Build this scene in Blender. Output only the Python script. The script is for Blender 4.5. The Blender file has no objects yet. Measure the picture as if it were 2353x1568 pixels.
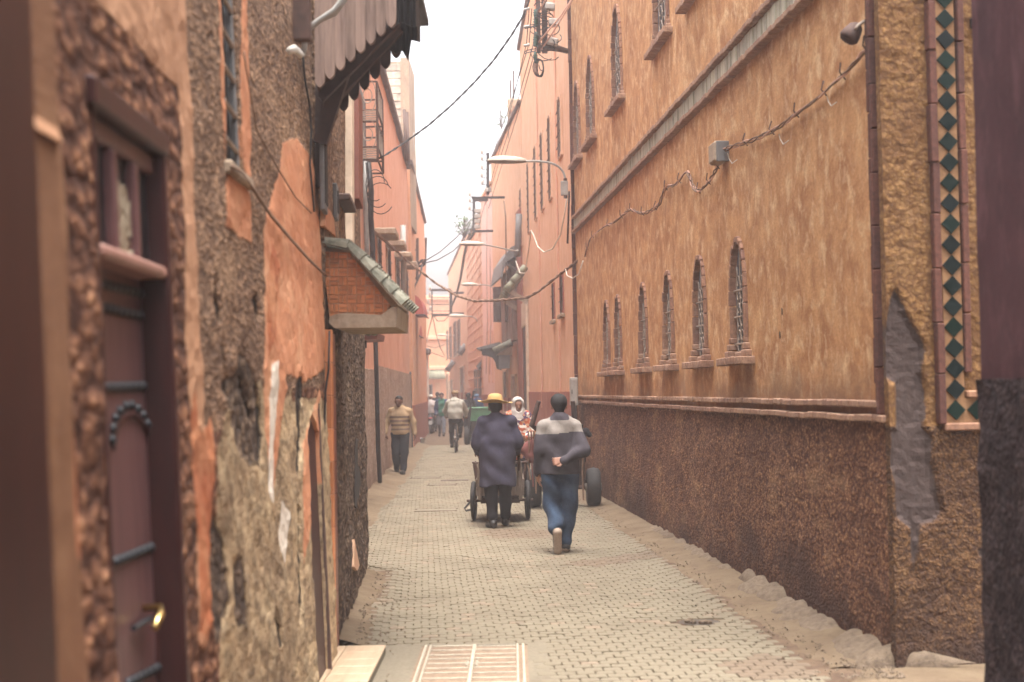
import bpy, bmesh, math, random
import numpy as np
from mathutils import Vector, Matrix, noise
from mathutils.geometry import delaunay_2d_cdt
R = math.radians
random.seed(7)
S = bpy.context.scene
# ------------------------------------------------------------------ camera
PITCH, ROLL, CAMZ, LENS = 2.0, 1.0, 1.75, 50.0
cd = bpy.data.cameras.new('camera')
cam = bpy.data.objects.new('camera', cd)
S.collection.objects.link(cam)
cam.matrix_world = Matrix.Translation((0, 0, CAMZ)) @ Matrix.Rotation(R(90 + PITCH), 4, 'X') @ Matrix.Rotation(R(-ROLL), 4, 'Z')
cd.lens = LENS; cd.sensor_width = 36.0
cd.clip_start = 0.05; cd.clip_end = 2000
cd.dof.use_dof = True; cd.dof.focus_distance = 17.0; cd.dof.aperture_fstop = 2.1
S.camera = cam
# ------------------------------------------------------------------ sky
SUN_EL, SUN_AZ = 80.0, 165.0          # azimuth: degrees clockwise from +Y, sun stands over the left wall
wd = bpy.data.worlds.new('World'); S.world = wd; wd.use_nodes = True
wn = wd.node_tree; wn.nodes.clear()
sky = wn.nodes.new('ShaderNodeTexSky'); sky.sky_type = 'NISHITA'; sky.sun_disc = False
sky.sun_elevation = R(SUN_EL); sky.sun_rotation = R(SUN_AZ); sky.air_density = 1.0; sky.dust_density = 8.0; sky.ozone_density = 0.6
hsv = wn.nodes.new('ShaderNodeHueSaturation'); hsv.inputs['Saturation'].default_value = 0.22
bg = wn.nodes.new('ShaderNodeBackground'); bg.inputs['Strength'].default_value = 0.15
wo = wn.nodes.new('ShaderNodeOutputWorld')
wn.links.new(sky.outputs[0], hsv.inputs['Color']); wn.links.new(hsv.outputs[0], bg.inputs['Color']); wn.links.new(bg.outputs[0], wo.inputs['Surface'])
# ------------------------------------------------------------------ sun (veiled by overcast)
sl = bpy.data.lights.new('sun', 'SUN'); sl.energy = 0.9; sl.angle = R(24); sl.color = (1.0, 0.93, 0.82)
sun = bpy.data.objects.new('sun', sl); S.collection.objects.link(sun)
_sd = Vector((math.sin(R(SUN_AZ)) * math.cos(R(SUN_EL)), math.cos(R(SUN_AZ)) * math.cos(R(SUN_EL)), math.sin(R(SUN_EL))))
sun.rotation_euler = _sd.to_track_quat('Z', 'Y').to_euler(); sun.location = (0, 30, 40)
# ------------------------------------------------------------------ exposure
vs = S.view_settings
S.display_settings.display_device = 'sRGB'
vs.view_transform = 'Standard'; vs.look = 'None'; vs.exposure = 2.15; vs.gamma = 1.0; vs.use_curve_mapping = False
cy = S.cycles
cy.use_denoising = True
cy.max_bounces = 8; cy.diffuse_bounces = 5; cy.glossy_bounces = 3; cy.transmission_bounces = 4; cy.volume_bounces = 1; cy.transparent_max_bounces = 8
cy.caustics_reflective = False; cy.caustics_refractive = False
cy.sample_clamp_indirect = 6.0
S.render.film_transparent = False

# ------------------------------------------------------------------ helpers
COL = S.collection
FPX = LENS / 36.0 * 2353.0           # layout pixels: the photograph measured 2353 wide
CR = cam.matrix_world.to_3x3()
CO = Vector((0, 0, CAMZ))
def ray(px, py):
    return CR @ Vector(((px - 1176.5) / FPX, -(py - 784.0) / FPX, -1.0))
def P(px, py, d):
    r = ray(px, py); return CO + r * (d / r.y)
def G(px, py, z=0.0):
    r = ray(px, py); return CO + r * ((z - CAMZ) / r.z)

def n3(x, y, z, s=1.0):
    return noise.noise(Vector((x * s, y * s, z * s)))

class MB:
    """collects shapes, builds ONE mesh object"""
    def __init__(self): self.v = []; self.f = []; self.m = []
    def add(self, vs, fs, mi=0):
        o = len(self.v); self.v += [tuple(a) for a in vs]
        for f in fs: self.f.append(tuple(i + o for i in f)); self.m.append(mi)
        return self
    def box(self, c, s, rot=None, mi=0, bev=0.0):
        x, y, z = s[0] / 2, s[1] / 2, s[2] / 2
        if bev > 0:
            b = min(bev, x * .9, y * .9, z * .9)
            vs = []
            for sx in (-1, 1):
                for sy in (-1, 1):
                    for sz in (-1, 1):
                        vs += [Vector((sx * x, sy * (y - b), sz * (z - b))), Vector((sx * (x - b), sy * y, sz * (z - b))), Vector((sx * (x - b), sy * (y - b), sz * z))]
            bm = bmesh.new(); bvs = [bm.verts.new(v) for v in vs]
            r = bmesh.ops.convex_hull(bm, input=bvs)
            bmesh.ops.dissolve_limit(bm, angle_limit=0.01, verts=bm.verts, edges=bm.edges)
            bm.verts.index_update()
            vs = [v.co.copy() for v in bm.verts]; fs = [[v.index for v in f.verts] for f in bm.faces]; bm.free()
        else:
            vs = [Vector((sx * x, sy * y, sz * z)) for sx in (-1, 1) for sy in (-1, 1) for sz in (-1, 1)]
            fs = [(0, 1, 3, 2), (4, 6, 7, 5), (0, 4, 5, 1), (2, 3, 7, 6), (0, 2, 6, 4), (1, 5, 7, 3)]
        c = Vector(c)
        if rot is not None: vs = [rot @ v for v in vs]
        return self.add([v + c for v in vs], fs, mi)
    def bx(self, x0, x1, y0, y1, z0, z1, mi=0, bev=0.0):
        return self.box(((x0 + x1) / 2, (y0 + y1) / 2, (z0 + z1) / 2), (abs(x1 - x0), abs(y1 - y0), abs(z1 - z0)), None, mi, bev)
    def beam(self, a, b, w, h, mi=0, up=(0, 0, 1), bev=0.0):
        a = Vector(a); b = Vector(b); d = b - a; L = d.length
        if L < 1e-6: return self
        x = d / L; u = Vector(up)
        if abs(x.dot(u)) > .98: u = Vector((0, 1, 0))
        y = u.cross(x).normalized(); z = x.cross(y)
        return self.box((a + b) / 2, (L, w, h), Matrix((x, y, z)).transposed(), mi, bev)
    def tube(self, pts, r, n=6, mi=0, cap=True):
        pts = [Vector(p) for p in pts]; N = len(pts)
        rs = r if isinstance(r, (list, tuple)) else [r] * N
        vs = []; fs = []; ref = None
        for i, p in enumerate(pts):
            t = (pts[min(i + 1, N - 1)] - pts[max(i - 1, 0)])
            t = t.normalized() if t.length > 1e-9 else Vector((0, 0, 1))
            if ref is None:
                ref = t.orthogonal().normalized()
            ref = (ref - t * ref.dot(t))
            ref = ref.normalized() if ref.length > 1e-6 else t.orthogonal().normalized()
            q = t.cross(ref)
            for k in range(n):
                a = 2 * math.pi * k / n
                vs.append(p + (ref * math.cos(a) + q * math.sin(a)) * rs[i])
        for i in range(N - 1):
            for k in range(n):
                fs.append((i * n + k, i * n + (k + 1) % n, (i + 1) * n + (k + 1) % n, (i + 1) * n + k))
        if cap:
            fs.append(tuple(range(n - 1, -1, -1))); fs.append(tuple((N - 1) * n + k for k in range(n)))
        return self.add(vs, fs, mi)
    def prism(self, poly, off, mi=0):
        """poly: list of 3D points, off: extrusion vector"""
        poly = [Vector(p) for p in poly]; off = Vector(off); n = len(poly)
        vs = poly + [p + off for p in poly]
        fs = [tuple(range(n - 1, -1, -1)), tuple(range(n, 2 * n))] + [(i, (i + 1) % n, n + (i + 1) % n, n + i) for i in range(n)]
        return self.add(vs, fs, mi)
    def lathe(self, prof, n=16, M=None, mi=0):
        """prof: list of (radius, height) around local Z"""
        vs = []; fs = []
        for r, z in prof:
            for k in range(n):
                a = 2 * math.pi * k / n; v = Vector((r * math.cos(a), r * math.sin(a), z))
                vs.append(M @ v if M is not None else v)
        for i in range(len(prof) - 1):
            for k in range(n):
                fs.append((i * n + k, i * n + (k + 1) % n, (i + 1) * n + (k + 1) % n, (i + 1) * n + k))
        fs.append(tuple(range(n - 1, -1, -1))); fs.append(tuple((len(prof) - 1) * n + k for k in range(n)))
        return self.add(vs, fs, mi)
    def mesh(self, name, mats, smooth=False, inv=None, fix=True):
        me = bpy.data.meshes.new(name)
        vs = self.v if inv is None else [tuple(inv @ Vector(v)) for v in self.v]
        me.from_pydata(vs, [], self.f); me.update()
        mats = mats if isinstance(mats, (list, tuple)) else [mats]
        for m in mats: me.materials.append(m)
        me.polygons.foreach_set('material_index', self.m)
        if fix:
            bm = bmesh.new(); bm.from_mesh(me); bmesh.ops.recalc_face_normals(bm, faces=bm.faces); bm.to_mesh(me); bm.free()
        if smooth: me.polygons.foreach_set('use_smooth', [True] * len(me.polygons))
        return me
    def build(self, name, mats, parent=None, smooth=False, world=False, fix=True):
        """world=True: the points are world coordinates, turned into the parent's frame"""
        inv = None
        if world and parent is not None: inv = wm(parent).inverted()
        o = bpy.data.objects.new(name, self.mesh(name, mats, smooth, inv, fix))
        COL.objects.link(o); o.parent = parent
        return o
def wm(o):
    m = o.matrix_basis.copy()
    return wm(o.parent) @ m if o.parent else m
def tag(o, label=None, cat=None, group=None, kind=None):
    if label: o['label'] = label
    if cat: o['category'] = cat
    if group: o['group'] = group
    if kind: o['kind'] = kind
    return o
def empty(name, loc, rz=0.0, label=None, cat=None, group=None):
    o = bpy.data.objects.new(name, None); COL.objects.link(o)
    o.location = loc; o.rotation_euler = (0, 0, rz); o.empty_display_size = .1
    return tag(o, label, cat, group)
def inst(name, me, parent, M):
    o = bpy.data.objects.new(name, me); COL.objects.link(o); o.parent = parent; o.matrix_basis = M
    return o
def world_thing(name, mb, mats, base, label, cat, group=None, smooth=False, kind=None):
    """single-mesh thing given in world coordinates, with its origin at base"""
    base = Vector(base)
    o = bpy.data.objects.new(name, mb.mesh(name, mats, smooth, Matrix.Translation(-base)))
    COL.objects.link(o); o.location = base
    return tag(o, label, cat, group, kind)

# ------------------------------------------------------------------ materials
class NT:
    def __init__(s, name, sx=1.0):
        s.mat = bpy.data.materials.new(name); s.mat.use_nodes = True
        s.t = s.mat.node_tree; s.t.nodes.clear()
        s.out = s.t.nodes.new('ShaderNodeOutputMaterial')
        s.b = s.t.nodes.new('ShaderNodeBsdfPrincipled'); s.t.links.new(s.b.outputs[0], s.out.inputs[0])
        s.co = s.t.nodes.new('ShaderNodeTexCoord').outputs['Object']
        if sx != 1.0: s.co = s.scaled((sx, 1, 1))
    def n(s, ty, ins=None, **props):
        nd = s.t.nodes.new(ty)
        for k, v in props.items(): setattr(nd, k, v)
        for k, v in (ins or {}).items():
            i = nd.inputs[k]
            if isinstance(v, bpy.types.NodeSocket): s.t.links.new(v, i)
            else:
                if isinstance(v, tuple) and len(v) == 3 and i.type == 'RGBA': v = (*v, 1)
                i.default_value = v
        return nd
    def scaled(s, v):
        return s.n('ShaderNodeMapping', {'Vector': s.co, 'Scale': v}).outputs[0]
    scaled2 = scaled
    def noise(s, scale, detail=4, rough=.55, vec=None, dist=0.0):
        return s.n('ShaderNodeTexNoise', {'Vector': vec or s.co, 'Scale': scale, 'Detail': detail, 'Roughness': rough, 'Distortion': dist}).outputs[0]
    def vor(s, scale, vec=None, feat='F1', out='Distance', rnd=1.0):
        return s.n('ShaderNodeTexVoronoi', {'Vector': vec or s.co, 'Scale': scale, 'Randomness': rnd}, feature=feat).outputs[out]
    def ramp(s, f, a, b, lo=0.0, hi=1.0):
        return s.n('ShaderNodeMapRange', {'Value': f, 'From Min': a, 'From Max': b, 'To Min': lo, 'To Max': hi}).outputs[0]
    def mix(s, f, a, b, mode='MIX'):
        nd = s.n('ShaderNodeMix', data_type='RGBA', blend_type=mode)
        for i, v in ((0, f), (6, a), (7, b)):
            if isinstance(v, bpy.types.NodeSocket): s.t.links.new(v, nd.inputs[i])
            else: nd.inputs[i].default_value = (*v, 1) if isinstance(v, tuple) and len(v) == 3 else v
        return nd.outputs[2]
    def math(s, op, a, b=0.0):
        return s.n('ShaderNodeMath', {0: a, 1: b}, operation=op).outputs[0]
    def bump(s, h, strength=.5, dist=.01, prev=None):
        ins = {'Height': h, 'Strength': strength, 'Distance': dist}
        if prev: ins['Normal'] = prev
        return s.n('ShaderNodeBump', ins).outputs[0]
    def done(s, col, rough=.85, normal=None, metal=0.0, spec=.3):
        for k, v in (('Base Color', col), ('Roughness', rough), ('Metallic', metal), ('Specular IOR Level', spec)):
            if isinstance(v, bpy.types.NodeSocket): s.t.links.new(v, s.b.inputs[k])
            else: s.b.inputs[k].default_value = (*v, 1) if isinstance(v, tuple) else v
        if normal: s.t.links.new(normal, s.b.inputs['Normal'])
        return s.mat
    def rnd(s):
        return s.n('ShaderNodeObjectInfo').outputs['Random']
    def z(s):
        return s.n('ShaderNodeSeparateXYZ', {0: s.co}).outputs[2]

def st_nodes(t, base, dark, light, streak=.5, blotch=.5, grain=40, gcol=.5, dirt=None, fq=1.0):
    st = t.noise(3.0 * fq, 8, .70, t.scaled2((.85, .85, .48)), .5)
    st2 = t.noise(3.4 * fq, 7, .68, t.scaled2((1.5, 1.5, .70)), .4)
    bl = t.noise(.9, 9, .66)
    c = t.mix(t.ramp(st, .40, .62, 0, streak), base, dark)
    c = t.mix(t.ramp(st2, .50, .64, 0, streak * .9), c, light)
    c = t.mix(t.ramp(bl, .5, .72, 0, blotch), c, dark)
    c = t.mix(t.ramp(bl, .44, .27, 0, blotch), c, light)
    c = t.mix(t.ramp(t.noise(grain, 5, .7), .42, .66, 0, gcol), c, tuple(x * .45 for x in dark))
    c = t.mix(t.ramp(t.noise(grain * .8, 4, .7, t.scaled2((1, 1, .8))), .56, .72, 0, gcol * .7), c, light)
    if dirt:
        dn = t.math('ADD', t.noise(1.6, 7, .65), t.ramp(t.z(), dirt[1], dirt[2], .18, -.35))
        c = t.mix(t.ramp(dn, .45, .72, 0, dirt[3]), c, dirt[0])
    return c
def stucco(name, base, dark, light, streak=.5, blotch=.5, grain=40, gcol=.5, bump=.5, bdist=.006, macro=.4, rough=.92, dirt=None, sx=1.0, fq=1.0):
    """painted render: vertical runs, blotches, grain colour and grain relief"""
    t = NT(name, sx); c = st_nodes(t, base, dark, light, streak, blotch, grain, gcol, dirt, fq)
    nb = t.bump(t.noise(grain, 6, .72), bump, bdist)
    nb = t.bump(t.noise(3.0, 6, .6), macro, .03, nb)
    return t.done(c, rough, nb, spec=.2)
def rc_nodes(t, base, dark, light, scale=38, contrast=1.0, dirt=None, macro=5.0):
    w = t.n('ShaderNodeVectorMath', {0: t.co, 1: t.n('ShaderNodeVectorMath', {0: t.n('ShaderNodeTexNoise', {'Vector': t.co, 'Scale': scale * .6, 'Detail': 3.0}).outputs['Color'], 'Scale': .05}, operation='SCALE').outputs[0]}, operation='ADD').outputs[0]
    h = t.math('ADD', t.math('MULTIPLY', t.vor(scale, w), -.6), t.noise(scale * .45, 6, .7, None, .4))
    big = t.noise(macro, 7, .65)
    c = t.mix(t.ramp(h, .05, .42), dark, base)
    c = t.mix(t.ramp(h, .34, .56, 0, contrast), c, light)
    c = t.mix(t.ramp(big, .50, .68, 0, .75), c, dark)
    c = t.mix(t.ramp(big, .44, .30, 0, .45), c, light)
    if dirt:
        dn = t.math('ADD', t.noise(1.4, 7, .65), t.ramp(t.z(), dirt[1], dirt[2], .2, -.3))
        c = t.mix(t.ramp(dn, .46, .70, 0, dirt[3]), c, dirt[0])
    return c, h, big
def roughcast(name, base, dark, light, scale=38, bump=1.0, bdist=.02, contrast=1.0, dirt=None, macro=5.0, sx=1.0):
    """gravelly thrown render"""
    t = NT(name, sx); c, h, big = rc_nodes(t, base, dark, light, scale, contrast, dirt, macro)
    nb = t.bump(h, bump, bdist); nb = t.bump(big, .5, .04, nb)
    return t.done(c, .95, nb, spec=.15)
def layered(name, base, layers, sx=1.0):
    """base and layers: ('rc'|'st', args, relief); a layer shows where its painted attribute is positive, with a ragged noisy edge"""
    t = NT(name, sx)
    def mk(kind, args, rel):
        if kind == 'rc': c, h, big = rc_nodes(t, **args); return c, t.math('MULTIPLY', h, rel)
        return st_nodes(t, **args), t.math('MULTIPLY', t.noise(args.get('grain', 40), 6, .7), rel)
    c, h = mk(*base)
    for att, kind, args, rel, amp, ns, lift in layers:
        lc, lh = mk(kind, args, rel)
        a = t.n('ShaderNodeAttribute', attribute_name=att).outputs['Fac']
        nz = t.math('MULTIPLY', t.math('SUBTRACT', t.noise(ns, 8, .72, None, .5), .5), amp)
        m = t.ramp(t.math('ADD', a, nz), -.006, .006)
        c = t.mix(m, c, lc)
        hm_ = t.n('ShaderNodeMix', data_type='FLOAT'); t.t.links.new(m, hm_.inputs[0]); t.t.links.new(h, hm_.inputs[2]); t.t.links.new(t.math('ADD', lh, lift), hm_.inputs[3]); h = hm_.outputs[0]
    nb = t.bump(h, 1.0, .022); nb = t.bump(t.noise(4, 6, .6), .5, .03, nb)
    return t.done(c, .93, nb, spec=.18)

def plain(name, col, rough=.6, var=.25, scale=8, bump=.15, bdist=.004, metal=0.0, spec=.4, dark=None, rnd=0.0, stretch=None):
    t = NT(name)
    vec = t.scaled(stretch) if stretch else None
    nz = t.noise(scale, 6, .65, vec)
    dk = dark or tuple(x * .45 for x in col)
    c = t.mix(t.ramp(nz, .42, .72, 0, min(1, var * 2.2)), col, dk)
    if rnd > 0:
        f = t.ramp(t.rnd(), 0, 1, 1 - rnd, 1 + rnd * .6)
        c = t.mix(1.0, c, t.n('ShaderNodeCombineColor', {0: f, 1: f, 2: f}).outputs[0], 'MULTIPLY')
    nb = t.bump(t.noise(scale * 4, 5, .7, vec), bump, bdist)
    return t.done(c, rough, nb, metal, spec)

M = {}
# right hand building
M['ochre'] = stucco('ochre_plaster', (.58, .32, .145), (.34, .15, .062), (.70, .48, .275), .95, .4, 42, .34, .45, .006, .25, dirt=((.17, .092, .055), 1.5, 2.5, .85), sx=.6, fq=1.9)
OCR = dict(base=(.215, .115, .045), dark=(.115, .055, .024), light=(.30, .175, .078), scale=34, contrast=.5, macro=2.6)
M['dado'] = roughcast('brown_roughcast', (.28, .14, .078), (.085, .038, .026), (.50, .31, .17), 40, .9, .018, .9, ((.06, .033, .027), .0, 1.2, .8), 1.5, .6)
DD2 = dict(base=(.175, .092, .042), dark=(.06, .03, .02), light=(.29, .17, .08), scale=46, contrast=.6, dirt=((.06, .036, .03), .0, 1.0, .9), macro=2.4)
def brick_mat(name, col, dark):
    t = NT(name)
    r = t.rnd()
    c = t.mix(t.ramp(r, 0, 1), col, dark)
    c = t.mix(t.ramp(t.noise(26, 6, .7), .42, .65, 0, .6), c, tuple(x * .5 for x in dark))
    c = t.mix(t.ramp(t.noise(6, 5, .6), .57, .72, 0, .4), c, tuple(min(1, x * 1.7) for x in col))
    return t.done(c, .9, t.bump(t.noise(60, 5, .7), .5, .004), spec=.2)
M['brick'] = brick_mat('brown_brick', (.34, .185, .115), (.215, .115, .085))
M['brick_dark'] = brick_mat('red_brick_strip', (.15, .062, .045), (.09, .042, .036))
M['brick_sill'] = brick_mat('worn_brick', (.40, .25, .17), (.27, .155, .11))
M['cement'] = stucco('grey_cement', (.155, .118, .108), (.085, .065, .06), (.22, .175, .155), .3, .5, 30, .4, .7, .01, .7)
CEM = dict(base=(.078, .055, .05), dark=(.042, .029, .028), light=(.125, .092, .082), streak=.3, blotch=.6, grain=26, gcol=.35)
t = NT('green_glazed_tile'); rr = t.rnd()
c = t.mix(rr, (.0012, .012, .0085), (.002, .006, .007)); c = t.mix(t.ramp(t.noise(30, 3), .62, .8, 0, .4), c, (.015, .04, .03))
M['tile_green'] = t.done(c, t.ramp(t.noise(14, 3), .3, .7, .4, .6), t.bump(t.noise(18, 2), .1, .003), spec=.12)
M['mortar_tan'] = plain('tan_mortar', (.27, .145, .07), .95, .35, 18, .5)
M['tile_band'] = plain('faded_green_tile', (.36, .34, .25), .5, .4, 9, .3, .004, rnd=.35, dark=(.19, .20, .16))
M['frame_blue'] = plain('blue_grey_paint', (.12, .12, .15), .6, .3, 20)
M['glass'] = plain('dark_glass', (.012, .012, .016), .35, .2, 5, .02, spec=.3)
M['iron'] = plain('black_iron', (.025, .02, .022), .55, .3, 30, .3, spec=.4)
M['iron_rust'] = plain('rusted_iron', (.085, .045, .035), .75, .4, 20, .4, dark=(.035, .022, .02))
M['iron_pale'] = plain('pale_iron', (.32, .25, .20), .6, .3, 20)
M['purple'] = stucco('purple_plaster', (.085, .035, .042), (.052, .022, .028), (.15, .07, .08), .7, .3, 60, .12, .3, .004, .25)
M['purple_rough'] = roughcast('purple_gravel', (.062, .042, .045), (.022, .015, .018), (.125, .09, .088), 34, 1.0, .02, .9, None, 3)
# left near building
BRS = dict(base=(.25, .125, .068), dark=(.16, .072, .042), light=(.35, .19, .10), streak=.45, blotch=.5, grain=40, gcol=.12, dirt=((.13, .046, .026), .5, 2.6, .6))
M['brown_smooth'] = stucco('brown_plaster', **BRS, bump=.25, bdist=.004)
PEB = dict(base=(.25, .115, .066), dark=(.07, .03, .021), light=(.52, .28, .155), scale=20, contrast=1.0, macro=1.2)
M['ledge_lit'] = stucco('ledge_plaster_lit', (.46, .25, .145), (.35, .17, .095), (.54, .32, .19), .35, .35, 50, .08, .2, .003, .3)  # buttress ledge plaster, made paler to stand for light on its top
PAL = dict(base=(.47, .26, .155), dark=(.36, .18, .10), light=(.55, .33, .20), streak=.35, blotch=.4, grain=50, gcol=.08, dirt=((.36, .115, .048), .8, 2.2, .6))
M['rough_grey'] = roughcast('worn_roughcast', (.31, .19, .12), (.11, .066, .046), (.52, .345, .21), 30, .9, .02, .9, None, 1.6, .6)
RGR = dict(base=(.33, .20, .125), dark=(.11, .065, .045), light=(.55, .36, .22), scale=44, contrast=.8, macro=1.4)
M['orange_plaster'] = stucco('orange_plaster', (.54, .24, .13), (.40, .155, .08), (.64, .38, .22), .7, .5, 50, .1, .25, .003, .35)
ORA = dict(base=(.56, .25, .135), dark=(.40, .155, .08), light=(.66, .40, .24), streak=.6, blotch=.7, grain=50, gcol=.1)
M['orange_deep'] = stucco('deep_orange_plaster', (.44, .145, .065), (.29, .085, .045), (.56, .28, .15), .8, .5, 40, .15, .3, .003, .4)
ORD = dict(base=(.46, .155, .07), dark=(.30, .09, .048), light=(.58, .30, .16), streak=.7, blotch=.6, grain=40, gcol=.15)
ERO = dict(base=(.50, .355, .21), dark=(.17, .11, .07), light=(.62, .48, .30), streak=.65, blotch=.75, grain=11, gcol=.8)
WHI = dict(base=(.70, .63, .54), dark=(.52, .42, .33), light=(.75, .70, .62), streak=.3, blotch=.3, grain=40, gcol=.1)
DRK = dict(base=(.035, .026, .022), dark=(.02, .015, .013), light=(.07, .05, .04), streak=.3, blotch=.3, grain=30, gcol=.2)
M['dark_hole'] = plain('bare_hole', (.03, .022, .02), .95, .3, 9)
M['door_wood'] = plain('maroon_paint', (.15, .072, .072), .42, .35, 5, .12, .003, dark=(.075, .034, .036), stretch=(4, 4, .5))
M['door_frame'] = plain('dark_red_paint', (.042, .011, .010), .45, .35, 6, .1, dark=(.02, .006, .006), stretch=(3, 3, .6))
M['door_pale'] = plain('worn_pink_paint', (.38, .20, .16), .5, .35, 10)
M['stud'] = plain('blue_black_iron', (.028, .034, .042), .4, .3, 30, .2, spec=.5)
M['brass'] = plain('brass', (.75, .55, .22), .28, .15, 30, .05, metal=1.0)
M['lace'] = plain('lace_curtain', (.42, .34, .24), .8, .3, 14)
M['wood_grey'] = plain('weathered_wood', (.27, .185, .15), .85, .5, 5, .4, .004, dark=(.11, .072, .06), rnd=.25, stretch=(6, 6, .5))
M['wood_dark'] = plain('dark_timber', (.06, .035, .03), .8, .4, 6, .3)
M['tin'] = plain('rusty_corrugated_tin', (.035, .032, .034), .5, .3, 5, .2, metal=.3)
M['conduit'] = plain('grey_conduit', (.36, .35, .33), .55, .2, 10)
M['white_plastic'] = plain('white_plastic', (.72, .68, .62), .5, .15, 10)
M['black_cable'] = plain('black_cable', (.02, .018, .02), .6, .2, 10)
M['cable_brown'] = plain('dusty_cable', (.20, .12, .08), .8, .35, 12)
M['cable_pink'] = plain('pale_cable', (.55, .32, .24), .7, .2, 12)
M['wire_white'] = plain('pale_wire', (.62, .55, .46), .7, .2, 12)
M['tile_orange'] = plain('orange_glazed_tile', (.56, .215, .09), .42, .3, 14, .1, rnd=.28, dark=(.45, .15, .06), spec=.4)
M['tile_joint'] = plain('tile_joint', (.66, .43, .28), .9, .2, 10)
M['tile_brown'] = plain('red_brown_tile', (.18, .045, .026), .35, .25, 10, .08, rnd=.2)
M['roof_tile'] = plain('grey_green_roof_tile', (.30, .285, .22), .8, .6, 12, .6, .01, dark=(.09, .10, .075), rnd=.45)
M['cement_pale'] = stucco('pale_cement', (.38, .29, .21), (.22, .16, .12), (.50, .41, .31), .5, .5, 26, .3, .5, .008, .5)
M['gravel_dark'] = roughcast('dark_gravel_render', (.19, .135, .10), (.06, .042, .034), (.36, .27, .195), 28, 1.0, .022, 1.0, None, 1.8, .5)
M['gravel_pink'] = roughcast('pinkish_gravel_render', (.48, .36, .29), (.26, .185, .145), (.60, .48, .39), 24, .6, .012, .8, ((.17, .11, .085), 0, 1.5, .5), 1.2)
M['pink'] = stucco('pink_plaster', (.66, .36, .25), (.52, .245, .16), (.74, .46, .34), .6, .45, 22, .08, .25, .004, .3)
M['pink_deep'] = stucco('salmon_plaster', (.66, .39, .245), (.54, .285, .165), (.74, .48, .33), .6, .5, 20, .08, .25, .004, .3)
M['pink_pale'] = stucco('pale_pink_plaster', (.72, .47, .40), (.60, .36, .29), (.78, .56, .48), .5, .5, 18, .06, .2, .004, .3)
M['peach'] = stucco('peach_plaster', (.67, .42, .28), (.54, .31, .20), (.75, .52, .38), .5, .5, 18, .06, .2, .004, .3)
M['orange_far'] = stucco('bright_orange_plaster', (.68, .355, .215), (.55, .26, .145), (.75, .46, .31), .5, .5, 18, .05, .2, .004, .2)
M['red_dado'] = stucco('dull_red_plaster', (.34, .125, .09), (.22, .08, .06), (.42, .19, .14), .5, .5, 24, .15, .3, .005, .3)
M['cream'] = plain('cream_plaster', (.62, .48, .36), .85, .3, 5, .2)
M['white_wall'] = plain('white_limewash', (.72, .66, .58), .9, .25, 4, .3)
M['block'] = plain('grey_block', (.50, .45, .38), .95, .4, 6, .5, .01, rnd=.25)
M['coping'] = plain('dark_coping', (.10, .065, .055), .9, .35, 6, .4)
M['maroon_metal'] = plain('maroon_metal', (.20, .065, .045), .6, .25, 5)
M['awning_red'] = plain('red_awning', (.42, .10, .085), .8, .2, 4)
M['grey_box'] = plain('grey_steel', (.36, .33, .30), .6, .3, 6)
M['lamp_shell'] = plain('lamp_shell', (.46, .40, .33), .5, .2, 6)
M['lamp_bowl'] = plain('lamp_bowl', (.25, .21, .17), .3, .15, 6)
M['insul'] = plain('glass_insulator', (.06, .12, .095), .2, .3, 30)
M['insul_white'] = plain('porcelain', (.55, .50, .45), .3, .2, 30)
M['slate'] = plain('slate_grey_tin', (.16, .155, .155), .7, .3, 5)
M['olive_tile'] = plain('olive_roof_tile', (.22, .22, .15), .6, .4, 8, .3, rnd=.25)
# ground
t = NT('sett_stone'); rr = t.rnd(); wc = t.co
c = t.mix(t.ramp(t.noise(1.1, 6, .6), .4, .68), (.178, .151, .107), (.138, .113, .079))
c = t.mix(t.ramp(t.noise(9, 6, .7), .5, .7, 0, .45), c, (.145, .112, .08))
c = t.mix(t.ramp(t.noise(70, 4, .7), .5, .72, 0, .35), c, (.12, .09, .068))
M['sett'] = t.done(c, .88, t.bump(t.noise(55, 5, .7), .35, .004), spec=.25)
t = NT('joint_sand')
c = t.mix(t.ramp(t.noise(5, 6, .65), .4, .65), (.135, .092, .062), (.085, .056, .04))
M['joint'] = t.done(c, .97, t.bump(t.noise(120, 4, .7), .5, .003), spec=.1)
t = NT('dusty_ground')
c = t.mix(t.ramp(t.noise(1.8, 7, .65), .38, .66), (.175, .13, .086), (.125, .088, .058))
c = t.mix(t.ramp(t.noise(14, 6, .7), .52, .7, 0, .6), c, (.082, .055, .039))
c = t.mix(t.ramp(t.noise(60, 4, .7), .58, .72, 0, .4), c, (.22, .175, .125))
M['dust'] = t.done(c, .97, t.bump(t.noise(26, 7, .7), .7, .012), spec=.1)
M['rubble'] = stucco('broken_concrete', (.185, .138, .098), (.09, .062, .046), (.27, .215, .158), .1, .8, 22, .5, .9, .02, .9)
M['concrete_slab'] = stucco('worn_concrete', (.185, .157, .115), (.118, .095, .07), (.24, .207, .155), .1, .8, 30, .35, .5, .006, .4)
M['hatch'] = stucco('hatch_infill', (.24, .172, .12), (.15, .098, .066), (.29, .22, .155), .1, .8, 20, .45, .5, .008, .4)
M['white_bar'] = plain('worn_white_bar', (.42, .37, .29), .5, .35, 14, .2)
M['step_tile'] = plain('cream_step_tile', (.48, .37, .25), .3, .35, 7, .1, dark=(.38, .23, .14), spec=.5, stretch=(4, .5, 1))
M['pit_shade'] = plain('painted_pit_shade', (.06, .043, .032), .7, .4, 6)  # dark colour standing in for the shade inside the pothole
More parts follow.
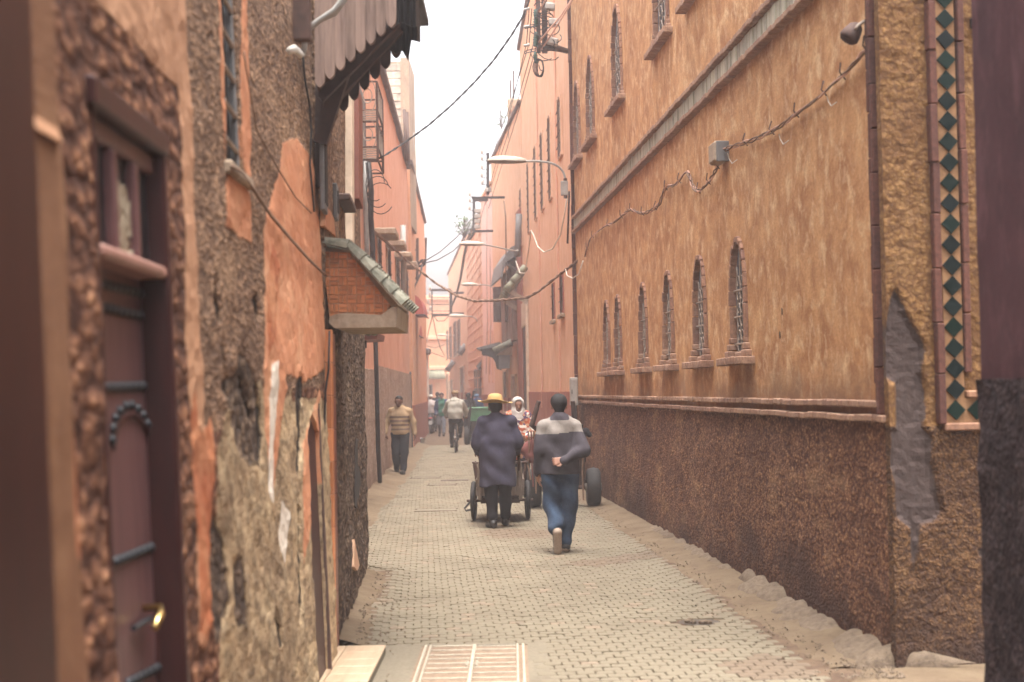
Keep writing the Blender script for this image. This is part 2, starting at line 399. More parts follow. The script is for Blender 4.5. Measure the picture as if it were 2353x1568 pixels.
# ------------------------------------------------------------------ wall frames and sheets
def pip(pts, poly):
    x = pts[:, 0]; y = pts[:, 1]; ins = np.zeros(len(pts), bool); n = len(poly)
    for i in range(n):
        x1, y1 = poly[i]; x2, y2 = poly[(i + 1) % n]
        if y1 == y2: continue
        c = ((y1 > y) != (y2 > y)) & (x < (x2 - x1) * (y - y1) / (y2 - y1) + x1)
        ins ^= c
    return ins
def resample(poly, step):
    out = []
    for i in range(len(poly)):
        a = Vector(poly[i]); b = Vector(poly[(i + 1) % len(poly)]); k = max(1, int(round((b - a).length / step)))
        out += [tuple(a.lerp(b, j / k)) for j in range(k)]
    return out
def rough_poly(poly, step, amp, seed=0, fr=6.0):
    out = []
    for x, y in resample(poly, step):
        dx = noise.noise(Vector((x * fr, y * fr, seed + .3))) + .5 * noise.noise(Vector((x * fr * 3, y * fr * 3, seed + 5.3)))
        dy = noise.noise(Vector((x * fr, y * fr, seed + 9.7))) + .5 * noise.noise(Vector((x * fr * 3, y * fr * 3, seed + 15.3)))
        out.append((x + dx * amp, y + dy * amp))
    return out
def sheet(outer, holes=(), step=.1):
    """triangulated flat sheet with holes; returns points (u, v), triangles, boundary point ids of outer"""
    outer = resample(outer, step); holes = [resample(h, step) for h in holes]
    pts = list(outer); edges = [(i, (i + 1) % len(outer)) for i in range(len(outer))]
    for h in holes:
        o = len(pts); pts += h; edges += [(o + i, o + (i + 1) % len(h)) for i in range(len(h))]
    a = np.array(outer); u0, v0 = a.min(0); u1, v1 = a.max(0)
    gu, gv = np.meshgrid(np.arange(u0 + step * .5, u1, step), np.arange(v0 + step * .5, v1, step))
    g = np.stack([gu.ravel(), gv.ravel()], 1)
    if len(g):
        rs = np.random.RandomState(3); g = g + rs.uniform(-.18, .18, g.shape) * step
        ok = pip(g, outer)
        for h in holes: ok &= ~pip(g, h)
        g = g[ok]
        al = np.array(pts)
        if len(g):
            bad = np.zeros(len(g), bool)
            for i in range(0, len(al), 400):
                d = ((g[:, None, :] - al[None, i:i + 400, :]) ** 2).sum(2).min(1); bad |= d < (step * .4) ** 2
            g = g[~bad]
            pts += [tuple(q) for q in g]
    r = delaunay_2d_cdt([Vector(p) for p in pts], edges, [], 0, 1e-6)
    V = np.array([tuple(v) for v in r[0]]); T = np.array([f for f in r[2] if len(f) == 3])
    c = V[T].mean(1); ok = pip(c, outer)
    for h in holes: ok &= ~pip(c, h)
    return V, T[ok], outer, holes

class Wall:
    def __init__(s, A, B, side, tilt=0.0):
        """A near ground point, B far ground point, side +1 right / -1 left of the street"""
        A = Vector((A[0], A[1], 0)); B = Vector((B[0], B[1], 0)); s.A = A; s.L = (B - A).length; s.s = side
        x = (B - A) / s.L; z = Vector((0, 0, 1)); y = z.cross(x)
        s.M = Matrix.Translation(A) @ Matrix((x, y, z)).transposed().to_4x4() @ Matrix.Rotation(R(tilt), 4, 'X')
        s.I = s.M.inverted()
    def uv(s, px, py, n=0.0):
        o = s.I @ CO; d = s.I.to_3x3() @ ray(px, py); t = (s.s * n - o.y) / d.y; q = o + d * t
        return (q.x, q.z)
    def poly(s, pts): return [s.uv(*p) for p in pts]
    def w(s, u, n, v): return s.M @ Vector((u, s.s * n, v))
    def root(s, name, label, cat, group=None):
        o = bpy.data.objects.new(name, None); COL.objects.link(o); o.matrix_basis = s.M; o.empty_display_size = .1
        return tag(o, label, cat, group)

def relief(mb, s, outer, holes, step, amp, fr, n0=0.0, mi=0, rmi=None, reveal=0.0, skirt=0.0, fine=0.0):
    V, T, ob, hb = sheet(outer, holes, step)
    def dn(u, v): return n0 + amp * (noise.noise(Vector((u * fr, v * fr, 2.2 + n0 * 40))) + .5 * noise.noise(Vector((u * fr * 2.7, v * fr * 2.7, 7.1)))) + (fine * noise.noise(Vector((u * 21, v * 21, 3.1))) if fine else 0)
    mb.add([(u, s * dn(u, v), v) for u, v in V], [tuple(t) for t in T], mi)
    for h in hb:
        if reveal:
            vs = [(u, s * dn(u, v), v) for u, v in h] + [(u, s * (n0 - reveal), v) for u, v in h]; n = len(h)
            mb.add(vs, [(i, (i + 1) % n, n + (i + 1) % n, n + i) for i in range(n)], mi if rmi is None else rmi)
    if skirt:
        n = len(ob); vs = [(u, s * dn(u, v), v) for u, v in ob] + [(u, s * (n0 - skirt), v) for u, v in ob]
        mb.add(vs, [(i, (i + 1) % n, n + (i + 1) % n, n + i) for i in range(n)], mi)
    return mb
def block(root, W, u0, u1, h, depth, mat, holes=(), step=.12, amp=.012, fr=1.2, reveal=.16, name='wall', rmat=None, z0=-.05, fine=0.0):
    """front sheet with openings plus ends, back and roof"""
    mb = MB(); s = W.s
    relief(mb, s, [(u0, z0), (u1, z0), (u1, h), (u0, h)], holes, step, amp, fr, 0, 0, 1 if rmat else None, reveal, .06, fine)
    y0, y1 = -.05 * s, -depth * s
    P8 = [(u0, y0, z0), (u1, y0, z0), (u1, y0, h), (u0, y0, h), (u0, y1, z0), (u1, y1, z0), (u1, y1, h), (u0, y1, h)]
    mb.add(P8, [(0, 4, 7, 3), (1, 2, 6, 5), (3, 7, 6, 2), (4, 5, 6, 7)], 0)
    return mb.build(name, [mat] + ([rmat] if rmat else []), root, fix=False)
def back(root, W, poly, n, mat, name, pad=.03):
    """panel that closes an opening at depth n behind the face"""
    a = np.array(poly); mb = MB()
    mb.bx(a[:, 0].min() - pad, a[:, 0].max() + pad, W.s * -n, W.s * -(n + .03), a[:, 1].min() - pad, a[:, 1].max() + pad)
    return mb.build(name, mat, root)
def patch(root, W, poly, th, mat, name='plaster_patch', step=.06, amp=.012, seed=0, n0=0.0, ramp=.003, fr=6.0, holes=(), fine=0.0):
    mb = MB(); relief(mb, W.s, rough_poly(poly, step, amp, seed, fr), holes, step, ramp, 3.0, n0 + th, 0, None, th + .03 if holes else 0, th + .03, fine)
    return mb.build(name, mat, root, fix=False)
def pdist(V, poly):
    """signed distance to a polygon, positive inside"""
    d = np.full(len(V), 1e9); n = len(poly); P_ = np.array(poly)
    for i in range(n):
        a = P_[i]; b = P_[(i + 1) % n]; ab = b - a; t_ = np.clip(((V - a) @ ab) / max(1e-12, ab @ ab), 0, 1); q = V - a - t_[:, None] * ab; d = np.minimum(d, np.sqrt((q ** 2).sum(1)))
    return np.where(pip(V, poly), d, -d)
def painted(root, W, outer, holes, step, layers, mat, amp, fr, fine=0.0, reveal=.13, name='wall', skirt=.14):
    """one relief sheet; layers: (attribute, polygons, offset) are stored as distances for the material and step the face in or out"""
    V, T, ob, hb = sheet(outer, holes, step); s = W.s; att = {}
    def nfun(V):
        n_ = np.array([amp * (noise.noise(Vector((u * fr, v * fr, 2.2))) + .5 * noise.noise(Vector((u * fr * 2.7, v * fr * 2.7, 7.1)))) + (fine * noise.noise(Vector((u * 21, v * 21, 3.1))) if fine else 0) for u, v in V])
        for nm, polys, off in layers:
            if off:
                jit = np.array([.02 * noise.noise(Vector((u * 9, v * 9, 1.7))) for u, v in V])
                d = np.max([pdist(V, q) for q in polys], 0) + jit; n_ += off * np.clip(d / .03 + .5, 0, 1)
        return n_
    n_ = nfun(V); mb = MB(); mb.add([(u, s * q, v) for (u, v), q in zip(V, n_)], [tuple(t) for t in T]); allv = [V]
    for ring, dep in [(h, reveal) for h in hb] + [(ob, skirt)]:
        A = np.array(ring); nn = nfun(A); k = len(A); allv += [A, A]
        mb.add([(u, s * q, v) for (u, v), q in zip(A, nn)] + [(u, -s * dep, v) for u, v in A], [(i, (i + 1) % k, k + (i + 1) % k, k + i) for i in range(k)])
    o = mb.build(name, mat, root, fix=False); AV = np.concatenate(allv)
    for nm, polys, off in layers:
        a = o.data.attributes.new(nm, 'FLOAT', 'POINT'); a.data.foreach_set('value', np.clip(np.max([pdist(AV, q) for q in polys], 0), -.5, .5).astype(np.float32))
    return o
def wbox(W, u0, u1, n0, n1, v0, v1, mb=None, bev=0.0):
    mb = mb or MB(); mb.bx(u0, u1, W.s * n0, W.s * n1, v0, v1, 0, bev); return mb
def wtube(W, pts, r, n=6, mb=None):
    mb = mb or MB(); return mb.tube([(u, W.s * q, v) for u, q, v in pts], r, n)

# ------------------------------------------------------------------ ground
def interp(tab, d):
    if d <= tab[0][0]: return tab[0][1]
    for (a, x), (b, y) in zip(tab, tab[1:]):
        if d <= b: return x + (y - x) * (d - a) / (b - a)
    return tab[-1][1]
LEFT = [(-8, -.95), (9.3, -1.17), (9.9, -1.25), (14.1, -1.49), (14.9, -2.3), (25, -2.6), (44, -3.17), (60, -3.6), (105, -6.5)]
RIGHT = [(-8, 2.16), (6.6, 2.16), (6.7, 3.0), (8.7, 3.0), (8.84, 2.36), (25.9, 1.18), (45, .40), (58, -.82), (95, -3.95), (110, -4.2)]
def lb(d): return interp(LEFT, d) + .20 + .05 * n3(d, 0, 0, .9) + (.25 if 12 < d < 40 else 0) * min(1, max(0, (d - 12) / 6))
def rb(d): return min(interp(RIGHT, d) - .42 - .06 * n3(d, 3, 0, .7), interp([(0, 2.0), (8.9, 1.85), (25.9, .86), (110, -4.6)], d))
gm = MB(); gm.add([(-150, -60, -.03), (150, -60, -.03), (150, 320, -.03), (-150, 320, -.03)], [(0, 1, 2, 3)])
tag(gm.build('ground', M['dust']), kind='structure')
road = MB()
ds = [-6 + .5 * i for i in range(240)]
vs = []; fs = []
for d in ds: vs += [(interp(LEFT, d) - .1, d, -.011), (interp(RIGHT, d) + .1, d, -.011)]
for i in range(len(ds) - 1): fs.append((2 * i, 2 * i + 1, 2 * i + 3, 2 * i + 2))
road.add(vs, fs)
road = tag(road.build('road', M['joint']), kind='structure')
HATCH = [G(968, 1483), G(1204, 1483), G(1214, 1575), G(958, 1575)]
hx0, hx1, hy0, hy1 = G(968, 1510).x, G(1206, 1510).x, 8.0, G(1085, 1484).y
def in_poly(x, y, poly):
    return bool(pip(np.array([[x, y]]), [(p[0], p[1]) for p in poly])[0])
EXCL = [[(-1.3, 7.0), (hx1 + .10, 7.0), (hx1 + .10, hy1 + .06), (-1.3, hy1 + .06)]]
POT = G(1608, 1428); DARK_AREAS = [[G(1095, 1225), G(1130, 1216), G(1260, 1217), G(1310, 1226), G(1250, 1237), G(1140, 1238)],
    [G(1300, 1290), G(1400, 1280), G(1540, 1262), G(1530, 1276), G(1390, 1302), G(1310, 1300)],
    [G(1640, 1530), G(1760, 1505), G(1880, 1530), G(1860, 1560), G(1700, 1560)]]
SW, SD, GAP = .12, .105, .0045
def sett_mesh(mb, cx, cy, ang, w, d, z, cut, mi, tilt=(0, 0), lo=-.02):
    c, sn = math.cos(ang), math.sin(ang); x, y = w / 2, d / 2
    ring = [(-x + cut, -y), (x - cut, -y), (x, -y + cut), (x, y - cut), (x - cut, y), (-x + cut, y), (-x, y - cut), (-x, -y + cut)] if cut else [(-x, -y), (x, -y), (x, y), (-x, y)]
    n = len(ring); b = .004; vs = []
    for k, zz in ((1 - b / x * 1.2, z), (1.0, z - .004), (1.0, lo)):
        for px, py in ring:
            px *= k; py *= k
            vs.append((cx + px * c - py * sn, cy + px * sn + py * c, zz + (px * tilt[0] + py * tilt[1] if zz > lo else 0)))
    fs = [tuple(range(n))] + [(i + r * n, i + (r + 1) * n, (i + 1) % n + (r + 1) * n, (i + 1) % n + r * n) for r in range(2) for i in range(n)]
    mb.add(vs, fs, mi)
t = NT('dark_sett')
M['sett_dark'] = t.done(t.mix(t.ramp(t.noise(12, 5, .7), .35, .7), (.17, .125, .085), (.09, .065, .045)), .75, t.bump(t.noise(55, 5, .7), .35, .004), spec=.3)
M['sett_red'] = plain('reddish_sett', (.205, .155, .108), .9, .4, 9, .3)
SM = [M['sett'], M['sett_dark'], M['sett_red']]
ang0 = math.atan(.062); rs = random.Random(5)
far = MB(); nearl = []
pot_n = 0
for j in range(int(6.6 / SD), int(47 / SD)):
    yy = j * SD
    for i in range(-60, 60):
        xx = (i + (.5 if j % 2 else 0) + .12 * n3(j * .35, 0, 4)) * SW
        X = xx * math.cos(ang0) - yy * math.sin(ang0) + .25; Y = xx * math.sin(ang0) + yy * math.cos(ang0)
        if Y < 7.2: continue
        l, r = lb(Y), rb(Y)
        if X < l - .1 or X > r: continue
        if any(in_poly(X, Y, e) for e in EXCL): continue
        if (X - POT.x) ** 2 / .17 ** 2 + (Y - POT.y) ** 2 / .17 ** 2 < 1: continue
        mi = 0
        for st in DARK_AREAS:  # setts inside these outlines take the darker stone colour
            if in_poly(X + .06 * n3(X, Y, 1, 7), Y + .1 * n3(X, Y, 6, 7), st): mi = 1
        if mi == 0 and rs.random() < .06: mi = 2
        edge = min(X - l, r - X)
        z = .002 + .0035 * n3(X, Y, 0, 1.7) + rs.uniform(-.0025, .0025) - (.012 * max(0, .16 - edge) / .16)
        tl = (rs.uniform(-.025, .025), rs.uniform(-.025, .025)); da = rs.uniform(-.018, .018)
        cut = rs.uniform(.008, .02) if Y < 24 else 0.0
        w = SW - GAP * rs.uniform(.6, 1.8); d = SD - GAP * rs.uniform(.6, 1.8)
        q = (X, Y, ang0 + da, w, d, z, cut, mi, tl)
        if len(nearl) < 300 and Y > 8.55 and in_poly(X, Y, [G(500, 1570), G(2400, 1570), G(2400, 1300), G(500, 1300)]): nearl.append(q)
        else: sett_mesh(far, *q)
tag(far.build('paving', SM, road, fix=False), kind='stuff')
for X, Y, a, w, d, z, cut, mi, tl in nearl:
    mb = MB(); sett_mesh(mb, 0, 0, a, w, d, z, cut, mi, tl)
    o = mb.build('paver', SM, road, fix=False); o.location = (X, Y, 0)
# dust verges: low mounds between setts and walls
def verge(name, side, d0, d1, step, wfn, hfn, mat, seed):
    mb = MB(); rows = []; d = d0
    K = 13
    while d <= d1:
        xw = interp(LEFT if side < 0 else RIGHT, d); row = []
        wd_ = wfn(d) + .09 * n3(d, seed, 0, 1.3) + .06 * n3(d, seed, 5, 5.0) + .05 * n3(d, seed, 8, 17.0)
        for k in range(K):
            f = k / (K - 1)
            x = xw - side * (wd_ * f - .05)
            zz = hfn(d) * (1 - f) ** 1.5 + (.012 * n3(x, d, seed, 5) + .008 * n3(x, d, seed, 14)) * (1 - f * .8) + .012 * (1 - f) - .010 * f ** 4
            row.append((x, d, zz if k < K - 1 else -.02))
        rows.append(row); d += step
    vs = [p for r in rows for p in r]
    fs = [(i * K + k, i * K + k + 1, (i + 1) * K + k + 1, (i + 1) * K + k) for i in range(len(rows) - 1) for k in range(K - 1)]
    mb.add(vs, fs); o = mb.build(name, mat, None, True, fix=True)
    return tag(o, kind='structure')
verge('dust_verge_left', -1, 9.95, 14.0, .05, lambda d: .27, lambda d: .05, M['dust'], 2)
verge('dust_verge_far_left', -1, 15, 47, .08, lambda d: .60 + .12 * n3(d, 1, 1, .8), lambda d: .12 + .10 * n3(d, 2, 1, 1.3), M['dust'], 4)
verge('dust_verge_right', 1, 8.9, 25.5, .05, lambda d: .50, lambda d: .05, M['dust'], 7)
verge('dust_verge_far_right', 1, 26.0, 45, .2, lambda d: .5, lambda d: .04, M['dust'], 8)
mb = MB(); relief(mb, 1, [(1.75, 7.9), (2.0, 6.4), (3.4, 6.4), (3.4, 9.1), (2.1, 8.95)], (), .06, .012, 3.0, 0, 0, None, 0, 0, .006)
_pd = pdist(np.array([(a, c) for a, b, c in mb.v]), [(1.75, 7.9), (2.0, 6.4), (3.4, 6.4), (3.4, 9.1), (2.1, 8.95)])
mb.v = [(a, c, .010 + b * .6 - .028 * max(0, 1 - q / .18)) for (a, b, c), q in zip(mb.v, _pd)]
tag(mb.build('dust_corner', M['dust'], None, True), kind='structure')
# loose grit along the foot of the walls and over the setts
rs = random.Random(31); gr = MB()
def grit(x, y, r, z0):
    vs = [Vector((rs.uniform(.6, 1) * sx, rs.uniform(.6, 1) * sy, rs.uniform(.4, .8) * sz)) * r for sx, sy, sz in ((1, 0, 0), (-1, 0, 0), (0, 1, 0), (0, -1, 0), (0, 0, 1), (0, 0, -1))]
    vs = [v + Vector((rs.uniform(-.3, .3), rs.uniform(-.3, .3), 0)) * r + Vector((x, y, z0)) for v in vs]
    gr.add(vs, [(0, 2, 4), (2, 1, 4), (1, 3, 4), (3, 0, 4), (2, 0, 5), (1, 2, 5), (3, 1, 5), (0, 3, 5)])
for k in range(2600):
    d = 8.5 + 20 * rs.random() ** 1.8
    if rs.random() < .55: f = abs(rs.gauss(0, .28)); x = interp(RIGHT, max(d, 8.9)) - .05 - f
    elif rs.random() < .7: f = abs(rs.gauss(0, .16)); x = interp(LEFT, max(d, 10)) + .04 + f
    else: x = rs.uniform(interp(LEFT, d) + .1, interp(RIGHT, max(d, 8.9)) - .1); f = .5
    if hx0 - .1 < x < hx1 + .1 and d < hy1 + .05: continue
    grit(x, d, rs.uniform(.004, .016) * (1.5 if f < .12 else 1) * (.6 if f == .5 else 1), .012 if f < .5 else .008)
_g = gr.build('grit', M['rubble'], None, fix=False); tag(_g, 'loose grit and pebbles scattered along the wall feet', 'grit', kind='stuff')
# broken concrete lip along the right wall: separate lumps
kerb = empty('kerb_lip', (2.2, 8.9, 0), 0, 'broken pale concrete lip along the foot of the ochre wall', 'kerb')
rs = random.Random(21); d = 8.75
while d < 17.5:
    L_ = rs.uniform(.25, .6) * (1 if d < 13 else .8); wd_ = rs.uniform(.16, .27) * (1.15 if d < 12 else .7); hh = rs.uniform(.08, .15) * (1 if d < 12.5 else .6)
    if rs.random() < .93:
        mb = MB(); K = 7; N = max(3, int(L_ / .06)); rows = []
        for i in range(N + 1):
            dd = d + L_ * i / N; e = math.sin(math.pi * min(1, max(0, i / N))) ** .35
            xw = interp(RIGHT, dd); row = []
            for k in range(K):
                f = k / (K - 1); x = xw + .03 - (wd_ + .03) * f * (.7 + .3 * e)
                zz = (hh * (1 - f ** 2.2)) * (.35 + .65 * e) + .03 * n3(x, dd, 3, 7) * e + .012 * n3(x, dd, 1, 21)
                row.append((x, dd, max(-.01, zz) if k < K - 1 else -.02))
            rows.append(row)
        mb.add([p for r in rows for p in r], [(i * K + k, i * K + k + 1, (i + 1) * K + k + 1, (i + 1) * K + k) for i in range(N) for k in range(K - 1)])
        mb.build('concrete_lump', M['rubble'], kerb, True, world=True)
    d += L_ * rs.uniform(.8, 1.0)
# floor hatch with white bars, concrete apron and tiled step at the left
hx = empty('floor_hatch', (hx0, hy0, 0), 0, 'square floor hatch with worn white metal bars set in the paving', 'hatch')
mb = MB(); mb.bx(hx0 - .03, hx1 + .03, hy0, hy1 + .02, -.03, -.002); mb.build('infill_panel', M['hatch'], hx, world=True)
for x0_, x1_, nm in ((hx0, hx0 + .018, 'side_bar'), (hx0 + .035, hx0 + .05, 'side_bar'), ((hx0 + hx1) / 2 - .012, (hx0 + hx1) / 2 + .012, 'centre_bar'), (hx1 - .018, hx1, 'side_bar'), (hx1 - .055, hx1 - .04, 'side_bar')):
    mb = MB(); mb.bx(x0_, x1_, hy0, hy1, -.004, .012, 0, .004); mb.build(nm, M['white_bar'], hx, world=True)
for k in range(10):
    y = hy1 - .02 - .155 * k
    for a, b in ((hx0 + .052, (hx0 + hx1) / 2 - .014), ((hx0 + hx1) / 2 + .014, hx1 - .057)):
        if y < hy0: continue
        mb = MB(); yy = y + rs.uniform(-.012, .012); mb.bx(a, b, yy - .007, yy + .007, -.004, .006, 0, .002); mb.build('cross_bar', M['white_bar'], hx, world=True)
for x_ in ((hx0 + hx1) / 2 - .03, (hx0 + hx1) / 2 + .03):
    for k in range(3):
        mb = MB(); mb.lathe([(.012, -.004), (.012, .008), (.008, .012)], 8, Matrix.Translation((x_, hy1 - .5 - .11 * k, 0))); mb.build('hinge_knob', M['white_bar'], hx, world=True)
mb = MB(); relief(mb, 1, [(-1.25, 6.9), (hx1 + .16, 6.9), (hx1 + .15, hy1 + .07), (-1.25, hy1 + .06)], [[(hx0 - .02, 6.95), (hx1 + .02, 6.95), (hx1 + .02, hy1 + .01), (hx0 - .02, hy1 + .01)]], .1, .002, 2.0)
mb.v = [(a, c, .002 + b) for a, b, c in mb.v]
tag(mb.build('concrete_apron', M['concrete_slab'], None, fix=True), 'worn concrete apron round the floor hatch', 'apron')
st = empty('tiled_step', (-1.15, 8.5, 0), 0, 'low doorstep of glossy cream tiles below the tiled doorway', 'step')
sx0, sx1 = G(766, 1520).x, G(880, 1520).x; sy1 = G(820, 1484, .06).y
mb = MB(); mb.bx(sx0 - .25, sx1 - .004, 7.4, sy1 - .004, -.02, .052); mb.build('step_core', M['concrete_slab'], st, world=True)
for k in range(5):
    for q in range(2):
        w_ = (sx1 - sx0 + .2) / 2; mb = MB(); mb.bx(sx0 - .2 + w_ * q + .002, sx0 - .2 + w_ * (q + 1) - .002, sy1 - .24 * (k + 1) + .002, sy1 - .24 * k - .002, .046, .062, 0, .003)
        mb.build('step_tile', M['step_tile'], st, world=True)
# pothole and covers
pm = MB(); ring = []
for k in range(14):
    a = 2 * math.pi * k / 14; rr_ = .15 + .03 * n3(math.cos(a), math.sin(a), 2, 2); ring.append((POT.x + rr_ * math.cos(a) * 1.1, POT.y + rr_ * math.sin(a), -.006))
pm.add(ring + [(POT.x, POT.y, -.009)], [(k, (k + 1) % 14, 14) for k in range(14)])  # nearly flat sheet; the shade of the hole is painted as dark colour
pot = tag(pm.build('pothole', M['pit_shade']), 'small dark hole where setts are missing from the paving', 'hole')
for k in range(6):
    mb = MB(); mb.box((POT.x + rs.uniform(-.1, .1), POT.y + rs.uniform(-.09, .09), .004), (rs.uniform(.03, .06), rs.uniform(.03, .05), .03), Matrix.Rotation(rs.uniform(0, 3), 3, 'Z'), 0, .008); mb.build('loose_stone', M['rubble'], pot)
def cover(px0, px1, py, dy, label, slots=0):
    a = G(px0, py); b = G(px1, py); y0 = a.y; L_ = dy
    e = empty('drain_cover', (a.x, y0, 0), 0, label, 'drain cover')
    mb = MB(); mb.bx(a.x, b.x, y0, y0 + L_, -.01, .008, 0, .003); mb.build('plate', M['iron_rust'] if slots else M['concrete_slab'], e, world=True)
    if slots:
        for k in range(slots):
            x = a.x + (b.x - a.x) * (k + .5) / slots; mb = MB(); mb.bx(x - .012, x + .012, y0 + .05, y0 + L_ - .05, .006, .010); mb.build('slot', M['dark_hole'], e, world=True)
    else:
        for y in (y0 - .03, y0 + L_):
            mb = MB(); mb.bx(a.x - .03, b.x + .03, y, y + .03, -.01, .010, 0, .002); mb.build('rim', M['iron_rust'], e, world=True)
cover(1012, 1075, 1106, .28, 'slotted drain grate across the setts near the handcart', 14)
cover(945, 1008, 1100, .35, 'flat inspection cover between the walking man and the handcart')
cover(955, 1045, 1176, .35, 'flat inspection cover left of the handcart wheel')
cover(985, 1045, 1116, .3, 'small inspection cover beside the slotted drain grate')
# ------------------------------------------------------------------ right hand building with pointed windows
WR = Wall((2.36, 8.84), (1.18, 25.9), 1)
rt = WR.root('ochre_building', 'tall ochre plastered building with brick string courses and two rows of pointed windows', 'building')
v_low0 = WR.uv(1703, 820)[1]; v_low1 = WR.uv(1703, 552)[1]
v_up0 = WR.uv(1420, 238)[1]; v_up1 = WR.uv(1420, 12)[1]
LOW = [WR.uv(x, 820)[0] for x in (1397, 1423.5, 1482, 1540, 1613, 1703)]
UP = [WR.uv(x, 240)[0] for x in (1326, 1357.5, 1421)] + [WR.uv(1522, 100)[0], WR.uv(1606, 40)[0]]
def arch(u, v0, w, h, n=7, grow=0.0):
    """pointed arch outline, counter clockwise from lower left"""
    hw = w / 2 + grow; sp = v0 + h - w * 1.05; top = v0 + h + grow * 1.3
    pts = [(u - hw, v0), (u + hw, v0)]
    for k in range(n + 1):
        f = k / n; pts.append((u + hw * (1 - f ** 1.9), sp + (top - sp) * math.sin(f * math.pi / 2) ** .95))
    for k in range(n - 1, -1, -1):
        f = k / n; pts.append((u - hw * (1 - f ** 1.9), sp + (top - sp) * math.sin(f * math.pi / 2) ** .95))
    return pts
wins = [(u, v_low0, .54, v_low1 - v_low0, .06) for u in LOW] + [(u, v_up0, .86, v_up1 - v_up0, .065) for u in UP]
H_R = 10.5
v_b1 = WR.uv(2015, 925)[1]; v_b0 = WR.uv(2015, 962)[1]     # lower string course
holes = [arch(u, v0 + .02, w - .02, h) for u, v0, w, h, dp in wins]
LR = WR.L
block(rt, WR, .06, LR, H_R, 6, M['ochre'], holes, .16, .008, .7, .2, 'plaster_wall')
# lower roughcast dado, slightly proud, with a broken foot
mb = MB(); dd = rough_poly([(.0, .03), (LR, .03), (LR, v_b0 - .02), (.0, v_b0 - .02)], .12, .012, 3, 4)
relief(mb, 1, dd, (), .075, .014, 2.2, .022, 0, None, 0, .06, .006)
mb.build('roughcast_dado', M['dado'], rt, fix=False)
def brick_run(root, W, u0, u1, v, hgt, n1, mat, sep_to, blen=.12, name='string_brick', seed=1, wob=.004, n0=-.02):
    """course of single bricks; those past sep_to are joined"""
    r = random.Random(seed); u = u0; far_ = MB(); joined = 0
    while u < u1 - .02:
        L_ = min(blen * r.uniform(.85, 1.15), u1 - u); nn = n1 + r.uniform(-.008, .008); dv = r.uniform(-wob, wob) + .006 * n3(u, v, 0, 1.2)
        mb = MB(); wbox(W, 0, L_ - .006, n0, nn, 0, hgt, mb, .007)
        if u < sep_to:
            o = mb.build(name, mat, root); o.location = (u, 0, v + dv); o.rotation_euler = (0, r.uniform(-.015, .015), r.uniform(-.02, .02))
        else:
            far_.add([(a + u, b, c + v + dv) for a, b, c in mb.v], mb.f); joined += 1
        u += L_
    if joined: tag(far_.build(name + '_run', mat, root), kind='stuff')
sep = 4.9
brick_run(rt, WR, .1, LR - .1, v_b1 - .03, .045, .065, M['brick_sill'], sep, seed=2)
brick_run(rt, WR, .0, LR - .1, v_b0 - .02, .045, .075, M['brick_sill'], sep, seed=3)
mb = wbox(WR, .05, LR - .1, -.02, .016, v_b0 + .02, v_b1 - .025); mb.build('string_course_band', M['ochre'], rt)
# upper cornice with faded tiles
v_c0 = WR.uv(1312, 548)[1]; v_c1 = v_c0 + .30
brick_run(rt, WR, .1, LR - .1, v_c1 - .04, .05, .075, M['brick_sill'], sep, seed=4)
brick_run(rt, WR, .1, LR - .1, v_c0, .05, .085, M['brick_sill'], sep, seed=5)
wbox(WR, .12, LR - .12, -.02, .02, v_c0 + .04, v_c1 - .03).build('cornice_band', M['mortar_tan'], rt)
brick_run(rt, WR, .12, LR - .14, v_c0 + .065, v_c1 - v_c0 - .12, .032, M['tile_band'], sep, .10, 'cornice_tile', 6, .002)
# vertical brick strips at both ends of the facade
def vstrip(root, W, u, v0, v1, w, n1, mat, blen=.30, name='edge_brick', seed=1, n0=-.02, off=0.0):
    r = random.Random(seed); v = v0 + off
    while v < v1 - .03:
        L_ = min(blen * r.uniform(.9, 1.12), v1 - v); mb = MB(); wbox(W, -w / 2, w / 2, n0, n1 + r.uniform(-.006, .006), 0, L_ - .006, mb, .006)
        o = mb.build(name, mat, root); o.location = (u + r.uniform(-.004, .004), 0, v); o.rotation_euler = (0, r.uniform(-.01, .01), 0); v += L_
vstrip(rt, WR, .10, v_b0 + .03, 5.2, .045, .07, M['brick_dark'], .30, seed=11)
vstrip(rt, WR, .19, v_b1, 5.2, .035, .05, M['brick_dark'], .30, seed=12, off=.12)
vstrip(rt, WR, LR - .05, .9, H_R, .07, .06, M['brick_dark'], .38, seed=13)
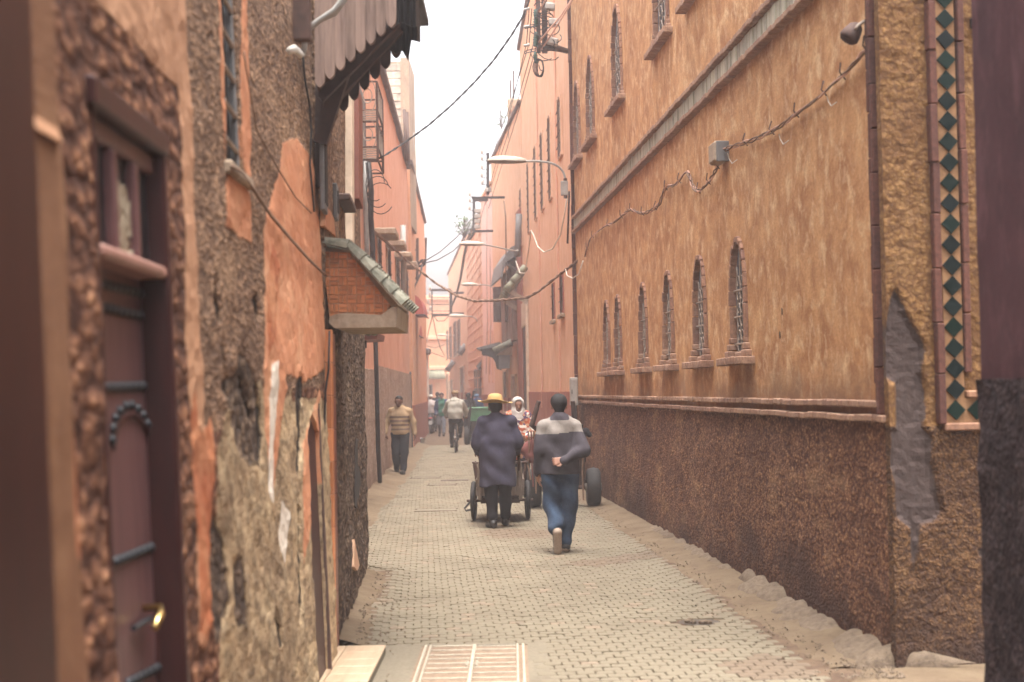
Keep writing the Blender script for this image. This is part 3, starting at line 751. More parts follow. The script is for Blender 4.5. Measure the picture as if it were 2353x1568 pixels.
# pointed windows: brick jambs, stepped feet, sill, frame, pane, iron grille
def gothic(k, u, v0, w, h, dp, sill=None):
    fr_ = arch(u, v0, w, h, 7); small = w < .7
    win = MB(); inner = arch(u, v0 + .05, w * .62, h - .10, 7)
    # frame ring
    n = len(inner); outer = arch(u, v0 + .01, w - .03, h - .02, 7); vs = []
    for lay in (-dp * .95, -dp * .45):
        vs += [(a, lay, b) for a, b in outer] + [(a, lay, b) for a, b in inner]
    m_ = len(outer)
    win.add(vs, [(2 * m_ + i, 2 * m_ + (i + 1) % m_, 3 * m_ + (i + 1) % m_, 3 * m_ + i) for i in range(m_)] + [(m_ + i, m_ + (i + 1) % m_, 3 * m_ + (i + 1) % m_, 3 * m_ + i) for i in range(m_)])
    wo_ = win.build('window', M['frame_blue'], rt)
    pm_ = MB(); pm_.prism([(a, -dp * .9, b) for a, b in outer], (0, -.02, 0)); pm_.build('pane', M['glass'], wo_)
    g = MB()
    for q in (-1, 0, 1):
        x = u + q * w * .23; top = v0 + h - (.06 if q == 0 else w * .42)
        pts = [(x + (.018 * math.sin(z_ * 26 + q * 1.3) if q else 0), -dp * .1, z_) for z_ in np.linspace(v0 + .03, top, 26)]
        g.tube(pts, .008, 5)
    for z_ in (v0 + .12, v0 + h * .35, v0 + h * .58): g.tube([(u - w * .46, -dp * .1, z_), (u + w * .46, -dp * .1, z_)], .010, 5)
    for z_ in np.linspace(v0 + .2, v0 + h * .66, 5):
        for q in (-1, 1):
            cx = u + q * w * .115; g.tube([(cx + .04 * math.cos(a) * w / .5, -dp * .05, z_ + .045 * math.sin(a) * h) for a in np.linspace(0, 2 * math.pi, 11)], .006, 4, cap=False)
    g.build('grille', M['iron_pale'], wo_)
    # jamb and arch bricks
    path = arch(u, v0 + .16, w + .03, h - .14, 7)[1:]
    r = random.Random(k * 7 + 1)
    seq = []
    for (a0, b0), (a1, b1) in zip(path, path[1:]):
        L_ = math.hypot(a1 - a0, b1 - b0); kk = max(1, int(round(L_ / (.24 if L_ > .3 else .12))))
        for q in range(kk): seq.append(((a0 + (a1 - a0) * q / kk, b0 + (b1 - b0) * q / kk), (a0 + (a1 - a0) * (q + 1) / kk, b0 + (b1 - b0) * (q + 1) / kk)))
    a0, b0 = path[-1]; kk = max(1, int(round((b0 - v0 - .16) / .24)))
    for q in range(kk): seq.append(((a0, b0 + (v0 + .16 - b0) * q / kk), (a0, b0 + (v0 + .16 - b0) * (q + 1) / kk)))
    bw = .055 if small else .07
    for (a, b), (c_, d_) in seq:
        mb = MB(); L_ = math.hypot(c_ - a, d_ - b)
        if L_ < .02: continue
        mb.box((0, 0, 0), (L_ - .005, .11, bw), None, 0, .006)
        o = mb.build('jamb_brick', M['brick'], rt); cx, cz = (a + c_) / 2, (b + d_) / 2; an = math.atan2(d_ - b, c_ - a)
        o.location = (cx, -.055 + .032 + r.uniform(-.006, .006), cz); o.rotation_euler = (0, -an, 0)
    # stepped feet
    for q in (-1, 1):
        for i, (ex, hh, nn) in enumerate(((.17, .06, .060), (.115, .06, .05), (.06, .06, .042))):
            mb = MB(); mb.bx(0, ex, -.05, nn, 0, hh - .004, 0, .008); o = mb.build('foot_brick', M['brick_sill'], rt)
            o.location = (u + q * (w / 2 - .02) - (ex if q < 0 else 0), 0, v0 + .062 * i - .0)
    mb = MB(); mb.bx(u - w / 2 + .03, u + w / 2 - .03, -.05, .01, v0 - .02, v0 + .055, 0, .02); mb.build('ledge', M['brick_sill'], wo_)
    a, b = sill or (u - w / 2 - .26, u + w / 2 + .26)
    if a < b: brick_run(rt, WR, a, b, v0 - .075, .07, .115, M['brick_sill'], 99, .125, 'sill_brick', k + 40, .002, -.05)
for k, (u, v0, w, h, dp) in enumerate(wins):
    sill = None
    if k == 0: sill = (LOW[1] - .5, LOW[0] + .5)
    if k == 1: sill = (1, 0)
    gothic(k, u, v0, w, h, dp, sill)
# small holes in the plaster
for px, py in ((1800, 716), (1795, 770), (1730, 1010)):
    u, v = WR.uv(px, py); mb = MB(); mb.prism([(u + .012 * math.cos(a), .009, v + .03 * math.sin(a)) for a in np.linspace(0, 6.28, 9)[:-1]], (0, .004, 0)); mb.build('plaster_hole', M['dark_hole'], rt)

# ---- return wall with the green lozenge tiles
WT = Wall((2.35, 8.80), (3.6, 9.05), -1)
rr_ = WT.root('tiled_return_wall', 'ochre roughcast corner wall framed with a strip of green lozenge tiles', 'wall')
# spalled opening showing grey cement
sp = WT.poly([(2053, 660), (2072, 690), (2082, 720), (2112, 770), (2128, 800), (2118, 850), (2130, 905), (2128, 960), (2118, 975), (2142, 1010), (2140, 1060), (2152, 1120), (2163, 1175), (2150, 1196), (2115, 1205), (2112, 1240), (2100, 1330), (2094, 1330), (2094, 1215), (2060, 1190), (2058, 1120), (2048, 1075), (2049, 990), (2062, 985), (2062, 880), (2040, 870), (2037, 760)])
hole2 = WT.poly([(2255, 1010), (2270, 1010), (2272, 1080), (2258, 1070)]); hole3 = WT.poly([(2245, 1270), (2262, 1255), (2290, 1258), (2290, 1290), (2262, 1290)])
vd = WT.uv(2200, 978)[1]
M['return_wall'] = layered('return_wall_render', ('rc', OCR, .35), [('dado', 'rc', DD2, 1.2, .03, 9, .0), ('cement', 'st', CEM, .5, .035, 14, -.3)], 1.0)
foot = [(-1, -1), (3, -1), (3, vd), (-1, vd)]
painted(rr_, WT, [(-.03, -.04), (1.3, -.04), (1.3, 6.5), (-.03, 6.5)], [], .026, [('dado', [foot], .012), ('cement', [sp, hole2, hole3], -.035)], M['return_wall'], .007, 3.0, .008, name='render_wall', skirt=.06)
# lozenge strip
us = WT.uv(2178, 500)[0]; zb = WT.uv(2190, 945)[1]
tw = WT.uv(2199, 500)[0] - WT.uv(2156, 500)[0]
stepv = (WT.uv(2176, 170)[1] - WT.uv(2188, 925)[1]) / 16.0
wbox(WT, us - tw * .5, us + tw * .5, -.01, .028, zb - stepv * .55, 6.2).build('lozenge_bed', M['mortar_tan'], rr_)
loz = MB(); a_, b_ = tw * .5, stepv * .5 * .97
loz.prism([(-a_, 0, 0), (0, 0, -b_), (a_, 0, 0), (0, 0, b_)], (0, -.012, 0)); lme = loz.mesh('lozenge_tile', M['tile_green'])
rs = random.Random(9)
for k in range(34):
    inst('lozenge_tile', lme, rr_, Matrix.Translation((us + rs.uniform(-.002, .002), -.026, zb + stepv * (k + .05))) @ Matrix.Rotation(rs.uniform(-.05, .05), 4, 'Y') @ Matrix.Rotation(rs.uniform(-.04, .04), 4, 'X'))
for k in range(1, 8):
    inst('lozenge_tile', lme, rr_, Matrix.Translation((us + tw * 1.12 * k, -.026, zb + stepv * .05)) @ Matrix.Rotation(rs.uniform(-.05, .05), 4, 'Y'))
wbox(WT, us + tw * .5, 1.3, -.01, .027, zb - stepv * .55, zb + stepv * .62).build('lozenge_bed', M['mortar_tan'], rr_)
vstrip(rr_, WT, us - tw * .5 - .032, zb - stepv * .6, 6.2, .05, .05, M['brick_dark'], .335, seed=21)
vstrip(rr_, WT, us + tw * .5 + .03, zb + stepv * .7, 6.2, .045, .05, M['brick_dark'], .335, seed=22, off=.15)
mb = wbox(WT, us - tw * .5 - .02, 1.3, 0, .055, zb - stepv * .55 - .05, zb - stepv * .57, None, .008); mb.build('lozenge_edging', M['brick'], rr_)
mb = wbox(WT, us + tw * .5 + .01, 1.3, 0, .055, zb + stepv * .64, zb + stepv * .64 + .045, None, .008); mb.build('lozenge_edging', M['brick'], rr_)
u, v = WT.uv(2240, 55); wbox(WT, u - .04, u + .05, .0, .05, v - .035, v + .035, None, .01).build('small_fitting', M['iron'], rr_)

# ---- near right wall, purple plaster over dark gravel
WP = Wall((2.20, -3.0), (2.16, 6.55), 1)
pr = WP.root('purple_wall', 'dark purple plaster wall with a grey gravel lower half, out of focus', 'wall')
block(pr, WP, 0, WP.L, 6.2, .9, M['purple'], (), .2, .012, 1.5, name='plaster_wall')
vg = WP.uv(2300, 872)[1]
mb = MB(); relief(mb, 1, rough_poly([(0, -.03), (WP.L + .006, -.03), (WP.L + .006, vg), (0, vg)], .08, .006, 5), (), .06, .014, 4.0, .022, 0, None, 0, .06, .008)
mb.build('gravel_dado', M['purple_rough'], pr, fix=False)
wbox(WP, WP.L - .02, WP.L + .012, -.9, .0, -.03, vg).build('gravel_end', M['purple_rough'], pr)
# ------------------------------------------------------------------ near left: brown buttressed wall
W0 = Wall((-.96, -3.0), (-.955, 3.3), -1, -2.0)
r0 = W0.root('brown_wall', 'smooth brown plaster wall with a thicker buttressed foot, out of focus', 'wall')
M['brown_wall'] = layered('brown_wall_plaster', ('st', BRS, .2), [('worn', 'st', ORD, .2, .10, 6, -.1)], .5)
painted(r0, W0, [(0, -.05), (W0.L, -.05), (W0.L, 6), (0, 6)], [], .12, [('worn', [W0.poly([(146, 1040), (165, 960), (190, 1000), (198, 1120), (196, 1230), (186, 1330), (170, 1180), (150, 1150)]), W0.poly([(262, 1100), (270, 1100), (275, 1400), (266, 1420)])], 0)], M['brown_wall'], .015, 1.3, name='plaster_wall', skirt=.1)
mb = MB(); mb.bx(0, W0.L - .004, .05, .8, -.05, 6); mb.build('masonry_core', M['brown_smooth'], r0)
vb = W0.uv(60, 283)[1]; ub = W0.uv(97, 500)[0]
mb = MB(); pr_ = [(0, -.03), (ub + .02, -.03), (ub, vb - .02), (0, vb - .02)]
relief(mb, -1, rough_poly(pr_, .12, .008, 2), (), .1, .008, 2.0, .045, 0, None, 0, .07)
mb.build('buttress', M['brown_smooth'], r0, fix=False)
mb = MB(); mb.prism([(-.01, .0, vb - .03), (-.01, -.05, vb - .03), (-.01, -.04, vb + .002), (-.01, 0, vb + .028)], (ub + .02, 0, 0)); mb.build('buttress_ledge', M['ledge_lit'], r0)  # light caught by the ledge is put into its paler colour
u, v = W0.uv(8, 1230); wbox(W0, u - .6, u - .005, .04, .10, -.02, 2.9, None, .01).build('wooden_post', M['door_frame'], r0)
wbox(W0, u - .2, u + .015, .04, .09, v - .03, v + .03, None, .01).build('hinge', M['iron_rust'], r0)
# ------------------------------------------------------------------ left house with the studded door
W1 = Wall((-1.051, 3.3), (-1.16, 9.32), -1, -2.0)
r1 = W1.root('studded_door_house', 'old left house of pebbly and peeling orange plaster with a studded door', 'building')
uu = lambda px, py=905: W1.uv(px, py)[0]
vv = lambda px, py: W1.uv(px, py)[1]
D0, D1, DT = uu(238), uu(399), vv(385, 335)
door_hole = [(D0, -.03), (D1, -.03), (D1, DT), (D0, DT)]
N0, N1, NV = uu(514, 200), uu(549, 200), vv(530, 378)
win_hole = [(N0, NV), (N1, NV), (N1, 4.3), (N0, 4.3)]
S0, S1, SV = uu(719, 1250), uu(744, 1250), vv(733, 948)
slit_hole = [(S0, -.03), (S1, -.03), (S1, SV - .12), ((S0 + S1) / 2, SV), (S0, SV - .12)]
H1 = 6.3
uA, uB = uu(447), W1.L
core = MB(); s_ = -1
core.add([(0, .14, -.05), (uB, .14, -.05), (uB, .14, H1), (0, .14, H1), (0, 3, -.05), (uB, 3, -.05), (uB, 3, H1), (0, 3, H1)], [(0, 3, 2, 1), (0, 4, 7, 3), (1, 2, 6, 5), (3, 7, 6, 2)])
core.build('masonry_core', M['dark_hole'], r1, fix=False)
vC = vv(600, 900)
PP = W1.poly
grey_p = [(uA, vC - .15), (uB + 1, vC + .1), (uB + 1, 9), (uA - .02, 9)]
ero_p = [(uA + .05, -1), (uB + 1, -1), (uB + 1, vC - .1), (uA + .9, vC + .05), (uA + .35, vC - .25)]
pale_p = [PP([(195, -30), (235, 25), (270, 62), (320, 117), (352, 152), (413, 205), (418, 420), (425, 784), (432, 900), (448, 1100), (455, 1490), (477, 1490), (470, 1100), (462, 900), (449, 650), (444, 300), (440, 190), (424, 60), (422, 0), (424, -40)])]
ora_p = [PP(q) for q in ([(498, -20), (513.5, -20), (521, 376), (517, 378), (507, 200)], [(551, -20), (565, -20), (575, 300), (574, 420), (556, 372), (552, 200)], [(519, 395), (545, 400), (572, 450), (578, 562), (548, 545), (517, 520)],
    [(604, 525), (632, 420), (650, 330), (682, 318), (712, 360), (736, 470), (744, 640), (744, 850), (700, 880), (640, 850), (607, 905)], [(606, 850), (655, 830), (660, 900), (645, 1000), (630, 1170), (616, 1000)], [(698, 1020), (736, 880), (740, 1100), (718, 1200), (700, 1300)])]
deep_p = [PP([(434, 920), (446, 895), (452, 1000), (484, 960), (488, 1100), (485, 1430), (474, 1470), (458, 1450), (450, 1200), (440, 1050)]), PP([(608, 640), (622, 560), (640, 600), (628, 760), (612, 840)])]
white_p = [PP([(620, 838), (634, 828), (638, 900), (633, 955), (630, 1160), (622, 1140), (621, 960)]), PP([(650, 1150), (668, 1180), (660, 1300), (648, 1260)])]
bare_p = [PP([(508, 880), (520, 900), (540, 1000), (560, 1050), (600, 1072), (608, 1000), (600, 900), (580, 850), (560, 800), (546, 860)]), PP([(486, 1180), (520, 1230), (530, 1400), (500, 1480), (484, 1400)]), PP([(540, 1300), (560, 1280), (570, 1420), (548, 1440)])]
crack_p = [PP(q) for q in ([(683, 870), (698, 866), (699, 905), (695, 935), (697, 1000), (692, 1097), (685, 1092), (689, 1000), (683, 940)], [(491, 658), (501, 653), (510, 720), (507, 757), (498, 742)], [(583, 688), (592, 676), (598, 720), (593, 752)],
    [(596, 905), (604, 935), (608, 1010), (606, 1072), (600, 1068), (600, 980)], [(512, 790), (518, 790), (531, 905), (523, 910)], [(638, 1395), (651, 1455), (649, 1495), (640, 1475)], [(689, 1170), (694, 1170), (697, 1400), (691, 1425)], [(556, 860), (562, 858), (590, 960), (584, 968)])]
M['left_wall'] = layered('left_wall_render', ('rc', PEB, 1.4), [('grey', 'rc', RGR, .9, .25, 5, -.05), ('eroded', 'st', ERO, 1.3, .30, 5, -.1), ('bare', 'rc', dict(base=(.15, .10, .07), dark=(.05, .034, .027), light=(.34, .25, .17), scale=22, contrast=.9, macro=3), 1.2, .16, 7, -.4),
    ('pale', 'st', PAL, .12, .035, 8, .45), ('orange', 'st', ORA, .12, .10, 7, .45), ('deep', 'st', ORD, .12, .10, 8, .4), ('white', 'st', WHI, .15, .05, 10, .5), ('crack', 'st', DRK, .4, .03, 14, -1.2)], .5)
painted(r1, W1, [(-.02, -.04), (uB, -.04), (uB, H1), (-.02, H1)], [door_hole, win_hole, slit_hole], .045, [('grey', [grey_p], 0), ('eroded', [ero_p], -.006), ('bare', bare_p, -.012), ('pale', pale_p, .006), ('orange', ora_p, .006), ('deep', deep_p, .003), ('white', white_p, .003), ('crack', crack_p, -.03)], M['left_wall'], .012, 2.3, .008, .13, 'render_wall')
# ---- studded door
dr = MB(); dn = .085
dr.bx(D0 + .02, D1 - .035, dn, dn + .045, .02, vv(375, 640)); door = dr.build('door', M['door_wood'], r1)
lay = lambda n: W1.s * n
fr = MB(); fr.bx(D1 - .045, D1 + .0, -.012, .13, -.03, DT - .0, 0, .008); fr.build('door_jamb', M['door_frame'], r1)
fr = MB(); fr.bx(D0 - .0, D0 + .04, .0, .13, -.03, DT, 0, .008); fr.build('door_jamb', M['door_frame'], r1)
fr = MB(); fr.bx(D0 - .03, D1 + .02, -.018, .12, DT - .055, DT + .03, 0, .01); fr.build('door_lintel', M['door_frame'], r1)
TR0, TR1 = vv(375, 640), vv(375, 612)
fr = MB(); fr.bx(D0 + .04, D1 - .045, -.008, .12, TR0, TR1, 0, .012); fr.build('transom_rail', M['door_pale'], r1)
fr = MB(); fr.bx(D0 + .04, D1 - .045, .022, .09, DT - .12, DT - .055, 0, .008); fr.build('transom_head', M['door_wood'], r1)
wl = (D1 - .045 - D0 - .04) / 3
for k in (1, 2):
    fr = MB(); x = D0 + .04 + wl * k; fr.bx(x - .026, x + .026, .018, .10, TR1, DT - .12, 0, .008); fr.build('mullion', M['door_wood'], r1)
for k in range(3):
    x = D0 + .04 + wl * k; fr = MB(); fr.bx(x + .02, x + wl - .02, .048, .056, TR1, DT - .10); pn = fr.build('transom_pane', M['glass'], r1)
    if k == 1:
        lc = MB(); rs = random.Random(4)
        for q in range(46):
            cx, cz = rs.uniform(x + .06, x + wl - .06), rs.uniform(TR1 + .01, DT - .24); a = rs.uniform(0, 3); lc.tube([(cx + .035 * math.cos(a + b) * (1 + .3 * math.sin(3 * b)), (.040), cz + .04 * math.sin(a + b)) for b in np.linspace(0, 4.5, 7)], .006, 4)
        lc.build('lace', M['lace'], pn)
sm_ = MB(); sm_.lathe([(.017, 0), (.016, .008), (.010, .015), (.003, .018)], 8, Matrix.Rotation(R(90), 4, 'X')); sme = sm_.mesh('stud', M['stud'], True)
def stud(px, py):
    u, v = W1.uv(px, py, -dn); inst('stud', sme, door, Matrix.Translation((u, dn, v)))
for (x0, y0), (x1, y1), n in (((228, 652), (357, 684), 11), ((228, 706), (357, 734), 11), ((241, 891), (360, 886), 11), ((263, 1291), (367, 1249), 10), ((292, 1570), (370, 1529), 8)):
    for k in range(n): stud(x0 + (x1 - x0) * k / (n - 1), y0 + (y1 - y0) * k / (n - 1))
    u0_, v0_ = W1.uv(x0, y0, -dn); u1_, v1_ = W1.uv(x1, y1, -dn)
    b_ = MB(); b_.beam((u0_, dn - .002, v0_), (u1_, dn - .002, v1_), .012, .022); b_.build('stud_strap', M['stud'], door)
for y in (806, 889, 974, 1009, 1066, 1156, 1249, 1339, 1434, 1529): stud(352 + (y - 806) * .022, y)
ap = [(255, 1012), (256, 985), (262, 962), (272, 945), (286, 934), (300, 932), (314, 940), (326, 955), (336, 975), (344, 996), (349, 1018)]
for p in ap: stud(*p)
am = MB(); am.tube([(W1.uv(x + 2, y + 22, -dn)[0], dn - .002, W1.uv(x + 2, y + 22, -dn)[1]) for x, y in ap] + [(W1.uv(352 + (y - 806) * .022 - 8, y, -dn)[0], dn - .002, W1.uv(352 + (y - 806) * .022 - 8, y, -dn)[1]) for y in (1060, 1200, 1350, 1560)], .010, 6); am.build('wicket_moulding', M['door_frame'], door)
hu, hv = W1.uv(318, 1428, -dn)
hb = MB(); hb.tube([(hu - .14, dn - .02, hv), (hu + .08, dn - .02, hv - .005)], .010, 6); hb.build('latch_bar', M['stud'], door)
hb = MB(); hb.tube([(hu + .07, dn, hv + .03), (hu + .07, dn - .055, hv + .03), (hu + .03, dn - .065, hv + .015), (hu - .05, dn - .062, hv - .015)], [.012, .012, .013, .011], 8); hb.build('handle', M['brass'], door, True)
# ---- barred slot window
wn_ = MB(); wn_.bx(N0 - .02, N1 + .02, .045, .125, NV, 4.3); w_ = wn_.build('window', M['glass'], r1)
wn_ = MB(); wn_.bx(N0, N0 + .05, .012, .10, NV, 4.3, 0, .006); wn_.bx(N1 - .04, N1, .012, .10, NV, 4.3, 0, .006); wn_.build('window_frame', M['slate'], w_)
for k in range(9):
    b_ = MB(); z_ = NV + .10 + .16 * k; b_.tube([(N0 - .01, .0, z_), (N1 + .01, .02, z_)], .011, 6); b_.build('bar', M['iron_pale'], w_)
wbox(W1, N0 - .05, N1 + .08, -.02, .035, NV - .06, NV, None, .012).build('window_sill', M['cement_pale'], r1)
# slit doorway
sd_ = MB(); sd_.bx(S0 - .02, S1 + .02, .022, .13, -.03, SV); sd_.build('narrow_door', M['door_frame'], r1)
jb = MB(); jb.bx(S1 + .005, S1 + .03, -.012, .02, -.02, SV + .06, 0, .006); jb.build('stone_jamb', M['iron_rust'], r1)
# wall fittings: slack cable, bracket with conduit
def sag(a, b, s, n=14):
    a = Vector(a); b = Vector(b)
    return [a.lerp(b, i / n) - Vector((0, 0, s * 4 * (i / n) * (1 - i / n))) for i in range(n + 1)]
def cable(name, pts, r, mat, label, cat='cable', group=None, n=5, twist=0.0, tr=.006):
    mb = MB(); pts = [Vector(p) for p in pts]
    if twist:
        # resample and wind two strands
        out = []
        for a, b in zip(pts, pts[1:]):
            k = max(1, int((b - a).length / (twist / 6)))
            out += [a.lerp(b, i / k) for i in range(k)]
        out.append(pts[-1]); pts = out
        for ph in (0, math.pi):
            q = []; L_ = 0
            for i, p in enumerate(pts):
                if i: L_ += (p - pts[i - 1]).length
                tg = (pts[min(i + 1, len(pts) - 1)] - pts[max(0, i - 1)]).normalized(); a_ = tg.orthogonal().normalized(); b_ = tg.cross(a_); th = ph + L_ / twist * 2 * math.pi
                q.append(p + (a_ * math.cos(th) + b_ * math.sin(th)) * tr)
            mb.tube(q, r, 4)
    else: mb.tube(pts, r, n)
    return world_thing(name, mb, mat, pts[0], label, cat, group, True)
wp = lambda W, px, py, n: W.w(*(lambda q: (q[0], n, q[1]))(W.uv(px, py, n)))
cable('wall_cable', [wp(W1, x, y, .03) for x, y in ((532, 384), (552, 395), (580, 432), (622, 495), (668, 550), (710, 597), (748, 634))], .009, M['cable_brown'], 'slack brown cable sloping down the left wall from the slot window')
cable('wall_wire', [wp(W1, x, y, .025) for x, y in ((696, 128), (700, 180), (711, 240), (715, 300), (712, 380), (718, 440), (722, 487))], .007, M['black_cable'], 'thin black wire hanging down the wall below the white connector')
cable('wall_wire', [wp(W1, x, y, .02) for x, y in ((560, 120), (566, 160), (590, 300), (640, 390), (680, 455), (716, 490))], .004, M['cable_brown'], 'thin wire drooping across the orange plaster of the left wall')
br = empty('conduit_bracket', W1.w(uu(697, 40), 0, vv(697, 40)), 0, 'rusty steel bracket carrying grey conduits under the wooden canopy', 'bracket')
a = wp(W1, 694, 38, .0); b = wp(W1, 694, 38, .40); mb = MB(); mb.beam(a, b, .05, .05, 0, bev=.004); mb.build('arm', M['iron_rust'], br, world=True)
mb = MB(); mb.beam(b + Vector((0, 0, -.10)), b + Vector((0, 0, .5)), .07, .06, 0, bev=.004); mb.build('post', M['iron_rust'], br, world=True)
for k, o_ in enumerate((0, .035)):
    mb = MB(); mb.tube([P(697 + k * 3, 128 - 12 * k, 8.15), P(700, 90, 8.15), P(712, 66 - k * 3, 8.12), P(735, 46, 8.1 + o_), P(768, 24 + 8 * k, 8.08 + o_), P(790 + 5 * k, -6, 8.08), P(800 + 5 * k, -60, 8.08)], .017, 8); mb.build('conduit', M['conduit'], br, True, world=True)
mb = MB(); mb.tube([P(694, 130, 8.12), P(684, 118, 8.1), P(676, 113, 8.08), P(668, 116, 8.06), P(660, 121, 8.06)], [.02, .02, .026, .024, .016], 8); mb.build('connector', M['white_plastic'], br, True, world=True)
# ---- wooden canopy with scalloped boards
cn = empty('wooden_canopy', P(740, 230, 8.7), 0, 'weathered wooden canopy with scalloped side boards and a tin top', 'canopy')
def scallop(x0, y0, x1, y1, d, n, up, mat, name, thick=.03):
    """row of vertical boards hanging at depth d; their lower ends rise in rounded steps"""
    for k in range(n):
        xa, xb = x0 + (x1 - x0) * k / n, x0 + (x1 - x0) * (k + 1) / n; yb = y0 + (y1 - y0) * (k + .5) / n
        w_ = xb - xa; pts = [(xa, up), (xa, yb - w_ * .9), (xa + w_ * .06, yb - w_ * .35), (xa + w_ * .25, yb - w_ * .05), (xa + w_ * .5, yb + w_ * .12), (xa + w_ * .75, yb - w_ * .05), (xa + w_ * .94, yb - w_ * .35), (xb - .25, yb - w_ * .9), (xb - .25, up)]
        mb = MB(); mb.prism([P(x, y, d) for x, y in pts], (0, thick + .004 * (k % 2), 0)); mb.build(name, mat, cn, world=True)
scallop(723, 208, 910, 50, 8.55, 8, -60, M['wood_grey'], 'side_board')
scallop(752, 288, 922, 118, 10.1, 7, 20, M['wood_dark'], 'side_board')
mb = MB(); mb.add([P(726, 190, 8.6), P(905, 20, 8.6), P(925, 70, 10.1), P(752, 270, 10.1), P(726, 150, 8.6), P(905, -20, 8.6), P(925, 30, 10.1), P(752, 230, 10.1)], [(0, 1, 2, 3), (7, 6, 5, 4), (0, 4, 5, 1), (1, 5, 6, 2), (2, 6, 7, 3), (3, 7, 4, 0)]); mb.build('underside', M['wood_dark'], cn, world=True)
for q in (.25, .6):
    a = P(726, 205, 8.6).lerp(P(752, 280, 10.1), q); b = P(905, 34, 8.6).lerp(P(925, 84, 10.1), q); mb = MB(); mb.beam(a, b, .06, .07); mb.build('rafter', M['wood_dark'], cn, world=True)
mb = MB(); mb.beam(P(735, 330, 9.1), P(800, 130, 9.1), .07, .09); mb.build('strut', M['wood_dark'], cn, world=True)
mb = MB(); mb.beam(P(733, 430, 9.2), P(735, 180, 9.2), .05, .06); mb.build('wall_post', M['wood_dark'], cn, world=True)
def tin_panel(outline, d, y1, n):
    """corrugated sheet: vertical ribs filling the outline between x0 and x1"""
    mb = MB(); xs = np.linspace(min(p[0] for p in outline), max(p[0] for p in outline), n); lo = []
    hi = outline[0][1]
    for i, x in enumerate(xs):
        ys = []
        for (xa, ya), (xb, yb) in zip(outline, outline[1:]):
            if min(xa, xb) - 1e-6 <= x <= max(xa, xb) + 1e-6 and abs(xb - xa) > 1e-6: ys.append(ya + (yb - ya) * (x - xa) / (xb - xa))
        yb_ = max(ys) if ys else hi; dd_ = d + (.022 if i % 2 else -.022); lo.append((P(x, hi, dd_), P(x, yb_, dd_)))
    vs = []
    for a_, b_ in lo: vs += [a_, b_, b_ + Vector((0, .012, 0)), a_ + Vector((0, .012, 0))]
    mb.add(vs, [(i * 4 + k, i * 4 + (k + 1) % 4, (i + 1) * 4 + (k + 1) % 4, (i + 1) * 4 + k) for i in range(n - 1) for k in range(4)] + [(0, 1, 2, 3), tuple(4 * (n - 1) + k for k in (3, 2, 1, 0))])
    mb.build('tin_sheet', M['tin'], cn, world=True)
tin_panel([(900, -70), (900, 60), (925, 50), (945, 62), (962, 60)], 8.9, 0, 10)
tin_panel([(862, -20), (862, 120), (880, 105), (900, 118), (912, 124), (924, 116), (932, 130), (940, 143), (944, 92), (955, 94), (966, 97)], 9.7, 0, 16)
mb = MB(); mb.bx(P(900, 0, 8.9).x, P(958, 0, 8.9).x, 8.9, 10.2, P(900, -60, 8.9).z, P(900, -75, 8.9).z); mb.build('tin_roof', M['tin'], cn, world=True)
# ------------------------------------------------------------------ tiled doorway canopy and gravel wall
W3 = Wall((-1.235, 9.40), (-1.49, 14.1), -1)
r3 = W3.root('gravel_house', 'narrow left house with dark gravel render and worn stucco above', 'building')
vk = W3.uv(800, 640)[1]
block(r3, W3, .02, W3.L, 6.6, 3, M['rough_grey'], (), .12, .012, 1.8, name='stucco_wall')
mb = MB(); relief(mb, -1, rough_poly([(.3, .04), (W3.L + .004, .04), (W3.L + .004, vk), (.3, vk)], .08, .02, 4), (), .06, .022, 2.4, .028, 0, None, 0, .06, .014); mb.build('gravel_wall', M['gravel_dark'], r3, fix=False)
q = W3.poly([(806, 1010), (815, 1010), (818, 1110), (810, 1170), (805, 1165)]); patch(r3, W3, q, .004, M['dark_hole'], 'missing_render', .06, .01, 2, .036)
q = W3.poly([(799, 1240), (806, 1270), (812, 1300), (806, 1312), (798, 1302)]); patch(r3, W3, q, .004, M['peach'], 'pale_plaster_scar', .06, .01, 3, .048)
# small windows above the canopy and a pale corner strip
for (x0, x1, y0, y1) in ((734, 742, 300, 480), (764, 768, 420, 500)):
    u0_, u1_ = W3.uv(x0, 400)[0], W3.uv(x1, 400)[0]; z0_, z1_ = W3.uv(x0, y1)[1], W3.uv(x0, y0)[1]
    o = wbox(W3, u0_, u1_, .0, .03, z0_, z1_, None, .006).build('shutter', M['slate'], r3); wbox(W3, u0_ + .04, u1_ - .04, .028, .036, z0_ + .05, z1_ - .05).build('dark_pane', M['dark_hole'], o)
wbox(W3, W3.uv(775, 465)[0], W3.uv(790, 465)[0], .0, .10, W3.uv(780, 470)[1], W3.uv(780, 455)[1], None, .01).build('stub_beam', M['iron_rust'], r3)
patch(r3, W3, W3.poly([(744, 470), (762, 500), (766, 545), (742, 520)]), .006, M['orange_plaster'], 'orange_plaster_patch', .06, .01, 5, .01)
mg = empty('maroon_gutter_box', W3.w(W3.L + .06, .0, 3.0), 0, 'long maroon metal gutter box on the corner above the tiled canopy', 'gutter')
a = wp(W3, 817, 470, .05); b = wp(W3, 816, 215, .05); mb = MB(); mb.beam(a, b, .10, .30, bev=.006); mb.build('box', M['maroon_metal'], mg, world=True)
mb = MB(); mb.beam(wp(W3, 804, 560, .03), wp(W3, 803, 215, .03), .06, .16, bev=.004); mb.build('edge_strip', M['cream'], mg, world=True)

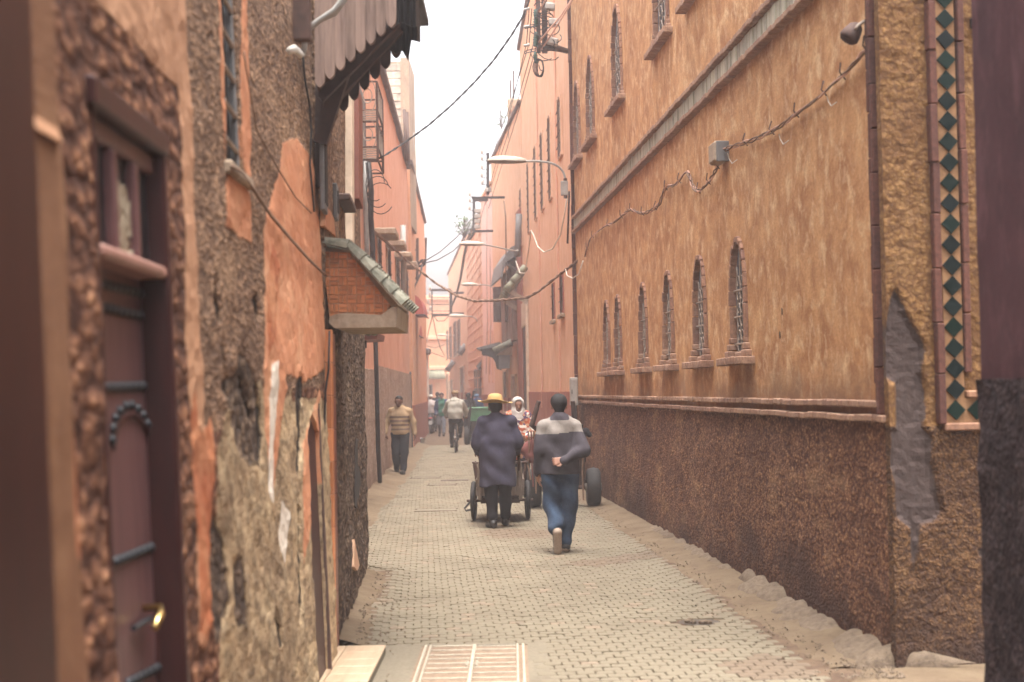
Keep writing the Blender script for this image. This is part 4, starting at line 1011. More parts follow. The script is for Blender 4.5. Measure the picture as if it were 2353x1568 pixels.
tc = empty('tiled_canopy', (-1.25, 9.55, 2.1), 0, 'door canopy faced with orange basket weave tiles under mossy roof tiles', 'canopy')
dC = 9.5; dE = 10.5
side = [(741, 578), (803, 581), (897, 702), (885, 722), (830, 728), (757, 728)]
def thick(px, py, d): return P(px, py, d)
mb = MB(); mb.prism([P(x, y, dC + .012) for x, y in side], (0, dE - dC - .04, 0)); mb.build('canopy_core', M['tile_joint'], tc, world=True)
# basket weave tiles on the near side
sq = 20.5; k_ = 0; tl_ = []
sidep = [(p[0], p[1]) for p in side]
for iy in range(-1, 9):
    for ix in range(-1, 10):
        x0_, y0_ = 737 + ix * sq, 575 + iy * sq
        for q in range(3 if False else 2):
            if (ix + iy) % 2 == 0: rc = (x0_ + 1.1, y0_ + q * sq / 2 + 1.1, x0_ + sq - 1.1, y0_ + (q + 1) * sq / 2 - 1.1)
            else: rc = (x0_ + q * sq / 2 + 1.1, y0_ + 1.1, x0_ + (q + 1) * sq / 2 - 1.1, y0_ + sq - 1.1)
            # clip rectangle to the side outline
            poly = [(rc[0], rc[1]), (rc[2], rc[1]), (rc[2], rc[3]), (rc[0], rc[3])]
            cl = poly
            ok_ = True
            for i in range(len(sidep)):
                ax, ay = sidep[i]; bx_, by_ = sidep[(i + 1) % len(sidep)]; out = []
                def f_(p): return (bx_ - ax) * (p[1] - ay) - (by_ - ay) * (p[0] - ax)
                for j in range(len(cl)):
                    p_, q_ = cl[j], cl[(j + 1) % len(cl)]; fp, fq = f_(p_), f_(q_)
                    if fp >= 0: out.append(p_)
                    if (fp >= 0) != (fq >= 0):
                        tt = fp / (fp - fq); out.append((p_[0] + (q_[0] - p_[0]) * tt, p_[1] + (q_[1] - p_[1]) * tt))
                cl = out
                if len(cl) < 3: break
            if len(cl) < 3: continue
            ar = abs(sum(cl[j][0] * cl[(j + 1) % len(cl)][1] - cl[(j + 1) % len(cl)][0] * cl[j][1] for j in range(len(cl)))) / 2
            if ar < 14: continue
            mb = MB(); mb.prism([P(x, y, dC) for x, y in cl], (0, .02, 0)); mb.build('wall_tile', M['tile_orange'], tc, world=True)
# cement soffit slab
mb = MB(); mb.prism([P(x, y, dC - .05) for x, y in [(757, 729), (770, 722), (800, 719), (840, 722), (876, 724), (899, 706), (912, 705), (910, 752), (768, 754), (756, 742)]], (0, dE - dC + .08, 0)); mb.build('soffit_slab', M['cement_pale'], tc, world=True)
# mossy roof tiles down the slope
sl0, sl1 = P(738, 562, dC), P(918, 702, dC)
bend = P(800, 575, dC)
for r_ in range(6):
    for k in range(6):
        if k == 0: a, b = P(738, 566, dC), P(800, 578, dC)
        else:
            a0_, b0_ = P(798, 574, dC), P(918, 702, dC); a, b = a0_.lerp(b0_, (k - 1) / 5 - .03), a0_.lerp(b0_, k / 5 + .03)
        dy = r_ * (dE - dC) / 5 - .03; n_ = 7; mb = MB(); dirv = (b - a).normalized(); up_ = Vector((0, 1, 0)).cross(dirv) * -1
        if up_.z < 0: up_ = -up_
        rad0, rad1 = .050, .080; vs = []
        for (c_, rd) in ((a + up_ * .018, rad0), (b + up_ * .012, rad1)):
            for th in (1.0, .78):
                for i in range(n_):
                    an = math.pi * i / (n_ - 1); vs.append(c_ + Vector((0, dy, 0)) + Vector((0, math.cos(an) * rd * th, 0)) + up_ * math.sin(an) * rd * th * .85)
        fs = []
        for i in range(n_ - 1):
            fs += [(i, i + 1, 2 * n_ + i + 1, 2 * n_ + i), (n_ + i, 3 * n_ + i, 3 * n_ + i + 1, n_ + i + 1), (i, n_ + i, n_ + i + 1, i + 1), (2 * n_ + i, 2 * n_ + i + 1, 3 * n_ + i + 1, 3 * n_ + i)]
        fs += [(0, 2 * n_, 3 * n_, n_), (n_ - 1, 2 * n_ - 1, 4 * n_ - 1, 3 * n_ - 1)]
        mb.add(vs, fs); mb.build('roof_tile', M['roof_tile'], tc, world=True)
mb = MB(); mb.prism([P(x, y, dC + .02) for x, y in [(738, 568), (803, 576), (914, 700), (900, 706), (802, 586), (740, 580)]], (0, dE - dC - .06, 0)); mb.build('mortar_bed', M['cement_pale'], tc, world=True)
# tiled pilaster below
pl = empty('tiled_pilaster', G(765, 1520), 0, 'slim doorway pilaster of orange and red brown tiles', 'pilaster')
zt = P(760, 756, 9.3).z
n_ = 10; xo0, xo1 = P(751, 1200, 9.36).x, P(762, 1200, 9.36).x
for k in range(n_):
    z0_, z1_ = zt * k / n_, zt * (k + 1) / n_; mb = MB(); mb.bx(xo0 - .08, xo1 + .012, 9.36, 9.46, z0_ + .002, z1_ - .002, 0, .003); mb.build('orange_tile', M['tile_orange'], pl, world=True)
xb1 = P(775, 1200, 9.62).x
for k in range(n_):
    z0_, z1_ = (zt - .02) * k / n_, (zt - .02) * (k + 1) / n_; mb = MB(); mb.bx(xo0 - .06, xb1, 9.47, 9.64, z0_ + .002, z1_ - .002, 0, .003); mb.build('brown_tile', M['tile_brown'], pl, world=True)
# pipe at the canopy
cable('downpipe', [P(757, 760, 9.2), P(755, 850, 9.2), P(748, 900, 9.2), P(745, 1000, 9.2), P(746, 1200, 9.2), P(747, 1570, 9.2)], .007, M['iron'], 'thin dark pipe beside the tiled pilaster', 'pipe', None, 8)
# ------------------------------------------------------------------ left, further back
def simple_building(name, label, A, B, side, h, mat, dado=None, dz=1.2, depth=5, step=.35, amp=.02, holes=(), coping=None, group=None, reveal=.15):
    W = Wall(A, B, side); r = W.root(name, label, 'building', group)
    block(r, W, 0, W.L, h, depth, mat, holes, step, amp, .5, reveal, 'wall')
    if dado:
        mb = MB(); relief(mb, W.s, rough_poly([(0, .02), (W.L, .02), (W.L, dz), (0, dz)], .25, .015, 3, 2), (), .2, .012, 1.5, .03, 0, None, 0, .06); mb.build('dado', dado, r, fix=False)
    if coping: wbox(W, -.02, W.L + .02, -.3, .09, h - .02, h + .12, None, .02).build('coping', coping, r)
    return W, r
def wwin(r, W, px0, px1, py0, py1, mat=None, frame=None, n=.02, grille=0, name='window', sill=True, proud=.02):
    """window given by its pixel box on the wall: frame proud of the face, dark pane set back, bars"""
    pm = (py0 + py1) / 2; u0 = W.uv(px0, pm)[0]; u1 = W.uv(px1, pm)[0]
    if u0 > u1: u0, u1 = u1, u0
    xm = (px0 + px1) / 2; z1 = W.uv(xm, py0)[1]; z0 = W.uv(xm, py1)[1]
    fw = min(.07, (u1 - u0) * .2); mb = MB()
    for a, b, c, d in ((u0, u0 + fw, z0, z1), (u1 - fw, u1, z0, z1), (u0 + fw, u1 - fw, z1 - fw, z1), (u0 + fw, u1 - fw, z0, z0 + fw)): wbox(W, a, b, -.01, proud, c, d, mb)
    o = mb.build(name, frame or M['slate'], r)
    wbox(W, u0 + fw, u1 - fw, -.01, .006 + proud * .3, z0 + fw, z1 - fw).build('pane', mat or M['glass'], o)
    if grille:
        g = MB()
        for k in range(1, grille + 1):
            x = u0 + (u1 - u0) * k / (grille + 1); wtube(W, [(x, proud + .012, z0), (x, proud + .012, z1)], .012, 4, g)
        nz = max(2, int((z1 - z0) / .22))
        for k in range(1, nz): z = z0 + (z1 - z0) * k / nz; wtube(W, [(u0, proud + .02, z), (u1, proud + .02, z)], .010, 4, g)
        g.build('grille', M['iron_rust'], o)
    if sill: wbox(W, u0 - .06, u1 + .06, 0, proud + .06, z0 - .07, z0, None, .01).build('sill', M['cement_pale'], o)
    return u0, u1, z0, z1
# pink house with slab hoods
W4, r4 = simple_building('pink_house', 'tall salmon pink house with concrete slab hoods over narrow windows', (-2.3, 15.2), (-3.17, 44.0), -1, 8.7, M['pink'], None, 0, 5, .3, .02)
z4 = W4.uv(900, 850)[1]; u4a = W4.uv(866, 900)[0]
mb = MB(); relief(mb, -1, rough_poly([(u4a, .0), (W4.L, .0), (W4.L, z4), (u4a, z4)], .2, .012, 3, 2), (), .15, .015, 1.4, .04, 0, None, 0, .08, .01); mb.build('gravel_dado', M['gravel_pink'], r4, fix=False)
mb = MB(); relief(mb, -1, rough_poly([(2, .0), (u4a - .15, .0), (u4a - .15, z4 - .12), (2, z4 - .12)], .2, .03, 7, 2), (), .15, .02, 1.4, .075, 0, None, 0, .12, .012); mb.build('gravel_plinth', M['gravel_pink'], r4, fix=False)
wbox(W4, 0, W4.L, -.4, .12, 8.68, 8.84, None, .02).build('coping', M['coping'], r4)
for (x0, x1, y0, y1), (wx0, wx1, wy1) in (((862, 903, 524, 540), (866, 873, 640)), ((887, 923, 549, 566), (889, 895, 680)), ((907, 941, 576, 592), (909, 916, 700)), ((924, 952, 602, 612), (928, 935, 724))):
    u = W4.uv(x0, y0)[0]; z = W4.uv(x0, y1)[1]; o = wbox(W4, u - .15, u + 1.15, -.02, .42, z, z + .13, None, .02).build('slab_hood', M['cement_pale'], r4)
    wwin(r4, W4, wx0, wx1 + 2, y1 + 8, wy1, None, M['cream'], grille=3, sill=False)
# ornate window cage
cg = empty('window_cage', W4.w(W4.uv(822, 370)[0], 0, W4.uv(822, 370)[1]), 0, 'projecting upstairs window cage of scrolled rusty iron on the pink house', 'window cage')
u0_, z0_ = W4.uv(822, 368); z1_ = W4.uv(822, 195)[1]; L_ = 1.5; pr_ = .34
mb = MB(); wbox(W4, u0_ - .02, u0_ + L_, -.02, .03, z0_, z1_, mb); mb2 = mb
o = bpy.data.objects.new('backing_shutter', mb.mesh('backing_shutter', M['slate'], False, wm(cg).inverted() @ W4.M)); COL.objects.link(o); o.parent = cg
def cpart(mbx, nm, mt): 
    o = bpy.data.objects.new(nm, mbx.mesh(nm, mt, False, wm(cg).inverted() @ W4.M)); COL.objects.link(o); o.parent = cg; return o
mb = MB()
for uu_ in (u0_, u0_ + L_):
    for nn in (.02, pr_): wtube(W4, [(uu_, nn, z0_), (uu_, nn, z1_)], .022, 5, mb)
for z in (z0_, z0_ + .22, (z0_ + z1_) / 2 - .02, (z0_ + z1_) / 2 + .18, z1_): wtube(W4, [(u0_, .02, z), (u0_, pr_, z), (u0_ + L_, pr_, z), (u0_ + L_, .02, z)], .018, 5, mb)
cpart(mb, 'cage_frame', M['iron_rust'])
mb = MB()
for zb_, ze_ in ((z0_ + .22, (z0_ + z1_) / 2 - .02), ((z0_ + z1_) / 2 + .18, z1_)):
    zc = (zb_ + ze_) / 2; hz = (ze_ - zb_) / 2
    for q in (-1, 1):
        wtube(W4, [(u0_, .18 + q * .14 * (1 - math.cos(a)) * .5 - q * .14, zc + hz * math.sin(a)) for a in np.linspace(-1.57, 1.57, 11)], .011, 4, mb)
    wtube(W4, [(u0_, .18 + .08 * math.cos(a), zc + hz * .5 * math.sin(a)) for a in np.linspace(0, 6.28, 15)], .011, 4, mb)
    for uu_ in np.linspace(u0_ + .15, u0_ + L_ - .15, 5): wtube(W4, [(uu_, pr_, zb_), (uu_, pr_, ze_)], .012, 4, mb)
tag(cpart(mb, 'scrollwork', M['iron_pale']), kind='stuff')
for zb_ in (z0_, (z0_ + z1_) / 2 - .02):
    for k in range(5):
        mb = MB(); z = zb_ + .02 + .04 * k; wbox(W4, u0_ - .01, u0_ + .02, .03, pr_ - .01, z, z + .022, mb); cpart(mb, 'slat', M['iron_pale'])
# meter cables and pipes on the pink house
pipe = lambda nm, pts, r, mt, lb_, cat='pipe': cable(nm, pts, r, mt, lb_, cat, None, 8)
pipe('drainpipe', [wp(W4, x, y, .16) for x, y in ((862, 700), (863, 790), (866, 900), (869, 1030), (873, 1108))], .042, M['iron'], 'tall black drainpipe down the pink house behind the walking man')
pipe('drainpipe', [P(838, 372, 25.0), P(840, 470, 25.0), P(843, 560, 25.0), P(846, 640, 25.0)], .045, M['conduit'], 'pale grey downpipe below the window cage')
pipe('cable_bundle', [P(846, 374, 24.8), P(853, 440, 24.8), P(852, 500, 24.8), P(856, 560, 24.8), P(858, 660, 24.8)], .05, M['iron'], 'thick black cable bundle hanging under the window cage', 'cable')
pipe('drainpipe', [P(926, 518, 36.5), P(927, 600, 36.5), P(928, 722, 36.5)], .075, M['conduit'], 'light grey downpipe between the slab hoods of the pink house')
for k in range(3):
    rs = random.Random(30 + k); c_ = P(862 + 6 * k, 420 + 15 * k, 24.6)
    cable('loose_wire', [c_ + Vector((.16 * math.cos(a) * (1 + .2 * k), .05 * math.sin(a * 2), .25 * math.sin(a) - .05 * a * .3)) for a in np.linspace(.3 * k, 5.2 + .3 * k, 16)], .008, M['black_cable'], 'loose loops of black wire dangling by the window cage', 'wire', 'loose wire loops')
# lower tile hood on the pink house
th = empty('tile_hood', P(848, 785, 22), 0, 'small scalloped green tile hood behind the basket weave canopy', 'hood')
mb = MB(); mb.prism([P(x, y, 21.6) for x, y in ((818, 764), (868, 766), (866, 779), (820, 782))], (0, 1.2, 0)); mb.build('hood_slab', M['maroon_metal'], th, world=True)
for k in range(4):
    for q in range(2):
        c0 = P(822 + 13 * k, 763, 21.6 + .5 * q); mb = MB(); mb.tube([c0 + Vector((0, -.06, -.02)), c0 + Vector((0, .55, .06))], .05, 8); mb.build('hood_tile', M['olive_tile'], th, True, world=True)
mb = MB(); mb.beam(P(838, 783, 21.8), P(838, 800, 21.8), .06, .06); mb.build('bracket', M['iron'], th, world=True)
# rooftop parapet of pale blocks
pb = empty('block_parapet', P(905, 300, 44.6), 0, 'rooftop parapet of bare pale concrete blocks above the pink house', 'parapet')
rs = random.Random(3); bxm = MB(); bxm.box((0, 0, 0), (.48, .3, .22), None, 0, .015); bme = bxm.mesh('concrete_block', M['block'])
x0p, x1p = P(866, 200, 44.6).x, P(923, 200, 44.6).x; zlo, zhi = 9.0, P(900, 133, 44.6).z; j = 0
z = zlo
while z < zhi:
    x = x0p + (.24 if j % 2 else 0) - .3
    while x < x1p:
        if not (z > zhi - .5 and rs.random() < .3): inst('concrete_block', bme, pb, Matrix.Translation(Vector((min(x + .24, x1p - .2), 44.6 + rs.uniform(-.02, .02), z + .11)) - pb.location))
        x += .5
    z += .24; j += 1
mb = MB(); mb.bx(x0p - .4, x1p + .02, 44.7, 47, 7, zhi - .1); mb.bx(x1p - .02, x1p + .25, 44.4, 47, 7, zhi - .05); mb.build('render_back', M['cement_pale'], pb, world=True)
for k, (px, y0, y1) in enumerate(((948, 305, 400), (951, 318, 440), (956, 335, 420))):
    cable('scaffold_pole', [P(px, y0, 46 + k), P(px - 4, y1 + 80, 46 + k)], .05, M['conduit'], 'thin pale pole standing on the roof behind the pink house', 'pole', 'roof poles', 6)
for k, (px, y0, y1) in enumerate(((929, 252, 330), (935, 258, 340))):
    cable('roof_post', [P(px, y0, 40 + k), P(px + 4, y1 + 40, 40 + k)], .05, M['coping'], 'short dark post at the roof edge beside the block parapet', 'post', 'roof edge posts', 6)
# next left buildings
W5, r5 = simple_building('awning_house', 'narrow orange house with red shop awnings further along the left side', (-3.10, 44.2), (-3.62, 60.0), -1, 8.9, M['orange_far'], M['red_dado'], 1.35, 6, .4, .02, coping=M['coping'])
def awning(px0, px1, py0, py1, d, label):
    a = P(px0, py0, d); o_ = P(px1, py1, d); e = empty('awning', a, 0, label, 'awning', 'red awnings')
    mb = MB(); L_ = o_.x - a.x; hh = a.z - o_.z; pr2 = []
    for k in range(7):
        an = k / 6 * math.pi / 2; pr2.append((a.x + L_ * math.sin(an), d, o_.z + hh * math.cos(an)))
    pr2.append((a.x, d, o_.z)); mb.prism(pr2, (0, 2.2, 0)); mb.build('canvas', M['awning_red'], e, world=True)
    mb = MB(); mb.tube([(a.x, d - .02, o_.z - .03), (o_.x + .02, d - .02, o_.z - .03), (o_.x + .02, d + 2.2, o_.z - .03)], .025, 6); mb.build('front_bar', M['iron'], e, world=True)
awning(949, 974, 678, 722, 47, 'rounded dark red awning projecting from the awning house')
awning(946, 962, 722, 770, 51, 'second, narrower red awning just beyond and below the rounded one')
pa = empty('cable_post', P(959, 640, 48), 0, 'wall mounted steel cable post with a knot of black wires', 'post')
for y in (575, 640): 
    mb = MB(); mb.beam(P(940, y, 48), P(962, y, 48), .06, .06); mb.build('arm', M['iron_rust'], pa, world=True)
mb = MB(); mb.beam(P(959, 548, 48), P(959, 645, 48), .09, .09); mb.build('mast', M['iron_rust'], pa, world=True)
rs = random.Random(8); mb = MB()
for k in range(12):
    c_ = P(970, 605, 47.5); a_ = rs.uniform(0, 6); mb.tube([c_ + Vector((.12 * math.cos(a_ + b), .1 * math.sin(b), .12 * math.sin(a_ + b * 1.3))) for b in np.linspace(0, 4, 8)], .018, 4)
mb.build('wire_knot', M['black_cable'], pa, world=True)
sgn = empty('black_sign', P(957, 934, 54), 0, 'tall narrow black sign board on the left wall beyond the walking man', 'sign')
mb = MB(); a, b = P(951, 934, 54), P(962, 886, 54); mb.bx(a.x, b.x, 53.9, 54.9, a.z, b.z, 0, .02); mb.build('board', M['iron'], sgn, world=True)
mb = MB(); mb.tube([P(957, 886, 54), P(957, 760, 54)], .03, 6); mb.build('conduit', M['conduit'], sgn, world=True)
mb = MB(); mb.tube([P(958, 934, 54), P(960, 1005, 54)], .03, 6); mb.build('conduit', M['conduit'], sgn, world=True)
pipe('drainpipe', [P(939, 855, 43.6), P(941, 930, 43.6), P(944, 1040, 43.6)], .08, M['iron'], 'short black drainpipe at the end of the pink house dado')
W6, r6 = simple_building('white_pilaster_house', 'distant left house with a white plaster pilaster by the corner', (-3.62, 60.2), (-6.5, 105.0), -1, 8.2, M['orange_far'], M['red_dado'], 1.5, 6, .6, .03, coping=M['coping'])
mb = MB(); a, b = P(971, 912, 60.0), P(983, 812, 60.0); mb.bx(a.x, b.x, 59.9, 60.6, a.z, b.z, 0, .03); mb.build('pilaster', M['white_wall'], r6, world=True)
mb = MB(); a, b = P(970, 815, 59.9), P(988, 800, 59.9); mb.bx(a.x, b.x, 59.7, 60.7, a.z, b.z, 0, .05); mb.build('pilaster_cap', M['slate'], r6, world=True)
# end of the street
E = Wall((-9.0, 112.0), (-1.5, 114.0), -1)
re_ = E.root('end_building', 'orange building closing the far end of the street with an olive tiled hood', 'building')
zE = P(1005, 688, 112).z
block(re_, E, -4, E.L + 3, zE, 8, M['orange_far'], (), .8, .03, .4)
for py in (780, 850, 865):
    z = P(1005, py, 112).z; wbox(E, -4, E.L + 3, 0, .22, z, z + .3, None, .03).build('ledge', M['peach'], re_)
wbox(E, -4, E.L + 3, -.5, .25, zE - .02, zE + .35, None, .05).build('coping', M['pink_deep'], re_)
zt0, zt1 = P(1000, 870, 111).z, P(1000, 848, 111).z; u0_ = E.uv(982, 860)[0]; u1_ = E.uv(1018, 860)[0]
for k in range(14):
    x = u0_ + (u1_ - u0_) * k / 13; mb = MB(); wtube(E, [(x, .7, zt0), (x, .05, zt1)], .06, 6, mb); mb.build('hood_tile', M['olive_tile'], re_, True)
wwin(re_, E, 984, 994, 884, 950, M['glass'], M['slate'], name='door', sill=False)
wwin(re_, E, 1000, 1012, 880, 945, M['peach'], M['peach'], name='doorway', sill=False)
wbox(E, E.uv(1026, 880)[0], E.uv(1042, 880)[0], 0, .3, 0, P(1030, 875, 112).z).build('gate_pier', M['cement_pale'], re_)
# ------------------------------------------------------------------ right, further back
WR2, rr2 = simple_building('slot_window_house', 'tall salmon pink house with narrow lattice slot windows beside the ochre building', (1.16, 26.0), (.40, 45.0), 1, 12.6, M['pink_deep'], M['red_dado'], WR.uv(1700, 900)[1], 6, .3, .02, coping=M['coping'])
for (a, b, c, d) in ((1284, 1292, 223, 366), (1262, 1268.5, 264, 463), (1244.5, 1250.5, 303, 487), (1229.5, 1235, 334, 508), (1196.5, 1201, 432, 570), (1214, 1218, 372, 540)):
    wwin(rr2, WR2, a, b, c, d, M['cement_pale'], M['peach'], grille=2, sill=False, proud=.035)
for (a, b, c, d) in ((1289, 1297, 630, 723), (1271, 1276.5, 651, 737)):
    wwin(rr2, WR2, a, b, c, d, M['glass'], M['red_dado'], grille=2, sill=True, proud=.03)
for px, w in ((1283, .10), (1240, .12)):
    u = WR2.uv(px, 500)[0]; wbox(WR2, u, u + w, 0, .035, 1.3, 12.4, None, .01).build('plaster_rib', M['pink'], rr2)
# doorway with cream surround and olive hood
u0_, u1_ = WR2.uv(1214, 800)[0], WR2.uv(1200, 800)[0]; zt = WR2.uv(1207, 752)[1]; zs = WR2.uv(1207, 694)[1]
for a, b, c, d, nm in ((u0_ - .35, u0_, 0, zs, 'door_surround'), (u1_, u1_ + .45, 0, zs, 'door_surround'), (u0_, u1_, zt, zs, 'door_head')): wbox(WR2, a, b, 0, .08, c, d, None, .01).build(nm, M['cream'], rr2)
wbox(WR2, u0_, u1_, .0, .04, 0, zt).build('door', M['iron'], rr2)
hd = empty('olive_tile_hood', WR2.w(u1_, 0, zs), 0, 'sloping hood of olive green tiles over the cream framed doorway', 'hood')
for k in range(6):
    ua = u0_ - .35 + (u1_ - u0_ + .9) * k / 5
    a = WR2.w(ua, .05, WR2.uv(1210, 612)[1] - .05); b = WR2.w(ua, .62, WR2.uv(1210, 665)[1] - .05)
    for q in range(3):
        mb = MB(); mb.tube([a.lerp(b, q / 3), a.lerp(b, (q + 1.12) / 3)], [.10, .13], 8); mb.build('tile', M['olive_tile'], hd, True, world=True)
mb = MB(); a = WR2.uv(1210, 672)[1]
for x in (u0_ - .3, u1_ + .4): mb.beam(WR2.w(x, .02, a - .35), WR2.w(x, .55, a), .10, .14)
mb.build('bracket', M['cement_pale'], hd, world=True)
WR3, rr3 = simple_building('timber_bay_house', 'orange house with a grey timber bay and dark doorway hoods beyond the slot window house', (.40, 45.1), (-.72, 57.0), 1, 10.9, M['pink_deep'], M['red_dado'], 1.5, 6, .4, .02, coping=M['coping'])
for k in range(9):
    u = WR3.uv(1189, 700)[0] + .42 * k; z0_, z1_ = WR3.uv(1170, 790)[1], WR3.uv(1170, 630)[1]; wbox(WR3, u, u + .40, 0, .22 + .02 * (k % 2), z0_, z1_, None, .01).build('bay_board', M['wood_grey'], rr3)
for px0, px1 in ((1178, 1183), (1160, 1164), (1150, 1153)): wwin(rr3, WR3, px0, px1, 660, 740, M['glass'], M['wood_dark'], sill=False, proud=.28)
bh = empty('brown_bay_hood', WR3.w(WR3.uv(1189, 600)[0], 0, WR3.uv(1189, 640)[1]), 0, 'curved brown hood over the timber bay', 'hood')
u0_ = WR3.uv(1192, 600)[0]; z_ = WR3.uv(1180, 572)[1]
mb = MB(); mb.prism([WR3.w(u0_, n, z) for n, z in ((0, z_), (.25, z_ - .12), (.5, z_ - .5), (.62, z_ - 1.1), (.55, z_ - 1.1), (.42, z_ - .6), (0, z_ - .35))], WR3.w(u0_ + 4.0, 0, 0) - WR3.w(u0_, 0, 0)); mb.build('hood_sheet', M['slate'], bh, world=True)
mb = MB(); mb.beam(WR3.w(u0_ + .05, .02, z_ - .9), WR3.w(u0_ + .05, .5, z_ - .6), .08, .08); mb.build('bracket', M['wood_dark'], bh, world=True)
# black curved doorway hood and pale tile hood
kh = empty('black_doorway_hood', P(1148, 848, 50), 0, 'black timber doorway hood on a curved bracket', 'hood')
d_ = 49.0; kk = Vector((0, 2.4, 0))
mb = MB(); mb.prism([P(x, y, d_) for x, y in ((1094, 800), (1148, 786), (1152, 790), (1152, 796), (1100, 803))], kk); mb.build('roof_board', M['slate'], kh, world=True)
mb = MB(); mb.prism([P(x, y, d_ + .02) for x, y in ((1106, 803), (1152, 796), (1152, 850), (1141, 846), (1138, 832), (1130, 820), (1118, 815), (1107, 814))], kk * .95); mb.build('curved_bracket', M['iron'], kh, world=True)
ph = empty('pale_tile_hood', P(1160, 815, 46.5), 0, 'pale tiled doorway hood above a hanging grey box', 'hood')
d_ = 46.3
for k in range(5):
    mb = MB(); y_ = d_ + .35 * k; mb.tube([P(1176, 786, d_) + Vector((0, .35 * k, 0)), P(1135, 808, d_) + Vector((0, .35 * k, 0))], [.10, .13], 8); mb.build('tile', M['roof_tile'], ph, True, world=True)
mb = MB(); mb.prism([P(x, y, d_ + .05) for x, y in ((1176, 792), (1138, 812), (1146, 816), (1176, 816))], (0, 1.5, 0)); mb.build('gable', M['cement_pale'], ph, world=True)
mb = MB(); mb.prism([P(x, y, d_ + .1) for x, y in ((1146, 816), (1171, 814), (1171, 846), (1146, 847))], (0, 1.3, 0)); mb.build('hanging_box', M['slate'], ph, world=True)
wbox(WR3, .15, 1.6, 0, .07, 0, 7.6, None, .02).build('red_pilaster', M['red_dado'], rr3)
wwin(rr3, WR3, 1159, 1168, 850, 950, M['iron'], M['cream'], name='door', sill=False, proud=.06)
wwin(rr3, WR3, 1178, 1188, 860, 950, M['gravel_pink'], M['cream'], name='door', sill=False, proud=.06)
mb = MB(); a = WR3.w(.4, .0, 10.9); rp = empty('roof_parapet', WR3.w(.2, 0, 10.9), 0, 'crumbling cream rooftop parapet with bare bricks above the timber bay house', 'parapet')
mb = MB(); x0_, x1_ = P(1166, 250, 49).x, P(1196, 250, 49).x; mb.bx(x0_, x1_ + .4, 49, 49.4, 10.5, P(1175, 226, 49).z, 0, .04); mb.build('render_slab', M['cement_pale'], rp, world=True)
for k in range(4):
    for q in range(3):
        mb = MB(); mb.bx(x0_ + .05 + .26 * q + (.13 if k % 2 else 0), x0_ + .29 + .26 * q + (.13 if k % 2 else 0), 48.93, 49.02, 11.1 + .13 * k, 11.21 + .13 * k, 0, .01); mb.build('bare_brick', M['brick'], rp, world=True)
for px, y0, y1 in ((1173, 185, 235), (1180, 163, 230)):
    mb = MB(); mb.tube([P(px, y0, 49.2), P(px, y1, 49.2)], .03, 5); mb.build('steel_bar', M['iron_rust'], rp, world=True)
WR3b, rr3b = simple_building('pale_pink_house', 'slim pale pink house squeezed between taller orange fronts', (-.72, 57.1), (-1.27, 62.5), 1, 10.1, M['pink_pale'], M['red_dado'], 1.6, 6, .4, .02, coping=M['peach'])
for px in (1131, 1122): wwin(rr3b, WR3b, px, px + 3, 760, 880, M['pink_deep'], M['pink'], sill=False)
for px in (1133, 1127, 1119): cable('facade_wire', [P(px, 470, 58.3), P(px - 1, 600, 58.3), P(px + 1, 740, 58.3), P(px - 2, 860, 58.3)], .012, M['cable_brown'], 'thin wire running down the pale pink house', 'wire', 'wires down the pale pink front')
WR4, rr4 = simple_building('coursed_house', 'peach house scored into sloping block courses', (-1.27, 62.6), (-2.4, 77.0), 1, 9.7, M['peach'], M['red_dado'], 1.6, 6, .5, .02, coping=M['coping'])
for k in range(17):
    z = 1.9 + .46 * k; wbox(WR4, .05, WR4.L, 0, .03, z, z + .05).build('course_line', M['pink'], rr4)
    for q in range(7):
        u = .9 + 2.0 * q + (1.0 if k % 2 else 0)
        if u < WR4.L - .2: wbox(WR4, u, u + .09, 0, .025, z + .055, z + .455).build('joint_line', M['pink'], rr4)
for (a, b, c, d) in ((1092, 1098, 850, 930), (1101, 1106, 845, 930)): wwin(rr4, WR4, a, b, c, d, M['glass'], M['slate'], name='door', sill=False, proud=.05)
mb = MB(); mb.prism([P(x, y, 64) for x, y in ((1094, 842), (1108, 825), (1110, 832), (1098, 848))], (0, 2.2, 0)); e = empty('grey_door_hood', P(1104, 835, 64), 0, 'small grey hood on the coursed house above a dark door', 'hood'); mb.build('hood_sheet', M['slate'], e, world=True)
mb = MB(); mb.beam(P(1106, 846, 64.2), P(1097, 846, 64.2), .1, .1); mb.build('bracket', M['wood_dark'], e, world=True)
WR5, rr5 = simple_building('tall_window_house', 'far peach house with pairs of tall dark windows on the right', (-2.4, 77.2), (-4.6, 104.0), 1, 10.3, M['peach'], M['red_dado'], 1.7, 8, .6, .03, coping=M['coping'])
for (a, b, c, d) in ((1044, 1049, 740, 818), (1053, 1058, 735, 815), (1034, 1038, 752, 822), (1027.5, 1030, 760, 826)): wwin(rr5, WR5, a, b, c, d, M['glass'], M['slate'], grille=2, proud=.06)
for (a, b, c, d) in ((1059, 1068, 842, 935), (1037, 1042, 872, 930), (1028, 1031, 858, 930)): wwin(rr5, WR5, a, b, c, d, M['glass'], M['cream'], name='door', sill=False, proud=.08)
for k, (x, y, d) in enumerate(((1062, 800, 80), (1034, 838, 93))):
    e = empty('slate_tile_hood', P(x, y, d), 0, 'small slate coloured tile hood over a far doorway', 'hood', 'far tile hoods')
    for q in range(4):
        mb = MB(); mb.tube([P(x + 8, y - 8, d + .5 * q), P(x - 7, y + 14, d + .5 * q)], [.16, .2], 6); mb.build('tile', M['slate'], e, True, world=True)

